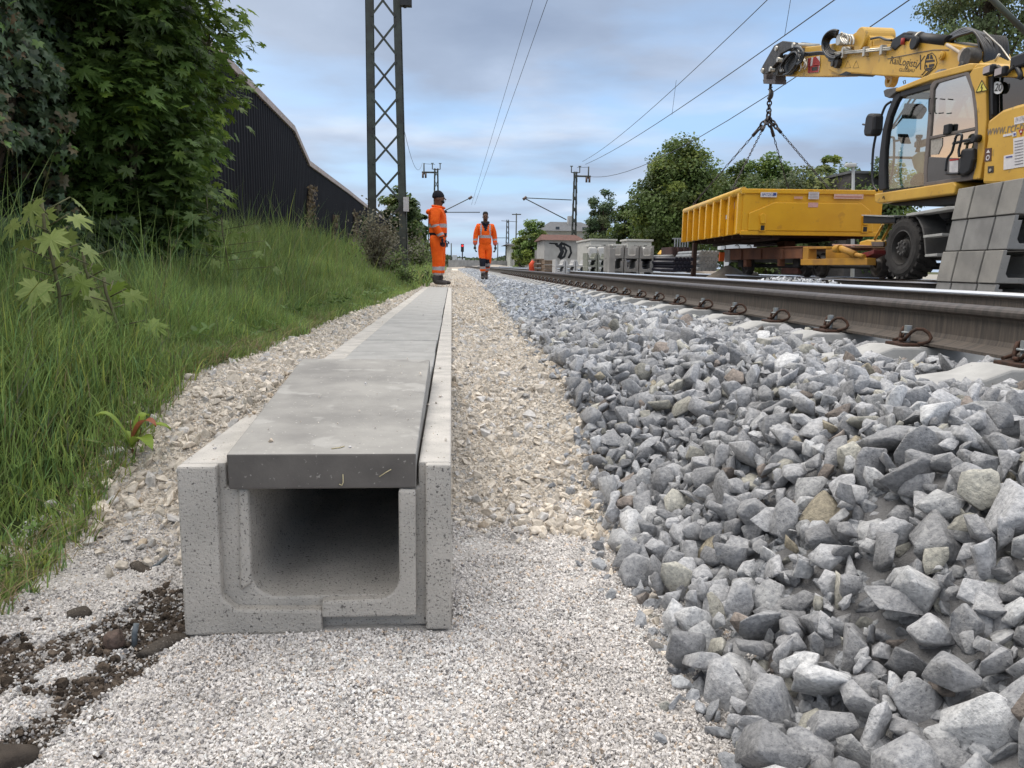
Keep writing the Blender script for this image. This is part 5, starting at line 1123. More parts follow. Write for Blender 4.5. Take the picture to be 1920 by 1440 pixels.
for x in (1356,1382,1404): 
    c=aty(x,464,23.98); mb.tube([c+np.array([.08*math.cos(t),0,.08*math.sin(t)]) for t in np.linspace(-2,2.4,9)],.012,4)
    mb.build('curl_mark',M_dark,o,world=False); mb=MB()
# ================================================================== EXCAVATOR (road-rail), seen from its left side
M_yel=mat('machine_yellow',(.62,.37,.055),(.54,.31,.045),scale=3,detail=8,rough=.42,spec=.5,bump=.05,bscale=30,spots=(9,.66,(.22,.15,.06),.5),spots2=(55,.68,(.16,.13,.09),.5))
M_blk=mat('black_rubberised',(.018,.018,.02),(.012,.012,.013),scale=20,rough=.5,spec=.4)
M_hose=mat('hydraulic_hose',(.014,.014,.016),rough=.38,spec=.5)
M_gry=mat('machine_grey',(.12,.115,.11),(.085,.082,.08),scale=6,rough=.55)
M_brn=mat('door_frame_grey',(.17,.145,.13),(.13,.11,.10),scale=6,rough=.5)
M_sil=mat('hydraulic_pipe',(.55,.52,.46),(.42,.39,.33),scale=10,rough=.35,metal=.6)
M_lnk=mat('linkage_steel',(.085,.08,.075),(.04,.038,.036),scale=14,rough=.5,metal=.3,bump=.3,bscale=50)
M_ink=mat('dark_lettering',(.05,.045,.045),rough=.7); M_wht=mat('sticker_white',(.68,.66,.66),(.58,.56,.58),scale=30,rough=.6)
M_red=mat('warning_red',(.42,.05,.05),(.34,.05,.05),scale=20,rough=.6)
M_pane=glassmat('cab_glass',(.80,.88,.86),.06); M_pane2=glassmat('door_glass',(.48,.52,.42),.46,ior=1.7); M_pane3=glassmat('rear_glass',(.12,.20,.19),.10)
def Q(u,v): return 1400+u*.27083, 20+v*.27083      # coordinates of the enlarged view
def XP(pts,X,f=Q):
    out=[]
    for u,v in pts:
        p=atx(*f(u,v),X); out.append((float(p[1]),float(p[2])))
    return out
def XY(u,v,X,f=Q): p=atx(*f(u,v),X); return (float(p[0]),float(p[1]),float(p[2]))
EX=empty('road_rail_excavator',(6.8,8.6,.58),0,'yellow road rail excavator holding the container on its crane arm','excavator')
def part(name,m,bev=0,parent=None,**k):
    return mb.build(name,m,parent or EX,bevel=bev,**k)
# --- boom and stick (X 6.5 .. 7.0)
BX=6.5
mb=MB(); mb.prism(XP([(560,350),(640,292),(830,252),(1010,228),(1120,205),(1330,212),(1500,243),(1590,290),(1625,370),(1640,500),(1500,500),(1400,468),(1240,468),(930,452),(730,434),(640,447),(560,410)],BX),'x',BX,BX+.45)
boom=part('boom',M_yel,.02)
mb=MB(); mb.prism(XP([(240,455),(228,410),(300,310),(372,290),(380,250),(520,234),(700,205),(720,330),(700,420),(625,452),(450,457)],BX),'x',BX+.07,BX+.38); stick=part('stick',M_yel,.015)
mb=MB(); c=XY(790,200,BX); mb.cyl((BX-.03,c[1],c[2]),(BX+.48,c[1],c[2]),.185,n=28,smooth=False); part('knuckle',M_yel,.015)
mb=MB(); mb.prism(XP([(700,250),(690,190),(740,150),(800,140),(845,180),(850,250)],BX),'x',BX+.03,BX+.42); part('knuckle_bracket',M_yel,.01)
mb=MB(); mb.cyl((BX-.06,c[1]+.45,c[2]-.05),(BX+.5,c[1]+.45,c[2]-.05),.06,n=16); c2=XY(650,200,BX); mb.cyl((BX-.04,c2[1],c2[2]),(BX+.48,c2[1],c2[2]),.09,n=18); part('knuckle_pins',M_sil)
mb=MB(); mb.prism(XP([(635,447),(690,420),(725,430),(690,452)],BX),'x',BX-.01,BX+.46); part('dark_gap_fill',M_blk,.004)  # black piece standing in for the dark gap between boom and stick
c=XY(912,478,BX)
mb=MB(); mb.lathe((BX+.16,c[1],c[2]),'x',[(0,.045),(0,.105),(.10,.105),(.10,.045),(0,.045)],20); mb.prism(XP([(880,448),(950,448),(935,475),(893,475)],BX),'x',BX+.165,BX+.255); part('lifting_eye',M_yel)
mb=MB()
for (u,v,r_) in ((1362,313,.055),(1160,222,.055)):
    c=XY(u,v,BX); mb.cyl((BX-.05,c[1],c[2]),(BX,c[1],c[2]),r_,n=18); mb.cyl((BX-.06,c[1],c[2]),(BX-.05,c[1],c[2]),r_*.55,n=14)
part('boom_pins',M_yel,.004)
mb=MB(); mb.tube([XY(975,333,BX-.004),XY(1130,302,BX-.004),XY(1290,272,BX-.004),XY(1400,272,BX-.004)],.006,5); part('weld_seam',M_brn)
# joint bracket with pale rod
mb=MB(); mb.tube([XY(1385,235,BX-.06),XY(1430,262,BX-.06),XY(1500,305,BX-.06)],.022,8); c=XY(1515,308,BX-.06); mb.cyl((c[0]-.05,c[1],c[2]),(c[0]+.06,c[1],c[2]),.085,n=18); part('linkage_rod',mat('pale_bracket',(.50,.42,.34),(.40,.34,.28),scale=10,rough=.5),.006)
mb=MB(); c=XY(1548,325,BX-.06); mb.cyl((c[0]-.07,c[1],c[2]),(c[0]+.08,c[1],c[2]),.12,n=14); mb.cyl((c[0]-.10,c[1]+.03,c[2]-.09),(c[0]+.08,c[1]+.03,c[2]-.09),.05,n=12); part('pivot_block',M_lnk,.01)
c=XY(625,362,BX-.05); mb=MB(); mb.cyl((c[0]-.03,c[1],c[2]),(c[0]+.08,c[1],c[2]),.085,n=8,smooth=False); mb.cyl((c[0]-.06,c[1]+.07,c[2]),(c[0]+.05,c[1]+.07,c[2]),.045,n=12); part('work_lamp_block',M_lnk,.006)
# linkage head
mb=MB()
mb.prism(XP([(108,418),(128,376),(205,242),(262,210),(350,220),(362,262),(322,262),(250,300),(232,350),(205,380),(160,436),(125,440)],BX),'x',BX-.05,BX+.02); part('link_arm',M_lnk,.012)
mb=MB(); mb.prism(XP([(115,412),(205,250),(262,214),(350,224),(355,262),(250,305),(160,430)],BX),'x',BX+.34,BX+.42); part('link_arm',M_lnk,.012)
mb=MB(); mb.prism(XP([(238,420),(262,320),(330,250),(362,262),(352,330),(300,430),(262,446)],BX),'x',BX+.03,BX+.08); part('tilt_link',M_blk,.01)
mb=MB(); mb.prism(XP([(175,445),(178,385),(215,330),(255,300),(262,330),(215,400),(205,445)],BX),'x',BX+.02,BX+.34); part('tilt_link',M_lnk,.01)
for (u,v) in ((225,262),(238,340),(130,415),(345,240),(185,405)):
    mb=MB(); c=XY(u,v,BX); mb.cyl((BX-.08,c[1],c[2]),(BX+.44,c[1],c[2]),.045,n=12); part('pin',M_sil)
def ring2(pts,r,m,name,X,n=7,f=Q,ext=None,parent=None):
    global mb
    mb=MB(); P=[np.array(XY(u,v,X,f)) for u,v in pts]; Pq=[]
    for i in range(len(P)-1):
        for t in (0,.25,.5,.75):
            a=P[max(i-1,0)];b=P[i];c=P[i+1];d=P[min(i+2,len(P)-1)]
            Pq.append(.5*((2*b)+(-a+c)*t+(2*a-5*b+4*c-d)*t*t+(-a+3*b-3*c+d)*t**3))
    Pq.append(P[-1]); mb.tube(Pq,r,n); return part(name,m,parent=parent)
for k,(du,dv) in enumerate(((0,0),(12,-6),(-8,10),(20,6))):
    ring2([(250+du,430),(240+du,380+dv),(300+du,300+dv),(345+du,290+dv),(350+du,350+dv),(300+du,425+dv),(265+du,440)],.022,M_hose,'hose',BX-.05+.03*k)
for k in range(3): ring2([(345,400+8*k),(370,330+14*k),(360,290+10*k),(430,292+9*k),(520,285+8*k),(610,300+6*k)],.016,M_hose,'hose',BX-.06+.02*k)
for k,(u,v) in enumerate(((375,330),(390,395),(365,420),(360,345),(402,405))):
    ring2([(u,v),(u+14,v-24),(u+6,v-60),(u-6,v-80)],.016,M_sil,'hydraulic_pipe',BX-.04)
for k in range(5):
    s=1-.12*k; cx,cy=612,232
    ring2([(cx+70*math.cos(a)*s*(1.25 if math.cos(a)<0 else .9),cy-98*math.sin(a)*s) for a in np.linspace(R_(70),R_(275),9)],.021,M_hose,'hose',BX-.10+.03*k)
for k in range(3): ring2([(660+18*k,150+8*k),(650+16*k,180+6*k),(664+16*k,212),(690+16*k,232)],.022,M_sil,'hydraulic_pipe',BX-.07)
for k in range(2): ring2([(570,330+14*k),(600,338+10*k),(640,310+10*k),(660,296+12*k)],.02,M_hose,'hose',BX-.07)
for k,(a,b) in enumerate((((610,292),(1000,256)),((615,302),(1000,268)))):
    mb=MB(); mb.cyl(XY(*a,BX-.05),XY(*b,BX-.05),.017,n=10); part('hydraulic_pipe',M_sil)
for u,v in ((672,292),(820,280),(940,268)):
    mb=MB(); c=XY(u,v,BX-.05); mb.box((c[0]-.03,c[1]-.03,c[2]-.08),(c[0]+.06,c[1]+.03,c[2]+.06)); part('pipe_clamp',M_sil,.005)
for k in range(4): ring2([(300+12*k,262-4*k),(340+10*k,240+6*k),(372+8*k,262+10*k),(366+6*k,330+6*k),(330+8*k,372)],.018,M_hose,'hose',BX-.03-.02*k)
for k in range(4): ring2([(525+6*k,215+4*k),(545+8*k,300+6*k),(575+6*k,328+5*k),(618,318+5*k),(650,306+5*k)],.018,M_hose,'hose',BX-.09+.02*k)
for k in range(3): ring2([(668+22*k,178),(690+20*k,165+5*k),(706+18*k,190+6*k),(700+20*k,236)],.018,M_sil,'hydraulic_pipe',BX-.09)
# small valve block and cylinder on top of the boom
mb=MB(); mb.prism(XP([(850,196),(935,188),(1000,212),(1000,240),(850,246)],BX),'x',BX+.05,BX+.35); part('valve_cover',M_yel,.01)
ring2([(860,195),(920,185),(960,200),(1005,205)],.018,M_hose,'hose',BX)
mb=MB(); mb.prism(XP([(1000,250),(1020,195),(1070,165),(1095,150),(1150,150),(1155,165),(1110,180),(1080,230),(1030,275)],BX),'x',BX-.02,BX+.3); part('hose_guard',M_blk,.01)
mb=MB(); mb.cyl(XY(1085,190,BX-.03),XY(1078,235,BX-.03),.03,n=8); part('red_valve',M_red)
mb=MB(); mb.cyl(XY(1120,180,BX+.05),XY(1400,212,BX+.05),.075,n=14); part('boom_cylinder',M_blk)
mb=MB(); mb.cyl(XY(1195,188,BX+.03),XY(1205,190,BX+.03),.085,n=14); part('cylinder_collar',M_sil)
mb=MB(); c=XY(1160,222,BX-.06); mb.cyl((c[0]-.02,c[1],c[2]),(c[0]+.03,c[1],c[2]),.09,n=16); part('boom_pin_cover',M_blk,.01)
rr_=np.random.default_rng(4)
for k in range(20):
    a=rr_.uniform(-14,14); b=rr_.uniform(-1,1); s=k/20
    ring2([(1370+a,218+a*.3),(1440+a,180-s*30),(1530+a,140-s*14+a),(1640-70*(1-s)+a,150+s*14),(1700-60*(1-s)+80*s,215+a*2),(1720-70*(1-s)+90*s,300),(1715-80*(1-s)+95*s,380)],.020,M_hose,'hose',BX+.05+.02*k)
for k in range(12):
    s=k/12; ring2([(1600+200*s,165+20*s),(1612+205*s,230),(1618+200*s,310),(1622+195*s,385)],.024,M_hose,'hose',BX+.1+.025*k)
# warning plate red and white at the stick
def decal(poly,X,m,name,f=Q,parent=None,th=.004):
    global mb
    mb=MB(); mb.prism(XP(poly,X,f),'x',X-th,X); return part(name,m,parent=parent)
wp=decal([(420,330),(508,312),(508,368),(500,425),(430,432)],BX+.06,M_wht,'warning_plate')
for pg in ([(425,331),(447,326),(433,432),(424,432)],[(463,322),(480,318),(506,352),(506,380),(470,385),(455,380)],[(436,384),(500,376),(497,424),(432,431)]): decal(pg,BX+.055,M_red,'red_stripe')
decal([(452,392),(492,386),(490,412),(452,417)],BX+.05,M_ink,'plate_opening')
for (u,v) in ((700,372),(757,372)):
    tri=[(u-22,v+24),(u+2,v-26),(u+20,v+22)]; mb=MB(); P=[np.array(XY(a,b,BX-.002)) for a,b in tri]; mb.tube(P,.0035,4,closed=True); part('warning_triangle',M_brn)
def text(name,body,X,u0,v0,u1,v1,h,m,f=Q,parent=None,bold=0.0,ital=0,spacing=1.0):
    """text on a plane facing -X whose baseline runs from pixel (u0,v0) to (u1,v1); h = letter height in metres"""
    cu=bpy.data.curves.new(name,'FONT'); cu.body=body; cu.size=1; cu.extrude=.0; cu.offset=bold; cu.shear=ital
    to=bpy.data.objects.new('tmp',cu); COL.objects.link(to); dg=bpy.context.evaluated_depsgraph_get(); me=bpy.data.meshes.new_from_object(to.evaluated_get(dg)); bpy.data.objects.remove(to)
    V=np.array([v.co[:] for v in me.vertices]); x0,x1=V[:,0].min(),V[:,0].max()
    a=np.array(XY(u0,v0,X,f)); b=np.array(XY(u1,v1,X,f)); d=(b-a); ln=np.linalg.norm(d); d/=ln; up=np.cross(np.array([-1,0,0]),d); up=up if up[2]>0 else -up
    W=a+np.outer((V[:,0]-x0)/(x1-x0)*ln,d)+np.outer(V[:,1]*h/.72,up)+np.array([-.003,0,0]); par=parent or EX; W=W-np.array(par.matrix_basis.translation)
    for i,v in enumerate(me.vertices): v.co=W[i]
    me.materials.clear(); me.materials.append(m); o=bpy.data.objects.new(name,me); COL.objects.link(o); o.parent=par; return o
text('lettering','RailLogisti',BX,992,366,1172,392,.105,M_ink); text('lettering','X',BX,1168,400,1212,410,.19,M_ink,bold=.0,ital=.15)
text('lettering','GLEISBAU',BX,1055,420,1160,426,.045,M_ink)
# locomotive emblem
lg=[(1232,395),(1238,345),(1252,305),(1285,292),(1308,318),(1318,360),(1305,395),(1270,418),(1236,412)]
mb=MB(); mb.tube([XY(a,b,BX-.003) for a,b in lg],.006,4,closed=True); part('emblem',M_ink)
for pg in ([(1246,335),(1253,310),(1264,308),(1263,334)],[(1270,334),(1272,307),(1283,305),(1292,333)],[(1238,345),(1300,338),(1302,352),(1237,360)],[(1240,375),(1250,374),(1252,392),(1240,394)],[(1262,372),(1300,366),(1300,384),(1262,392)],[(1243,398),(1296,390),(1272,412),(1240,408)]):
    decal(pg,BX-.001,M_ink,'emblem_field')
for a,b in (((1236,418),(1212,446)),((1262,420),(1222,456)),((1290,405),(1235,458))): mb=MB(); mb.tube([XY(*a,BX-.003),XY(*b,BX-.003)],.006,4); part('emblem_rail',M_ink)
# hanging fork, hook, chains
mb=MB(); P=[(120,435),(135,430),(128,478),(120,478)]; mb.prism(XP([(120,440),(146,430),(142,478),(122,478)],BX+.1),'x',BX+.08,BX+.30); mb.prism(XP([(188,440),(208,448),(207,478),(184,478)],BX+.1),'x',BX+.08,BX+.30); mb.prism(XP([(120,476),(208,476),(206,510),(124,506)],BX+.1),'x',BX+.07,BX+.31)
part('load_fork',mat('fork_grey',(.14,.12,.12),(.09,.08,.08),scale=10,rough=.6),.01)
# --- cab (left side X=5.6)
def Q4(u,v): return 1600+u*.18746, 130+v*.1875
CX=5.6; CX2=6.5
cabr=EX
mb=MB(); top=XP([(440,222),(445,190),(800,45),(1180,-60),(1225,-60),(1225,5),(1160,22),(800,110),(470,222)],CX,Q4); mb.prism(top,'x',CX-.03,CX2); part('cab_roof',M_yel,.012)
mb=MB(); mb.prism(XP([(312,215),(345,195),(440,180),(445,225),(400,262),(370,290),(325,272)],CX,Q4),'x',CX-.02,CX2); part('sun_visor',M_gry,.01)
pil=[(440,235),(490,235),(430,330),(370,480),(340,620),(320,800),(312,980),(318,1200),(250,1215),(248,1000),(262,820),(290,600),(340,420),(400,270)]
for X in (CX,CX2-.06): mb=MB(); mb.prism(XP(pil,CX,Q4),'x',X,X+.06); part('front_pillar',M_blk,.012)
mb=MB(); mb.prism(XP([(470,222),(775,140),(775,190),(520,262),(470,275)],CX,Q4),'x',CX,CX+.06); part('roof_rail',M_blk,.006)
mb=MB(); mb.prism(XP([(470,222),(1160,40),(1160,80),(520,262)],CX,Q4),'x',CX2-.05,CX2); mb.prism(XP([(700,150),(790,130),(740,1180),(690,1180)],CX,Q4),'x',CX2-.06,CX2); part('far_side_frame',M_blk,.006)
# floor of the cab
mb=MB(); mb.prism(XP([(280,1210),(690,1160),(1230,1060),(1230,1085),(690,1190),(280,1235)],CX,Q4),'x',CX+.02,CX2); part('cab_floor',M_blk)
# door with frame
def frame(outer,inner,X,th,m,name,f=Q4,bev=.006):
    global mb
    mb=MB(); o=XP(outer,X,f); i=XP(inner,X,f); n=len(o); vs=[(X,*p) for p in o]+[(X,*p) for p in i]+[(X+th,*p) for p in o]+[(X+th,*p) for p in i]
    fs=[]
    for k in range(n):
        q=(k+1)%n; fs+=[(k,q,n+q,n+k),(2*n+k,3*n+k,3*n+q,2*n+q),(k,2*n+k,2*n+q,q),(n+k,n+q,3*n+q,3*n+k)]
    mb.add(vs,fs); return part(name,m,bev,parent=None)
DX=CX-.03
od=[(768,160),(800,120),(1120,30),(1150,30),(1215,200),(1245,420),(1252,600),(1240,850),(1200,1100),(1150,1110),(705,1170),(700,1000),(735,600)]
idn=[(800,200),(835,140),(1100,62),(1122,66),(1180,220),(1205,420),(1215,580),(1200,790),(1165,1060),(1130,1070),(735,1130),(735,1000),(770,620)]
frame(od,idn,DX,.05,M_brn,'door_frame')
mb=MB(); mb.prism(XP([(770,670),(1218,575),(1218,605),(770,700)],DX,Q4),'x',DX-.004,DX+.045); part('door_bar',M_brn,.005)
mb=MB(); mb.prism(XP([(738,875),(1105,890),(1130,790),(1205,785),(1190,1060),(1130,1075),(735,1135),(725,1000)],DX,Q4),'x',DX+.008,DX+.04); part('door_panel',mat('door_panel_grey',(.115,.11,.11),(.095,.09,.09),scale=4,rough=.6),.004)
mb=MB(); mb.prism(XP([(1110,820),(1135,795),(1240,790),(1238,900),(1205,1020),(1150,1060),(1060,1060),(1100,980)],DX,Q4),'x',DX-.05,DX+.01); part('door_pocket',M_blk,.02)
mb=MB(); mb.prism(XP([(800,200),(835,140),(1100,62),(1122,66),(1180,220),(1205,420),(1215,580),(775,672)],DX,Q4),'x',DX+.018,DX+.026); part('door_window',M_pane2)
mb=MB(); mb.prism(XP([(765,700),(1215,600),(1205,785),(1130,790),(1105,890),(738,875)],DX,Q4),'x',DX+.018,DX+.026); part('door_window',M_pane2)
mb=MB(); mb.prism(XP([(805,205),(850,150),(870,150),(860,640),(815,655)],DX,Q4),'x',DX+.05,DX+.07); part('window_slide',M_blk)
mb=MB(); mb.prism(XP([(520,262),(775,190),(765,600),(700,1165),(330,1195),(325,980),(345,700),(380,480)],CX,Q4),'x',CX+.03,CX+.036); part('side_window',M_pane)
mb=MB(); mb.prism(XP([(520,262),(1160,80),(1215,560),(1200,1060),(330,1195),(325,980),(345,700),(380,480)],CX,Q4),'x',CX2-.04,CX2-.034); part('far_window',M_pane)
decal([(966,905),(1052,895),(1048,1030),(962,1042)],DX+.004,M_wht,'notice_sticker',f=Q4); decal([(966,898),(1052,888),(1052,908),(966,918)],DX+.002,M_red,'notice_header',f=Q4)
decal([(780,705),(893,685),(890,760),(850,850),(775,855)],DX+.015,mat('faint_notice',(.40,.37,.33),(.30,.28,.25),scale=40),'faded_notice',f=Q4)
ring2([(925,1020),(940,900),(985,830),(1010,740),(1030,670),(1060,650),(1085,660),(1075,730),(1055,810),(1060,875)],.014,M_hose,'grab_rail',DX-.06,f=Q4)
ring2([(1000,740),(1110,715),(1220,690)],.016,M_hose,'grab_rail',DX-.05,f=Q4)
mb=MB(); c=XY(1220,690,DX-.05,Q4); mb.cyl((c[0]-.03,c[1],c[2]),(c[0]+.05,c[1],c[2]),.04,n=14); part('door_handle',M_blk)
ring2([(930,1040),(990,1045),(1060,1040)],.016,M_hose,'door_step_rail',DX-.05,f=Q4)
ring2([(772,290),(758,300),(755,420),(772,440)],.007,M_hose,'grab_rail',DX-.02,f=Q4); ring2([(870,295),(915,300)],.007,M_hose,'latch',DX-.03,f=Q4); ring2([(855,440),(900,435)],.007,M_hose,'latch',DX-.03,f=Q4)
mb=MB(); c=XY(940,605,DX-.02,Q4); mb.box((c[0]-.02,c[1]-.05,c[2]-.05),(c[0]+.03,c[1]+.05,c[2]+.06)); part('window_latch',M_blk,.01)
# mirror and its arm
ring2([(375,325),(320,370),(270,500),(235,620),(200,800),(190,1000),(200,1150),(240,1215)],.016,M_hose,'mirror_arm',CX-.16,f=Q4)
mb=MB(); mb.prism(XP([(170,440),(225,440),(236,470),(228,600),(205,668),(130,670),(125,620),(145,480)],CX-.22,Q4),'x',CX-.26,CX-.12); part('mirror',M_blk,.03); ring2([(95,550),(140,558)],.012,M_hose,'mirror_stub',CX-.2,f=Q4); ring2([(225,575),(240,600),(236,640)],.014,M_hose,'mirror_bracket',CX-.17,f=Q4)
# inside the cab: wiper, sun blind, console, joystick, seat
ring2([(580,285),(480,440),(390,580),(360,650)],.013,M_hose,'wiper_arm',CX+.06,f=Q4); ring2([(625,290),(500,470),(400,590)],.012,M_hose,'wiper_arm',CX+.1,f=Q4)
mb=MB(); mb.prism(XP([(430,330),(470,370),(480,400),(430,490),(395,490)],CX,Q4),'x',CX+.1,CX+.35); part('wiper_motor',M_blk,.02)
ring2([(350,680),(395,680),(408,720),(405,900),(385,1060),(360,1110),(310,1110)],.015,M_hose,'front_rail',CX+.12,f=Q4); ring2([(410,715),(450,712)],.014,M_hose,'front_rail',CX+.12,f=Q4)
mb=MB(); mb.prism(XP([(455,645),(475,645),(508,740),(490,745),(460,700)],CX+.12,Q4),'x',CX+.10,CX+.22); part('display',M_blk,.008)
ring2([(320,878),(580,885)],.016,M_hose,'cross_rail',CX+.14,f=Q4)
mb=MB(); mb.prism(XP([(570,880),(640,825),(705,820),(700,1045),(640,1040),(600,990)],CX+.2,Q4),'x',CX+.2,CX+.34); part('console',mat('console_grey',(.25,.24,.22),(.20,.19,.18),scale=5,rough=.6),.02)
mb=MB(); mb.tube([XY(640,830,CX+.27,Q4),XY(650,780,CX+.27,Q4),XY(655,690,CX+.27,Q4)],[.03,.022,.03],8); mb.cyl(XY(655,690,CX+.27,Q4),XY(660,655,CX+.27,Q4),.04,n=10); part('joystick',M_blk)
mb=MB(); mb.prism(XP([(545,1130),(600,1040),(705,1030),(705,1150),(560,1165)],CX+.2,Q4),'x',CX+.2,CX+.65); mb.prism(XP([(730,1050),(730,560),(745,480),(800,470),(810,1050)],CX+.2,Q4),'x',CX+.3,CX+.75); part('seat',M_blk,.05)
mb=MB(); c=XY(640,735,CX+.3,Q4); mb.box((c[0],c[1]-.32,c[2]-.05),(c[0]+.1,c[1]+.08,c[2]+.03)); part('armrest',mat('armrest',(.20,.12,.11),rough=.6),.02)
mb=MB(); p0=XY(463,930,CX+.25,Q4); mb.lathe(p0,'z',[(0,0),(0,.033),(.13,.033),(.16,.012),(.19,.012),(.19,0)],14); part('water_bottle',glassmat('bottle',(.75,.85,.85),.1))
# yellow sill under the cab
mb=MB(); mb.prism(XP([(252,1245),(690,1180),(1050,1125),(1080,1160),(1060,1245),(300,1342),(258,1330)],CX,Q4),'x',CX-.06,CX2+.1); part('cab_sill',M_yel,.015)
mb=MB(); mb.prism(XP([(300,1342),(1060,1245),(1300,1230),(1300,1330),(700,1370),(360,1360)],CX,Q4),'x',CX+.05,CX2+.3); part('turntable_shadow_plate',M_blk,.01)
ring2([(290,1290),(305,1270),(312,1300)],.004,M_ink,'sill_mark',CX-.065,f=Q4)
# rear pillar, engine cover, roof end
mb=MB(); mb.prism(XP([(1585,400),(1672,380),(1676,760),(1660,1000),(1632,1165),(1575,1170),(1604,1080),(1618,900),(1606,640),(1560,440)],CX),'x',CX-.03,CX+.5); part('rear_pillar',M_yel,.01)
mb=MB(); mb.prism(XP([(1560,400),(1620,362),(1850,385),(2100,400),(2100,455),(1850,462),(1680,455),(1590,412)],CX),'x',CX-.02,CX2+.2); part('rear_roof',M_yel,.015)
HX=5.52
mb=MB(); mb.prism(XP([(1665,765),(1770,685),(1860,655),(1960,630),(2150,620),(2150,1200),(1628,1200),(1640,1060),(1662,900)],HX),'x',HX,8.0); part('engine_cover',M_yel,.03)
mb=MB(); mb.prism(XP([(1680,460),(2060,470),(2060,640),(1880,648),(1770,690),(1682,752)],CX),'x',CX+.03,CX+.04); part('rear_side_window',M_pane3)
mb=MB(); mb.prism(XP([(1672,455),(1712,455),(1712,730),(1678,756)],CX),'x',CX+.0,CX+.03); part('window_rubber',M_blk)
mb=MB(); mb.prism(XP([(1690,470),(2100,475),(2100,640),(1690,745)],CX),'x',CX+.35,CX+.9); part('dark_machinery',M_gry,.05)
ring2([(1712,440),(1700,520),(1700,640),(1702,730)],.014,M_hose,'exhaust_rail',CX-.02)
# 20 disc
mb=MB(); mb.prism(XP([(1741+36*math.cos(a),534-43*math.sin(a)) for a in np.linspace(0,2*PI,36,endpoint=False)],CX+.0),'x',CX-.008,CX+.0); part('speed_disc',mat('disc_white',(.80,.80,.80),rough=.5)); text('lettering','20',CX-.010,1716,556,1764,555,.075,M_ink,bold=.01)
# lightning triangle
tri=[(1588,565),(1628,483),(1666,550)]; mb=MB(); mb.prism(XP(tri,CX-.03),'x',CX-.036,CX-.03); part('high_voltage_sign',mat('sign_yellow',(.70,.60,.12),rough=.5)); mb=MB(); mb.tube([XY(a,b,CX-.037) for a,b in tri],.006,4,closed=True); part('sign_border',M_ink)
mb=MB(); mb.tube([XY(1632,505,CX-.038),XY(1622,535,CX-.038),XY(1633,532,CX-.038),XY(1624,555,CX-.038)],.005,4); part('sign_flash',M_ink)
# lights on the roof
for (u,v) in ((1762,425),(1680,412)):
    c=XY(u,v,CX-.08); mb=MB(); mb.box((c[0]-.03,c[1]-.07,c[2]-.045),(c[0]+.04,c[1]+.07,c[2]+.05)); part('work_lamp',M_blk,.02); mb=MB(); mb.box((c[0]-.036,c[1]-.05,c[2]-.03),(c[0]-.031,c[1]+.05,c[2]+.035)); part('lamp_glass',mat('lamp_glass',(.35,.30,.30),rough=.2,spec=.6))
mb=MB(); mb.tube([XY(1690,405,CX-.05),XY(1740,385,CX-.05),XY(1800,440,CX-.05),XY(1850,385,CX-.05)],.018,6); part('roof_bracket',M_lnk)
mb=MB(); c=XY(1900,360,CX); mb.box((c[0]-.05,c[1]-.12,c[2]-.05),(c[0]+.1,c[1]+.1,c[2]+.08)); part('camera_box',M_blk,.02); ring2([(1870,385),(1900,440),(1890,470)],.03,M_hose,'cable_loom',CX-.02)
mb=MB(); mb.tube([XY(1640,140,BX),XY(1760,250,6.2),XY(1850,372,CX+.1)],.008,5); mb.tube([XY(1720,350,BX-.2),XY(1750,300,BX-.2)],.014,5); part('stay_cable',M_sil)
mb=MB(); c=XY(1090,508,CX+.02); mb.tube([c,(c[0],c[1]+.03,c[2]+.04),(c[0],c[1]-.02,c[2]+.04),(c[0],c[1]-.03,c[2])],.006,5); part('roof_eye',M_lnk)
mb=MB(); c=XY(1350,440,CX+.3); mb.lathe((c[0],c[1],c[2]-.05),'z',[(0,0),(0,.10),(.06,.09),(.10,.05),(.11,0)],14); part('beacon_base',M_gry)
# writing and stickers on the engine cover
text('lettering','www.rcf-bahnbau.de',HX-.0,1662,865,2190,798,.105,mat('grey_lettering',(.20,.17,.14),rough=.6))
decal([(1652,955),(1698,950),(1694,1040),(1648,1046)],HX-.001,mat('sticker_dark',(.10,.05,.04),rough=.6),'safety_sticker'); c=XY(1671,1018,HX-.003); mb=MB(); mb.lathe((c[0]-.004,c[1],c[2]),'x',[(0,.018),(0,.028),(.003,.028),(.003,.018),(0,.018)],16); part('sticker_ring',M_wht); mb=MB(); mb.prism(XP([(1660,985),(1674,962),(1686,983)],HX-.003),'x',HX-.006,HX-.003); part('sticker_triangle',M_wht)
decal([(1672,1078),(1712,1074),(1710,1120),(1670,1124)],HX-.001,M_ink,'lock_plate'); c=XY(1690,1104,HX-.004); mb=MB(); mb.cyl((c[0]-.01,c[1],c[2]),(c[0],c[1],c[2]),.016,n=10); part('lock',M_sil)
decal([(1783,1005),(1850,992),(1850,1092),(1780,1102)],HX-.001,M_wht,'notice_sticker'); decal([(1795,1012),(1840,1004),(1840,1012),(1795,1020)],HX-.0055,mat('blue_print',(.08,.10,.30)),'blue_heading')
decal([(1848,885),(1990,858),(1990,1070),(1850,1090)],HX-.0014,M_wht,'notice_sticker')
for k in range(9): decal([(1856,905+k*20-1),(1915,893+k*20-1),(1915,895+k*20),(1856,907+k*20)],HX-.0065,mat('grey_print',(.33,.31,.33)),'print_line')
decal([(1855,740),(1925,725),(1925,775),(1855,790)],HX-.001,M_wht,'notice_sticker'); text('lettering','EN 15746',HX-.005,1862,772,1922,760,.045,mat('grey_print2',(.3,.28,.3)))
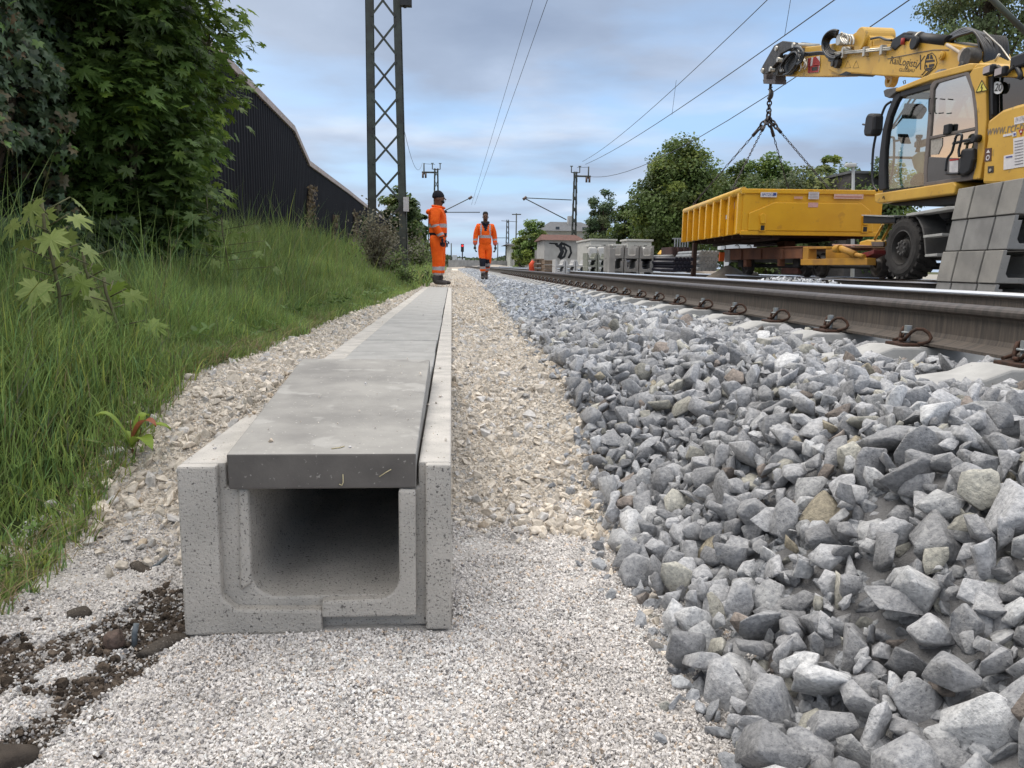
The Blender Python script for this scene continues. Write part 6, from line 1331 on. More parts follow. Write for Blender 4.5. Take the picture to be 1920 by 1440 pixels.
decal([(1778,858),(1838,846),(1838,862),(1778,874)],HX-.001,M_wht,'small_label'); decal([(1842,843),(1868,838),(1868,868),(1842,872)],HX-.001,M_wht,'small_label'); decal([(1849,850),(1862,847),(1862,860),(1849,863)],HX-.0055,mat('blue_print',(.08,.10,.30)),'blue_square')
decal([(1884,828),(1916,820),(1900,868)],HX-.001,M_red,'red_triangle'); decal([(1893,845),(1908,842),(1900,828)],HX-.0055,M_wht,'triangle_field')
# --- undercarriage
def Q2(u,v): return 1400+u*.27083, 330+v*.27083
UX=5.62
mb=MB(); mb.prism(XP([(1130,262),(1420,210),(1470,208),(1470,228),(1130,280)],UX,Q2),'x',UX-.05,UX+.12); part('deck_edge',mat('pale_steel',(.42,.42,.40),(.33,.33,.32),scale=8,rough=.6),.006)
mb=MB(); mb.box((5.9,6.6,.85),(7.7,10.0,1.25)); part('chassis_frame',M_gry,.03)
mb=MB(); mb.cyl((6.8,8.3,1.2),(6.8,8.3,1.55),.55,n=32); part('turntable',M_blk)
def fender(cx):
    g=MB(); c=XY(1075,495,UX,Q2); return c
wc=XY(1070,497,UX,Q2); WR=abs(XY(1070,285,UX,Q2)[2]-XY(1070,707,UX,Q2)[2])/2
def wheel(center,side,lab=True):
    w=bpy.data.objects.new('wheel',None); COL.objects.link(w); w.parent=EX; w.location=Vector(center)-Vector((6.8,8.6,.58)); w.empty_display_size=.2
    R=WR; W=.27; g=MB()
    prof=[(0,.56*R),(.0,.60*R),(-.012,.72*R),(-.01,.86*R),(.012,.95*R),(.05,.985*R),(W/2,R*.985),(W-.05,.985*R),(W-.012,.95*R),(W+.01,.86*R),(W,.6*R),(W,.56*R)]
    prof=[(p[0],p[1]) for p in prof]; g.lathe((0,0,0),'x',[(side*a,r_) for a,r_ in prof],48)
    n=22
    for k in range(n):
        for q in (0,1):
            a=2*PI*(k+.5*q)/n; xa,xb=(.012,W*.58) if q==0 else (W*.42,W-.012)
            for (da,rr0,rr1) in ((.085,.93*R,1.035*R),):
                P=[]
                for (x_,s_) in ((xa,0),(xb,.10 if q==0 else .10)):
                    for (ang,rr) in ((a-da+s_,rr0),(a+da+s_,rr0),(a+da*.8+s_,rr1),(a-da*.8+s_,rr1)): P.append((side*x_,math.cos(ang)*rr,math.sin(ang)*rr))
                g.hexa([P[0],P[1],P[2],P[3],P[4],P[5],P[6],P[7]])
    g.build('tyre',mat('tyre_rubber',(.045,.042,.040),(.028,.026,.025),scale=10,rough=.85,bump=.3,bscale=60),w,world=False)
    g=MB(); g.lathe((0,0,0),'x',[(side*a,r_) for a,r_ in ((.0,.575*R),(-.004,.55*R),(.03,.52*R),(.10,.48*R),(.11,.34*R),(.05,.30*R),(.04,.28*R),(.01,.26*R),(.0,.02*R))],36); g.build('rim',mat('rim_dark',(.06,.056,.053),(.04,.037,.035),scale=8,rough=.6),w,world=False)
    for k in range(8):
        a=2*PI*k/8; g=MB(); g.cyl((side*.012,math.cos(a)*.20*R,math.sin(a)*.20*R),(side*-.012,math.cos(a)*.20*R,math.sin(a)*.20*R),.016,n=6); g.build('wheel_nut',M_gry,w,world=False)
    return w
wheel((UX,wc[1],wc[2]),1); wheel((UX,wc[1]-2.5,wc[2]),1); wheel((7.98,wc[1],wc[2]),-1); wheel((7.98,wc[1]-2.5,wc[2]),-1)
mb=MB(); mb.cyl((UX+.2,wc[1],wc[2]),(7.8,wc[1],wc[2]),.10,n=12); part('axle',M_gry)
# mudguard
gp=[(1155,250),(1200,300),(1228,360),(1240,430),(1250,560)]; mb=MB(); P=XP(gp,UX,Q2); P2_=XP([(1155,262),(1192,305),(1218,362),(1230,432),(1240,560)],UX,Q2)
mb.prism(P+P2_[::-1],'x',UX-.01,UX+.30); part('mudguard',M_gry,.004)
ring2([(1155,252),(1205,300),(1232,365),(1238,470),(1250,560)],.012,mat('pale_steel'),'mudguard_edge',UX-.02,f=Q2) if False else None
for a,b in (((1238,420),(1370,405)),((1250,552),(1335,545))):
    mb=MB(); p=XY(*a,UX-.05,Q2); q=XY(*b,UX-.05,Q2); mb.hexa([(UX-.08,p[1],p[2]-.015),(UX+.05,p[1],p[2]-.015),(UX+.05,q[1],q[2]-.015),(UX-.08,q[1],q[2]-.015),(UX-.08,p[1],p[2]+.015),(UX+.05,p[1],p[2]+.015),(UX+.05,q[1],q[2]+.015),(UX-.08,q[1],q[2]+.015)]); part('step',MATS['pale_steel'],.004)
mb=MB(); mb.prism(XP([(1240,285),(1420,240),(1420,560),(1255,555)],UX+.4,Q2),'x',UX+.35,UX+.8); part('tool_box',M_gry,.02)
for k in range(6): mb=MB(); mb.prism(XP([(1345,300+k*18),(1400,292+k*18),(1400,298+k*18),(1345,306+k*18)],UX+.34,Q2),'x',UX+.335,UX+.35); part('vent_slot',M_blk)
# rail guide wheels with arm
def railwheel(c,R,parent,m=None):
    g=MB(); g.lathe(c,'x',[(0,0),(0,.25*R),(-.02,.28*R),(-.02,.42*R),(.02,.55*R),(.02,.78*R),(-.005,.85*R),(-.005,.93*R),(.09,.95*R),(.09,R*1.08),(.12,R*1.08),(.12,0)],32); return g.build('rail_wheel',m or mat('rail_wheel_steel',(.11,.10,.095),(.06,.055,.05),scale=8,rough=.5,metal=.4),parent)
rc=XY(898,618,6.0,Q2); railwheel((6.0,rc[1],rc[2]),.175,EX); railwheel((7.5,rc[1],rc[2]),.175,EX)
mb=MB(); mb.cyl((6.0,rc[1],rc[2]),(7.6,rc[1],rc[2]),.05,n=10); mb.prism(XP([(900,530),(1000,420),(1060,420),(960,640),(900,640)],6.1,Q2),'x',6.15,6.3); part('guide_arm',M_lnk,.01)
# dark front beam with pale top
mb=MB(); mb.prism(XP([(805,275),(1030,288),(1025,325),(900,330),(805,328)],5.7,Q2),'x',5.7,7.9); part('front_beam',M_blk,.01); mb=MB(); mb.prism(XP([(805,268),(1030,274),(1030,286),(805,275)],5.7,Q2),'x',5.68,7.9); part('beam_cover',MATS['pale_steel'])
# yellow support tubes near the wheel
for a,b in (((885,440),(945,335)),((940,445),(1000,335))): mb=MB(); mb.cyl(XY(*a,6.0,Q2),XY(*b,6.0,Q2),.018,n=8); part('support_tube',M_yel)
mb=MB(); mb.prism(XP([(778,455),(830,440),(955,445),(955,488),(778,490)],6.0,Q2),'x',6.0,7.6); part('yellow_bumper',M_yel,.02)
mb=MB(); mb.prism(XP([(870,455),(955,455),(955,488),(875,488)],5.99,Q2),'x',5.97,5.995); part('bumper_plate',M_brn,.004)
# ================================================================== HOOK AND CHAINS
hk=XY(165,515,BX+.18); HXc=hk[0]; hy=hk[1]; hz0=hk[2]
hook=empty('crane_hook',(HXc,hy,hz0),0,'dark steel crane hook hanging under the tip of the excavator arm','hook')
def hp(v): return XY(165,v,HXc)[2]
mb=MB(); mb.cyl((HXc,hy,hz0+.02),(HXc,hy,hp(545)),.03,n=10); mb.cyl((HXc,hy-.1,hp(537)),(HXc,hy+.1,hp(537)),.012,n=8); mb.build('hook_shank',M_lnk,hook)
zt=hp(545); zb_=hp(608); rh=(zt-zb_)/2*.80; zc_=zb_+rh+.015
mb=MB(); pts=[(HXc,hy,zt)]+[(HXc,hy-math.sin(t)*rh,zc_+math.cos(t)*rh) for t in np.linspace(.2,4.1,14)]; mb.tube(pts,[.03]+[.035+.012*math.sin(k/13*PI) for k in range(13)]+[.012],10); mb.build('hook_body',M_lnk,hook)
mb=MB(); mb.tube([(HXc,hy+.03,zt-.02),(HXc,hy+.06,zc_-.03)],.012,6); mb.build('safety_latch',M_sil,hook)
M_chain=mat('chain_steel',(.07,.06,.058),(.035,.03,.03),scale=10,rough=.5,metal=.4)
def link(mb,a,b,w,r,flip):
    a=Vector(a); b=Vector(b); d=(b-a).normalized(); s=d.cross(Vector((0,1,0)) if flip else Vector((1,0,0)));
    if s.length<.1: s=d.orthogonal()
    s.normalize(); pts=[]
    for t in np.linspace(0,2*PI,12,endpoint=False): c=(a+b)/2; L_=(b-a).length/2+r; pts.append(c+d*math.cos(t)*L_+s*math.sin(t)*w)
    mb.tube(pts,r,5,closed=True)
ch=empty('lifting_chain',(HXc,hy,zb_),0,'four leg lifting chain running from the hook to the yellow container','chain')
top=Vector((HXc,hy,zb_+.03)); mid=Vector((HXc,hy,hp(700)))
mb=MB(); n=4
for k in range(n): link(mb,top+(mid-top)*(k/n),top+(mid-top)*((k+1)/n),.045,.016,k%2)
mb.build('top_links',M_chain,ch)
mb=MB(); link(mb,mid,Vector((HXc,hy,hp(738))),.09,.022,0); mb.build('master_ring',M_chain,ch)
# ================================================================== CONTAINER
CO=np.array([5.13,13.15]); CYAW=-R_(5.9)
_tl=aty(1395,356,13.15); CTOP=float(_tl[2]); CBOT=float(aty(1397,437,13.15)[2])
CW=2.30; CL=5.05
con=empty('skip_container',(float(_tl[0]),13.15,CBOT),CYAW,'open yellow steel container hanging level from chains above the wagon','container')
Hc=CTOP-CBOT
M_con=mat('container_yellow',(.76,.41,.016),(.68,.345,.012),scale=2.2,detail=7,rough=.36,spec=.5,bump=.04,bscale=20,spots=(5,.64,(.48,.22,.02),.5),spots2=(38,.67,(.36,.22,.10),.6)); M_conr=mat('container_rusty_edge',(.075,.042,.032),(.045,.028,.024),scale=8,rough=.8)
def cb(name,m,lo,hi,bev=.0,**k): mb=MB(); mb.box(lo,hi); return mb.build(name,m,con,bevel=bev,world=False,**k)
t_=.05
mb=MB(); mb.box((0,0,0),(CW,t_,Hc)); mb.build('end_wall',M_con,con,world=False); mb=MB(); mb.box((0,CL-t_,0),(CW,CL,Hc)); mb.build('end_wall',M_con,con,world=False)
cb('side_wall',M_con,(0.02,t_,0),(t_+.02,CL-t_,Hc)); cb('side_wall',M_con,(CW-t_-.02,t_,0),(CW-.02,CL-t_,Hc)); cb('container_floor',M_conr,(.03,.03,.02),(CW-.03,CL-.03,.08))
mb=MB(); mb.box((-.04,-.03,Hc-.06),(CW+.04,.06,Hc+.02)); mb.box((-.04,CL-.06,Hc-.06),(CW+.04,CL+.03,Hc+.02)); mb.build('end_rim',M_con,con,bevel=.012,world=False)
for s in (0,1):
    x=-.01 if s==0 else CW+.01; mb=MB(); mb.cyl((x,-.02,Hc-.01),(x,CL+.02,Hc-.01),.062,n=14); mb.build('top_rail',mat('container_rail',(.74,.47,.10),(.66,.38,.06),scale=4,rough=.4),con,world=False)
    for k in range(9):
        y=.03+(CL-.16)*k/8; xx=(-.075,.02) if s==0 else (CW-.02,CW+.075); mb=MB(); mb.box((xx[0],y,-.01),(xx[1],y+.10,Hc-.05)); mb.build('side_rib',M_con,con,bevel=.008,world=False)
    for y in (.6,CL-.9):
        mb=MB(); x2=.02 if s==0 else CW-.02; mb.box((x2-.03,y-.08,-.30),(x2+.03,y+.08,0)) if False else mb.box((x2-.03,y-.05,Hc),(x2+.03,y+.05,Hc+.10)); mb.build('lifting_lug',M_conr,con,bevel=.01,world=False)
# end wall details: raised field, pockets, corner edge, skids
mb=MB(); mb.prism([(.10,.04),(.10,.34),(.30,Hc-.30),(.52,Hc-.20),(CW-.30,Hc-.20),(CW-.14,Hc-.32),(CW-.06,.04)],'y',-.03,0.001); mb.build('pressed_field',M_con,con,bevel=.022,world=False)
for x in (.30,CW-.26):
    mb=MB(); mb.prism([(x-.02,.30),(x+.03,.34),(x+.08,.30),(x+.085,.16),(x+.0,.16)],'y',-.07,-.03); mb.build('pocket_rib',M_con,con,bevel=.008,world=False)
    mb=MB(); mb.box((x+.01,-.0475,.05),(x+.075,-.0305,.13)); mb.build('pocket_hole',M_blk,con,world=False); mb=MB(); mb.box((x-.012,-.045,.03),(x+.095,-.0302,.155)); 
    mb.build('pocket_plate',M_con,con,bevel=.004,world=False)
    bpy.data.objects.remove(con.children[-1]) if False else None
cb('bottom_beam',M_con,(-.02,-.02,-.03),(CW+.02,.06,.04),.008)
for x in (.62,CW-.72): cb('skid',M_conr,(x,.2,-.10),(x+.10,CL-.2,.02),.006)
mb=MB(); 
for k in range(7): mb.box((.1,.3+.68*k,-.06),(CW-.1,.38+.68*k,.02))
mb.build('floor_beams',M_conr,con,world=False)
def csticker(u0,v0,u1,v1,m,name,dy=-.034):
    # zoom6 coordinates -> local x,z on the end wall
    def loc(u,v):
        px=1270+u*.1979; py=330+v*.1979; d=ray(px,py); o=np.array([float(_tl[0]),13.15,CBOT]); nrm=np.array([math.sin(-CYAW)*-1 if False else -math.sin(CYAW)*-1,0,0])
        ex=np.array([math.cos(CYAW),math.sin(CYAW),0]); ey=np.array([-math.sin(CYAW),math.cos(CYAW),0]); t=((o-_C)@ey)/(d@ey); p=_C+d*t-o; return float(p@ex),float(p[2])
    a=loc(u0,v0); b=loc(u1,v1); g=MB(); g.box((a[0],dy-.003,b[1]),(b[0],dy,a[1])); return g.build(name,m,con,world=False),a,b
M_blue=mat('blue_letter',(.04,.07,.25),rough=.6)
_,a,b=csticker(785,155,936,203,M_wht,'maker_sign')
cu=bpy.data.curves.new('t','FONT'); cu.body='SPITZKE'; to=bpy.data.objects.new('t',cu); COL.objects.link(to); me=bpy.data.meshes.new_from_object(to.evaluated_get(bpy.context.evaluated_depsgraph_get())); bpy.data.objects.remove(to)
V=np.array([v.co[:] for v in me.vertices]); sx_=(b[0]-a[0])*.74/(V[:,0].max()); sz_=(a[1]-b[1])*.5/V[:,1].max()
for v in me.vertices: v.co=(a[0]+.02+v.co[0]*sx_,-.0385,b[1]+(a[1]-b[1])*.25+v.co[1]*sz_)
me.materials.append(M_blue); o=bpy.data.objects.new('lettering',me); COL.objects.link(o); o.parent=con
csticker(905,162,930,188,M_blue,'blue_square',-.0372)
csticker(1238,152,1333,222,M_wht,'notice'); csticker(1100,195,1180,220,mat('faded_pink',(.62,.36,.26),(.55,.30,.2),scale=30),'faded_label'); csticker(1235,253,1325,298,mat('pink_label',(.68,.42,.40),(.6,.34,.3),scale=30),'pink_label')
csticker(1478,172,1752,220,mat('long_label',(.70,.50,.42),(.62,.4,.32),scale=30),'long_label'); csticker(1490,192,1742,205,mat('label_print',(.50,.22,.18)),'label_print',-.0375)
for k in range(4): csticker(1248,160+k*15,1322,165+k*15,mat('grey_print3',(.35,.28,.28)),'print_line',-.0375)
for (y,z0,h_,w_,m_) in ((1.35,.42,.16,.11,M_wht),(.62,.45,.12,.10,MATS['pink_label']),(.80,.24,.05,.20,mat('side_print',(.45,.26,.05))),(1.15,.30,.08,.06,M_wht),(3.3,.36,.12,.14,MATS['pink_label'])): g=MB(); g.box((.012,y,z0),(.0165,y+w_,z0+h_)); g.build('side_label',m_,con,world=False)
Mw=Matrix.Translation(con.location)@Matrix.Rotation(CYAW,4,'Z')
ringb=Vector((HXc,hy,hp(735)))
for i,(lx,ly) in enumerate(((.02,.9),(.02,CL-.7),(CW-.02,1.9),(CW-.02,CL-.7))):
    e=Mw@Vector((lx,ly,Hc+.08)); mb=MB(); d=e-ringb; k0=.14
    for k in range(3): link(mb,ringb+d*(k*.045),ringb+d*((k+1)*.045),.045,.02,k%2)
    mb.build('leg_hook_links',M_chain,ch)
    mb=MB(); mb.tube([ringb+d*.135,ringb+d*.2],.035,6); mb.build('shortening_hook',M_chain,ch)
    mb=MB(); s=ringb+d*.2; nn=int((e-s).length/.10)
    for k in range(nn): link(mb,s+(e-s)*(k/nn),s+(e-s)*((k+1)/nn),.017,.0075,k%2)
    mb.build('chain_leg',M_chain,ch)
# ================================================================== WAGON
M_wry=mat('wagon_yellow',(.52,.27,.03),(.30,.15,.04),scale=3,detail=8,rough=.6,contrast=(.35,.7)); M_wrr=mat('wagon_rust',(.20,.085,.045),(.11,.05,.035),scale=3,detail=8,rough=.8)
wg=empty('flat_wagon',(6.8,13,.58),0,'low rusty and yellow flat wagon standing under the hanging container','wagon'); WXs=5.72
def Z(u,v): return 1270+u*.1979,330+v*.1979
def wpr(name,m,pts,x0,x1,bev=.006,X=WXs,f=Z): 
    mb=MB(); mb.prism(XP(pts,X,f),'x',x0,x1); return mb.build(name,m,wg,bevel=bev)
wpr('side_beam',M_wrr,[(500,700),(1210,672),(1205,780),(500,795)],WXs,WXs+.12); wpr('deck',M_wrr,[(450,690),(1210,664),(1210,674),(450,702)],WXs-.02,7.9)
wpr('end_beam',mat('wagon_grey',(.30,.28,.26),(.2,.18,.16),scale=4,rough=.7),[(455,700),(502,698),(500,812),(455,815)],WXs-.02,7.9)
for u in (610,795,1000,1190): wpr('beam_stiffener',M_wrr,[(u-10,690),(u+10,689),(u+10,788),(u-10,790)],WXs-.03,WXs,.003)
wpr('front_frame',M_wry,[(1195,790),(1830,775),(1830,845),(1195,845)],WXs-.05,WXs+.08); wpr('frame_post',M_wry,[(1212,675),(1265,672),(1262,792),(1208,792)],WXs-.04,WXs+.1); wpr('top_frame',M_wry,[(1210,670),(1430,668),(1430,690),(1210,694)],WXs-.03,WXs+.1)
wpr('cross_frame',M_wrr,[(1280,690),(1880,672),(1880,700),(1640,705),(1280,700)],WXs+.3,7.7); wpr('inner_panel',M_wry,[(1262,695),(1430,690),(1600,780),(1262,788)],WXs+.25,WXs+.35); wpr('red_hose_guard',mat('dark_red_paint',(.22,.03,.03),(.14,.03,.03),scale=5,rough=.5),[(1690,745),(1860,700),(1860,735),(1740,790)],WXs,WXs+.2)
wpr('deck_plank',mat('plank_pink',(.42,.25,.20),(.3,.18,.14),scale=5,rough=.8),[(1465,645),(1660,655),(1660,668),(1465,662)],WXs,7.6)
mb=MB(); mb.cyl(XY(1540,682,WXs-.05,Z),XY(1690,745,WXs-.05,Z),.045,n=12); mb.cyl(XY(1690,745,WXs-.05,Z),XY(1770,762,WXs-.05,Z),.03,n=10); mb.build('hydraulic_cylinder',M_wry,wg)
mb=MB(); mb.cyl(XY(1500,690,WXs-.06,Z),XY(1545,690,WXs-.06,Z),.06,n=10); mb.build('cylinder_mount',M_wry,wg)
wpr('brown_post',M_wrr,[(625,795),(655,795),(655,860),(625,862)],WXs,WXs+.1); wpr('brown_post',M_wrr,[(945,785),(968,785),(968,855),(945,855)],WXs,WXs+.1)
wpr('container_support',M_wrr,[(745,620),(818,612),(818,690),(760,692)],WXs+.4,WXs+.6); wpr('brake_block',mat('red_brown_block',(.20,.09,.07),(.12,.06,.05),scale=6,rough=.8),[(868,868),(1018,868),(1018,925),(868,925)],5.95,6.1); wpr('dark_box',M_gry,[(700,880),(745,862),(860,865),(860,925),(700,925)],6.3,6.8)
for (u,v,X_) in ((640,895,6.0),(1180,880,6.0),(1320,905,6.0)):
    c=XY(u,v,X_,Z); R_w=abs(XY(u,v,X_,Z)[2]-.585); railwheel((X_,c[1],.585+.19),.19,wg); railwheel((7.5,c[1],.585+.19),.19,wg); mb=MB(); mb.cyl((X_,c[1],.775),(7.6,c[1],.775),.04,n=8); mb.build('wagon_axle',M_gry,wg)
    mb=MB(); mb.box((X_-.12,c[1]-.12,.74),(X_-.03,c[1]+.12,.92)); mb.build('axle_box',M_blk,wg,bevel=.02)
# rusty upright beam left of the wagon
mb=MB(); a=aty(1298,512,17.0); b=aty(1308,456,17.0); mb.box((a[0],17,.3),(b[0],17.12,b[2])); tag(mb.build('rusty_beam',M_conr,None,bevel=.006),'dark rusty upright beam between the pipe bundles left of the wagon','beam')
mb=MB(); a=aty(1350,473,15.8); b=aty(1358,490,15.8); mb.box((a[0],15.8,b[2]),(b[0],15.86,a[2])); tag(mb.build('orange_board',mat('orange_board',(.75,.14,.03),rough=.5)),'small bright orange board at the left end of the wagon','board')
# ================================================================== PEOPLE
M_hv=mat('hi_vis_orange',(.95,.145,.012),(.80,.10,.010),scale=9,detail=5,rough=.75,spec=.2,bump=.9,bscale=14,bdist=.02)
M_band=mat('reflective_band',(.42,.40,.42),(.34,.32,.34),scale=30,rough=.35,spec=.6); M_navy=mat('navy_fabric',(.018,.020,.035),(.012,.013,.022),scale=12,rough=.85)
M_skin=mat('skin',(.16,.085,.055),(.12,.065,.042),scale=10,rough=.55); M_boot=mat('boot_leather',(.07,.062,.06),(.04,.036,.035),scale=14,rough=.7); M_hair=mat('black_hair',(.012,.011,.012),rough=.8)
M_eye=mat('eye_dark',(.01,.008,.007),rough=.3); M_pink=mat('worn_band',(.62,.14,.10),(.5,.12,.1),scale=20,rough=.7)
def skin(name,pts,edges,mats,parent,sub=2,region=None):
    """one continuous surface grown over a skeleton: pts = (x,y,z,rx,ry)"""
    me=bpy.data.meshes.new(name); me.from_pydata([p[:3] for p in pts],edges,[]); o=bpy.data.objects.new(name,me); COL.objects.link(o)
    sk=o.modifiers.new('skin','SKIN'); sk.use_smooth_shade=True
    for i,p in enumerate(pts):
        sv=me.skin_vertices[0].data[i]; sv.radius=(p[3],p[4] if len(p)>4 else p[3]); sv.use_root=(i==0)
    ss=o.modifiers.new('sub','SUBSURF'); ss.levels=ss.render_levels=sub
    dg=bpy.context.evaluated_depsgraph_get(); m2=bpy.data.meshes.new_from_object(o.evaluated_get(dg)); bpy.data.objects.remove(o)
    m2.name=name; m2.materials.clear()
    for m_ in mats: m2.materials.append(m_)
    m2.polygons.foreach_set('use_smooth',[True]*len(m2.polygons))
    if region:
        for p in m2.polygons: p.material_index=region(p.center)
    o=bpy.data.objects.new(name,m2); COL.objects.link(o); o.parent=parent; return o
def hand(w,d,s,curl=.5):
    """palm, four fingers and a thumb hanging from the wrist w; d = forward direction of the knuckles (x,y); s = thumb side"""
    pts=[];E=[]; fx,fy=d; nx,ny=-fy,fx
    pts.append((w[0],w[1],w[2],.026,.018)); pts.append((w[0]+fx*.004,w[1]+fy*.004,w[2]-.045,.036,.018)); pts.append((w[0]+fx*.008,w[1]+fy*.008,w[2]-.080,.038,.016)); E=[(0,1),(1,2)]
    return pts,E
def add_hand(name,w,fdir,parent,m,side):
    # fdir: horizontal direction towards which the row of fingers runs (index finger first); the palm faces 'pd'
    fx,fy=fdir; px,py=-fy*side,fx*side
    P=[(w[0],w[1],w[2]+.02,.030,.024),(w[0],w[1],w[2]-.03,.040,.020),(w[0],w[1],w[2]-.075,.043,.017)]; E=[(0,1),(1,2)]
    o=skin(name,P,E,[m],parent,2)
    for i,(off,ln) in enumerate(((.030,.070),(.010,.078),(-.010,.072),(-.029,.056))):
        b=(w[0]+fx*off,w[1]+fy*off,w[2]-.07); c=.010+.004*i
        pts=[(b[0],b[1],b[2]+.015,.011),(b[0]+px*c*.5,b[1]+py*c*.5,b[2]-ln*.4,.0105),(b[0]+px*c*1.7,b[1]+py*c*1.7,b[2]-ln*.75,.0095),(b[0]+px*c*3.0,b[1]+py*c*3.0,b[2]-ln*.98,.008)]
        skin('finger',pts,[(0,1),(1,2),(2,3)],[m],o,1)
    b=(w[0]+fx*.030,w[1]+fy*.030,w[2]-.02); skin('thumb',[(b[0],b[1],b[2],.014),(b[0]+fx*.022+px*.010,b[1]+fy*.022+py*.01,b[2]-.028,.012),(b[0]+fx*.026+px*.02,b[1]+fy*.026+py*.02,b[2]-.058,.009)],[(0,1),(1,2)],[m],o,1)
    return o
def person(loc,rz,label,S,pose,hat,dark_knee=False):
    root=empty('person',loc,rz,label,'person','track workers in orange'); root.scale=(S,S,S)
    J=pose; hipz=.93
    # body: one continuous figure under the clothes (faces -y)
    hx,hy,hzz=J['head']
    B=[(0,0,.95,.13,.10),(0,.0,1.12,.12,.09),(0,.01,1.32,.15,.10),(0,.01,1.47,.075,.07),(hx*.5,hy*.5+.005,1.535,.058,.060),(hx,hy,1.60,.064,.076),(hx,hy,1.67,.076,.094),(hx,hy+.005,1.735,.070,.085),(hx,hy+.01,1.775,.04,.05)]
    E=[(i,i+1) for i in range(8)]
    def chain(start,pts):
        k=start
        for p in pts: B.append(p); E.append((k,len(B)-1)); k=len(B)-1
    for s in (-1,1):
        a=J['arm'][s]; chain(2,[(s*.17,.01,1.42,.055,.055),(*a[0],.042,.042),(*a[1],.03,.03)])
        g=J['leg'][s]; chain(0,[(s*.095,0,.86,.085,.085),(*g[0],.055,.055),(*g[1],.042,.042)])
    skin('body',B,E,[M_skin],root,2)
    # face
    fx=hx; fy=hy-.098
    g=MB(); g.tube([(fx,fy+.018,1.675),(fx,fy-.004,1.652),(fx,fy+.006,1.642)],[.006,.013,.010],7); g.build('nose',M_skin,root,world=False)
    for s in (-1,1):
        g=MB(); g.lathe((fx+s*.030,fy+.014,1.682),'y',[(-.004,.0),(-.002,.008),(.004,.011),(.010,.0)],10); g.build('eye',M_eye,root,world=False)
        g=MB(); g.lathe((hx+s*.078,hy+.005,1.66),'x',[(-.006,0),(-.004,.024),(.004,.026),(.008,.0)],12); g.build('ear',M_skin,root,world=False)
    g=MB(); g.box((fx-.025,fy+.004,1.618),(fx+.025,fy+.014,1.626)); g.build('mouth',mat('lips',(.10,.04,.035),rough=.5),root,bevel=.003,world=False)
    if hat=='beanie':
        o=skin('beanie',[(hx,hy+.012,1.665,.066,.082),(hx,hy+.012,1.695,.088,.108),(hx,hy+.020,1.745,.085,.100),(hx,hy+.03,1.80,.062,.07),(hx,hy+.035,1.825,.03,.03)],[(0,1),(1,2),(2,3),(3,4)],[mat('beanie_wool',(.022,.023,.032),(.014,.015,.02),scale=30,rough=.95,bump=.5,bscale=80)],root,2)
        o=skin('beard',[(hx,hy-.05,1.575,.045,.034),(hx,hy-.062,1.605,.055,.032),(hx,hy-.03,1.63,.072,.04)],[(0,1),(1,2)],[M_hair],root,2)
    else:
        o=skin('hair',[(hx,hy+.035,1.67,.072,.070),(hx,hy+.025,1.735,.084,.088),(hx,hy+.005,1.785,.072,.085),(hx,hy,1.81,.04,.05)],[(0,1),(1,2),(2,3)],[M_hair],root,2)
        o=skin('beard',[(hx,hy-.068,1.580,.030,.022),(hx,hy-.066,1.60,.036,.018)],[(0,1)],[M_hair],root,1)
    # trousers
    T=[(0,.0,.96,.165,.135),(0,0,1.04,.15,.12)]; E=[(0,1)]
    for s in (-1,1):
        g_=J['leg'][s]; k=0
        kx,ky,kz=g_[0]; ax,ay,az=g_[1]
        for p in [(s*.095,.0,.84,.118,.115),((s*.095+kx)/2,ky/2,(.84+kz)/2,.105,.105),(kx,ky,kz,.088,.09),((kx+ax)/2,(ky+ay)/2,(kz+az)/2,.080,.082),(ax,ay,az+.07,.076,.08)]:
            T.append(p); E.append((k,len(T)-1)); k=len(T)-1
    def treg(c):
        z=c.z; sd=-1 if c.x<0 else 1; az=J['leg'][sd][1][2]; kz=J['leg'][sd][0][2]
        if az+.19<z<az+.26: return 1
        if az+.075<z<az+.135: return 1
        if dark_knee and kz-.16<z<kz+.07 and c.y<J['leg'][sd][0][1]+.05 and not(sd==1 and c.x>J['leg'][sd][0][0]+.035): return 2
        return 0
    skin('trousers',T,E,[M_hv,M_band,M_navy],root,3,treg)
    # jacket
    K=[(0,.0,.90,.185,.150),(0,-.005,1.05,.182,.150),(0,0,1.22,.185,.150),(0,.008,1.38,.195,.140),(0,.015,1.475,.115,.10),(0,.012,1.515,.085,.085)]; E=[(i,i+1) for i in range(5)]
    for s in (-1,1):
        a=J['arm'][s]; ex,ey,ez=a[0]; wx,wy,wz=a[1]; k=3
        for p in [(s*.185,.01,1.425,.085,.085),((s*.2+ex)/2,(ey)/2,(1.42+ez)/2,.080,.085),(ex,ey,ez,.070,.075),((ex+wx)/2,(ey+wy)/2,(ez+wz)/2,.065,.068),(wx,wy,wz+.02,.056,.058)]:
            K.append(p); E.append((k,len(K)-1)); k=len(K)-1
    def arm_t(c):
        best=None
        for s in (-1,1):
            a=J['arm'][s]; A=Vector((s*.19,.01,1.42)); Bv=Vector(a[0]); W=Vector(a[1]); 
            for (P0,P1,t0) in ((A,Bv,0),(Bv,W,1)):
                d=P1-P0; t=max(0,min(1,(c-P0).dot(d)/d.length_squared)); q=(c-(P0+d*t)).length
                if q<.085 and (best is None or q<best[0]): best=(q,t0+t)
        return best
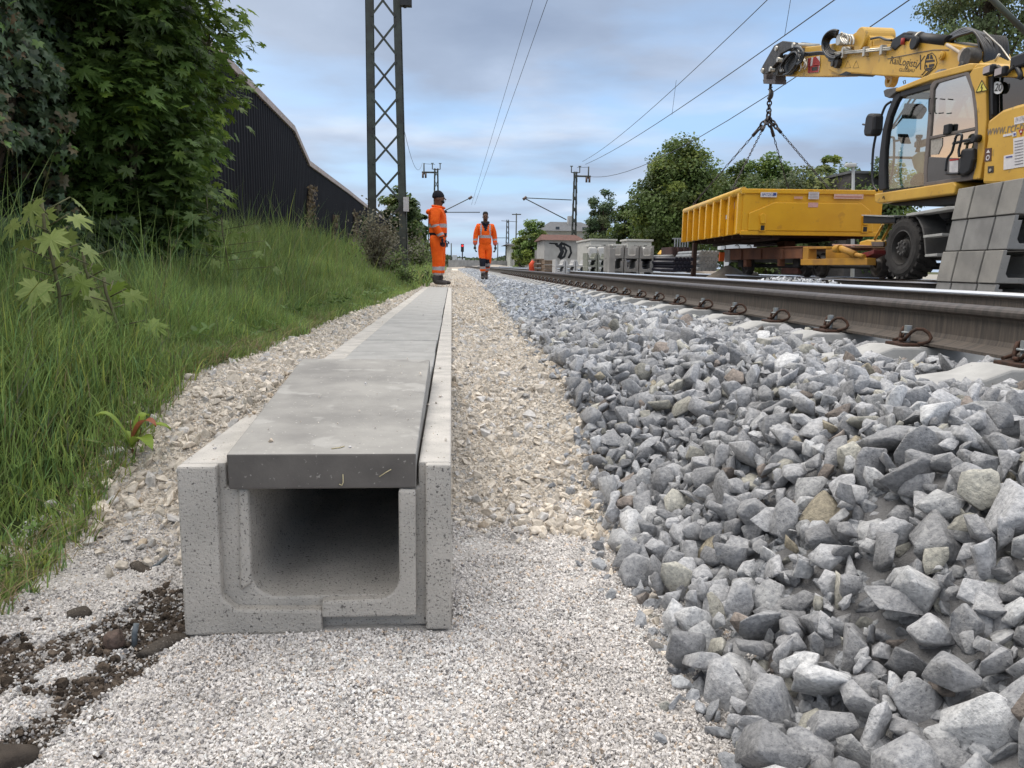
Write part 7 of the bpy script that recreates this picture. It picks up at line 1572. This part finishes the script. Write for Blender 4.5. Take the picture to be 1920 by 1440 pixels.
    def jreg(c):
        z=c.z; b=arm_t(c)
        if b and (abs(c.x)>.185):
            if hat=='beanie': return 1 if (1.0<b[1]<1.14 or 1.62<b[1]<1.78) else (2 if b[1]>1.86 else 0)
            return 1 if 1.28<b[1]<1.46 else (3 if b[1]>1.62 else 0)
        if hat=='beanie':
            if 1.115<z<1.19: return 1
            if .875<z<.935: return 1
            if .935<=z<1.02: return 2
            if z<.845: return 2
            return 0
        if 1.12<z<1.185: return 1
        if z>=1.185 and .095<abs(c.x)<.140 and z<1.47: return 1
        if z>1.435 and abs(c.x)<.06+.05*(z-1.435)/.06 and c.y<.05: return 2
        if c.y<-.02 and abs(c.x)<.018+(z-1.30)*.35 and z>1.30: return 2
        return 0
    skin('jacket',K,E,[M_hv,M_band,M_navy,M_pink],root,3,jreg)
    if hat=='beanie':
        skin('hood',[(0,.11,1.46,.09,.045),(0,.15,1.42,.10,.05),(0,.145,1.36,.08,.04)],[(0,1),(1,2)],[M_hv],root,2)
        g=MB(); g.tube([(-.06,-.075,1.50),(0,-.095,1.49),(.06,-.075,1.50),(.08,.0,1.515),(0,.08,1.53),(-.08,.0,1.515)],.024,7,closed=True); g.build('collar',M_hv,root,world=False)
        g=MB(); g.tube([(.0,-.12,1.44),(.0,-.128,1.40)],.02,6); g.build('collar_flap',M_navy,root,world=False)
    else:
        g=MB(); g.tube([(-.06,-.075,1.515),(0,-.10,1.47),(.06,-.075,1.515),(.09,.0,1.53),(0,.085,1.54),(-.09,.0,1.53)],.030,7,closed=True); g.build('collar',M_navy,root,world=False)
    # hands in gloves, boots
    for s in (-1,1):
        a=J['arm'][s]; wx,wy,wz=a[1]; add_hand('glove',(wx,wy,wz-.01),J.get('fdir',(0,-1)),root,M_navy if hat=='beanie' else M_boot,-s)
        ax,ay,az=J['leg'][s][1]; tip=J['toe'][s]
        skin('boot',[(ax,ay,az+.11,.062,.066),(ax,ay+.01,az+.02,.058,.066),(ax,ay+.0,az-.045,.052,.062),(ax+tip[0]*.45,ay+tip[1]*.45,az-.048+tip[2]*.5,.052,.044),(ax+tip[0],ay+tip[1],az-.058+tip[2],.044,.034)],[(0,1),(1,2),(2,3),(3,4)],[M_boot],root,2)
    return root
# worker standing in profile on the slabs, looking right
p1=atz(821,531,.345+float(drop(15.2))-.0)
w1y=15.3; w1=aty(821,531,w1y); zg=.3395+float(drop(w1y))
pose1=dict(head=(0,-.02,0),arm={-1:((-.235,.02,1.16),(-.21,-.10,.90)),1:((.235,.02,1.16),(.215,-.09,.90))},leg={-1:((-.10,-.01,.50),(-.11,.01,.11)),1:((.10,-.02,.50),(.115,-.02,.11))},toe={-1:(-.02,-.17,0),1:(.02,-.17,0)},fdir=(0,-1))
pm=person((float(w1[0]),w1y,zg),R_(90-8),'bearded worker in orange suit and dark beanie standing in profile on the slabs',1.0,pose1,'beanie')
pm.scale=(1.12,1.26,1.0)
w2y=20.8; w2=aty(909,521,w2y); zg2=float(ground(np.array([w2[0]]),np.array([w2y]))[0])+.03
pose2=dict(head=(.0,-.03,0),arm={-1:((-.255,-.02,1.16),(-.275,-.06,.90)),1:((.255,.06,1.16),(.275,-.01,.90))},leg={-1:((-.075,-.14,.52),(-.06,-.10,.115)),1:((.08,-.06,.50),(.05,.22,.19))},toe={-1:(-.02,-.17,.01),1:(.0,-.13,-.09)},fdir=(0,-1))
person((float(w2[0]),w2y,zg2),R_(2),'bareheaded worker in orange suit with dark collar walking toward the camera',1.0,pose2,'hair',True)
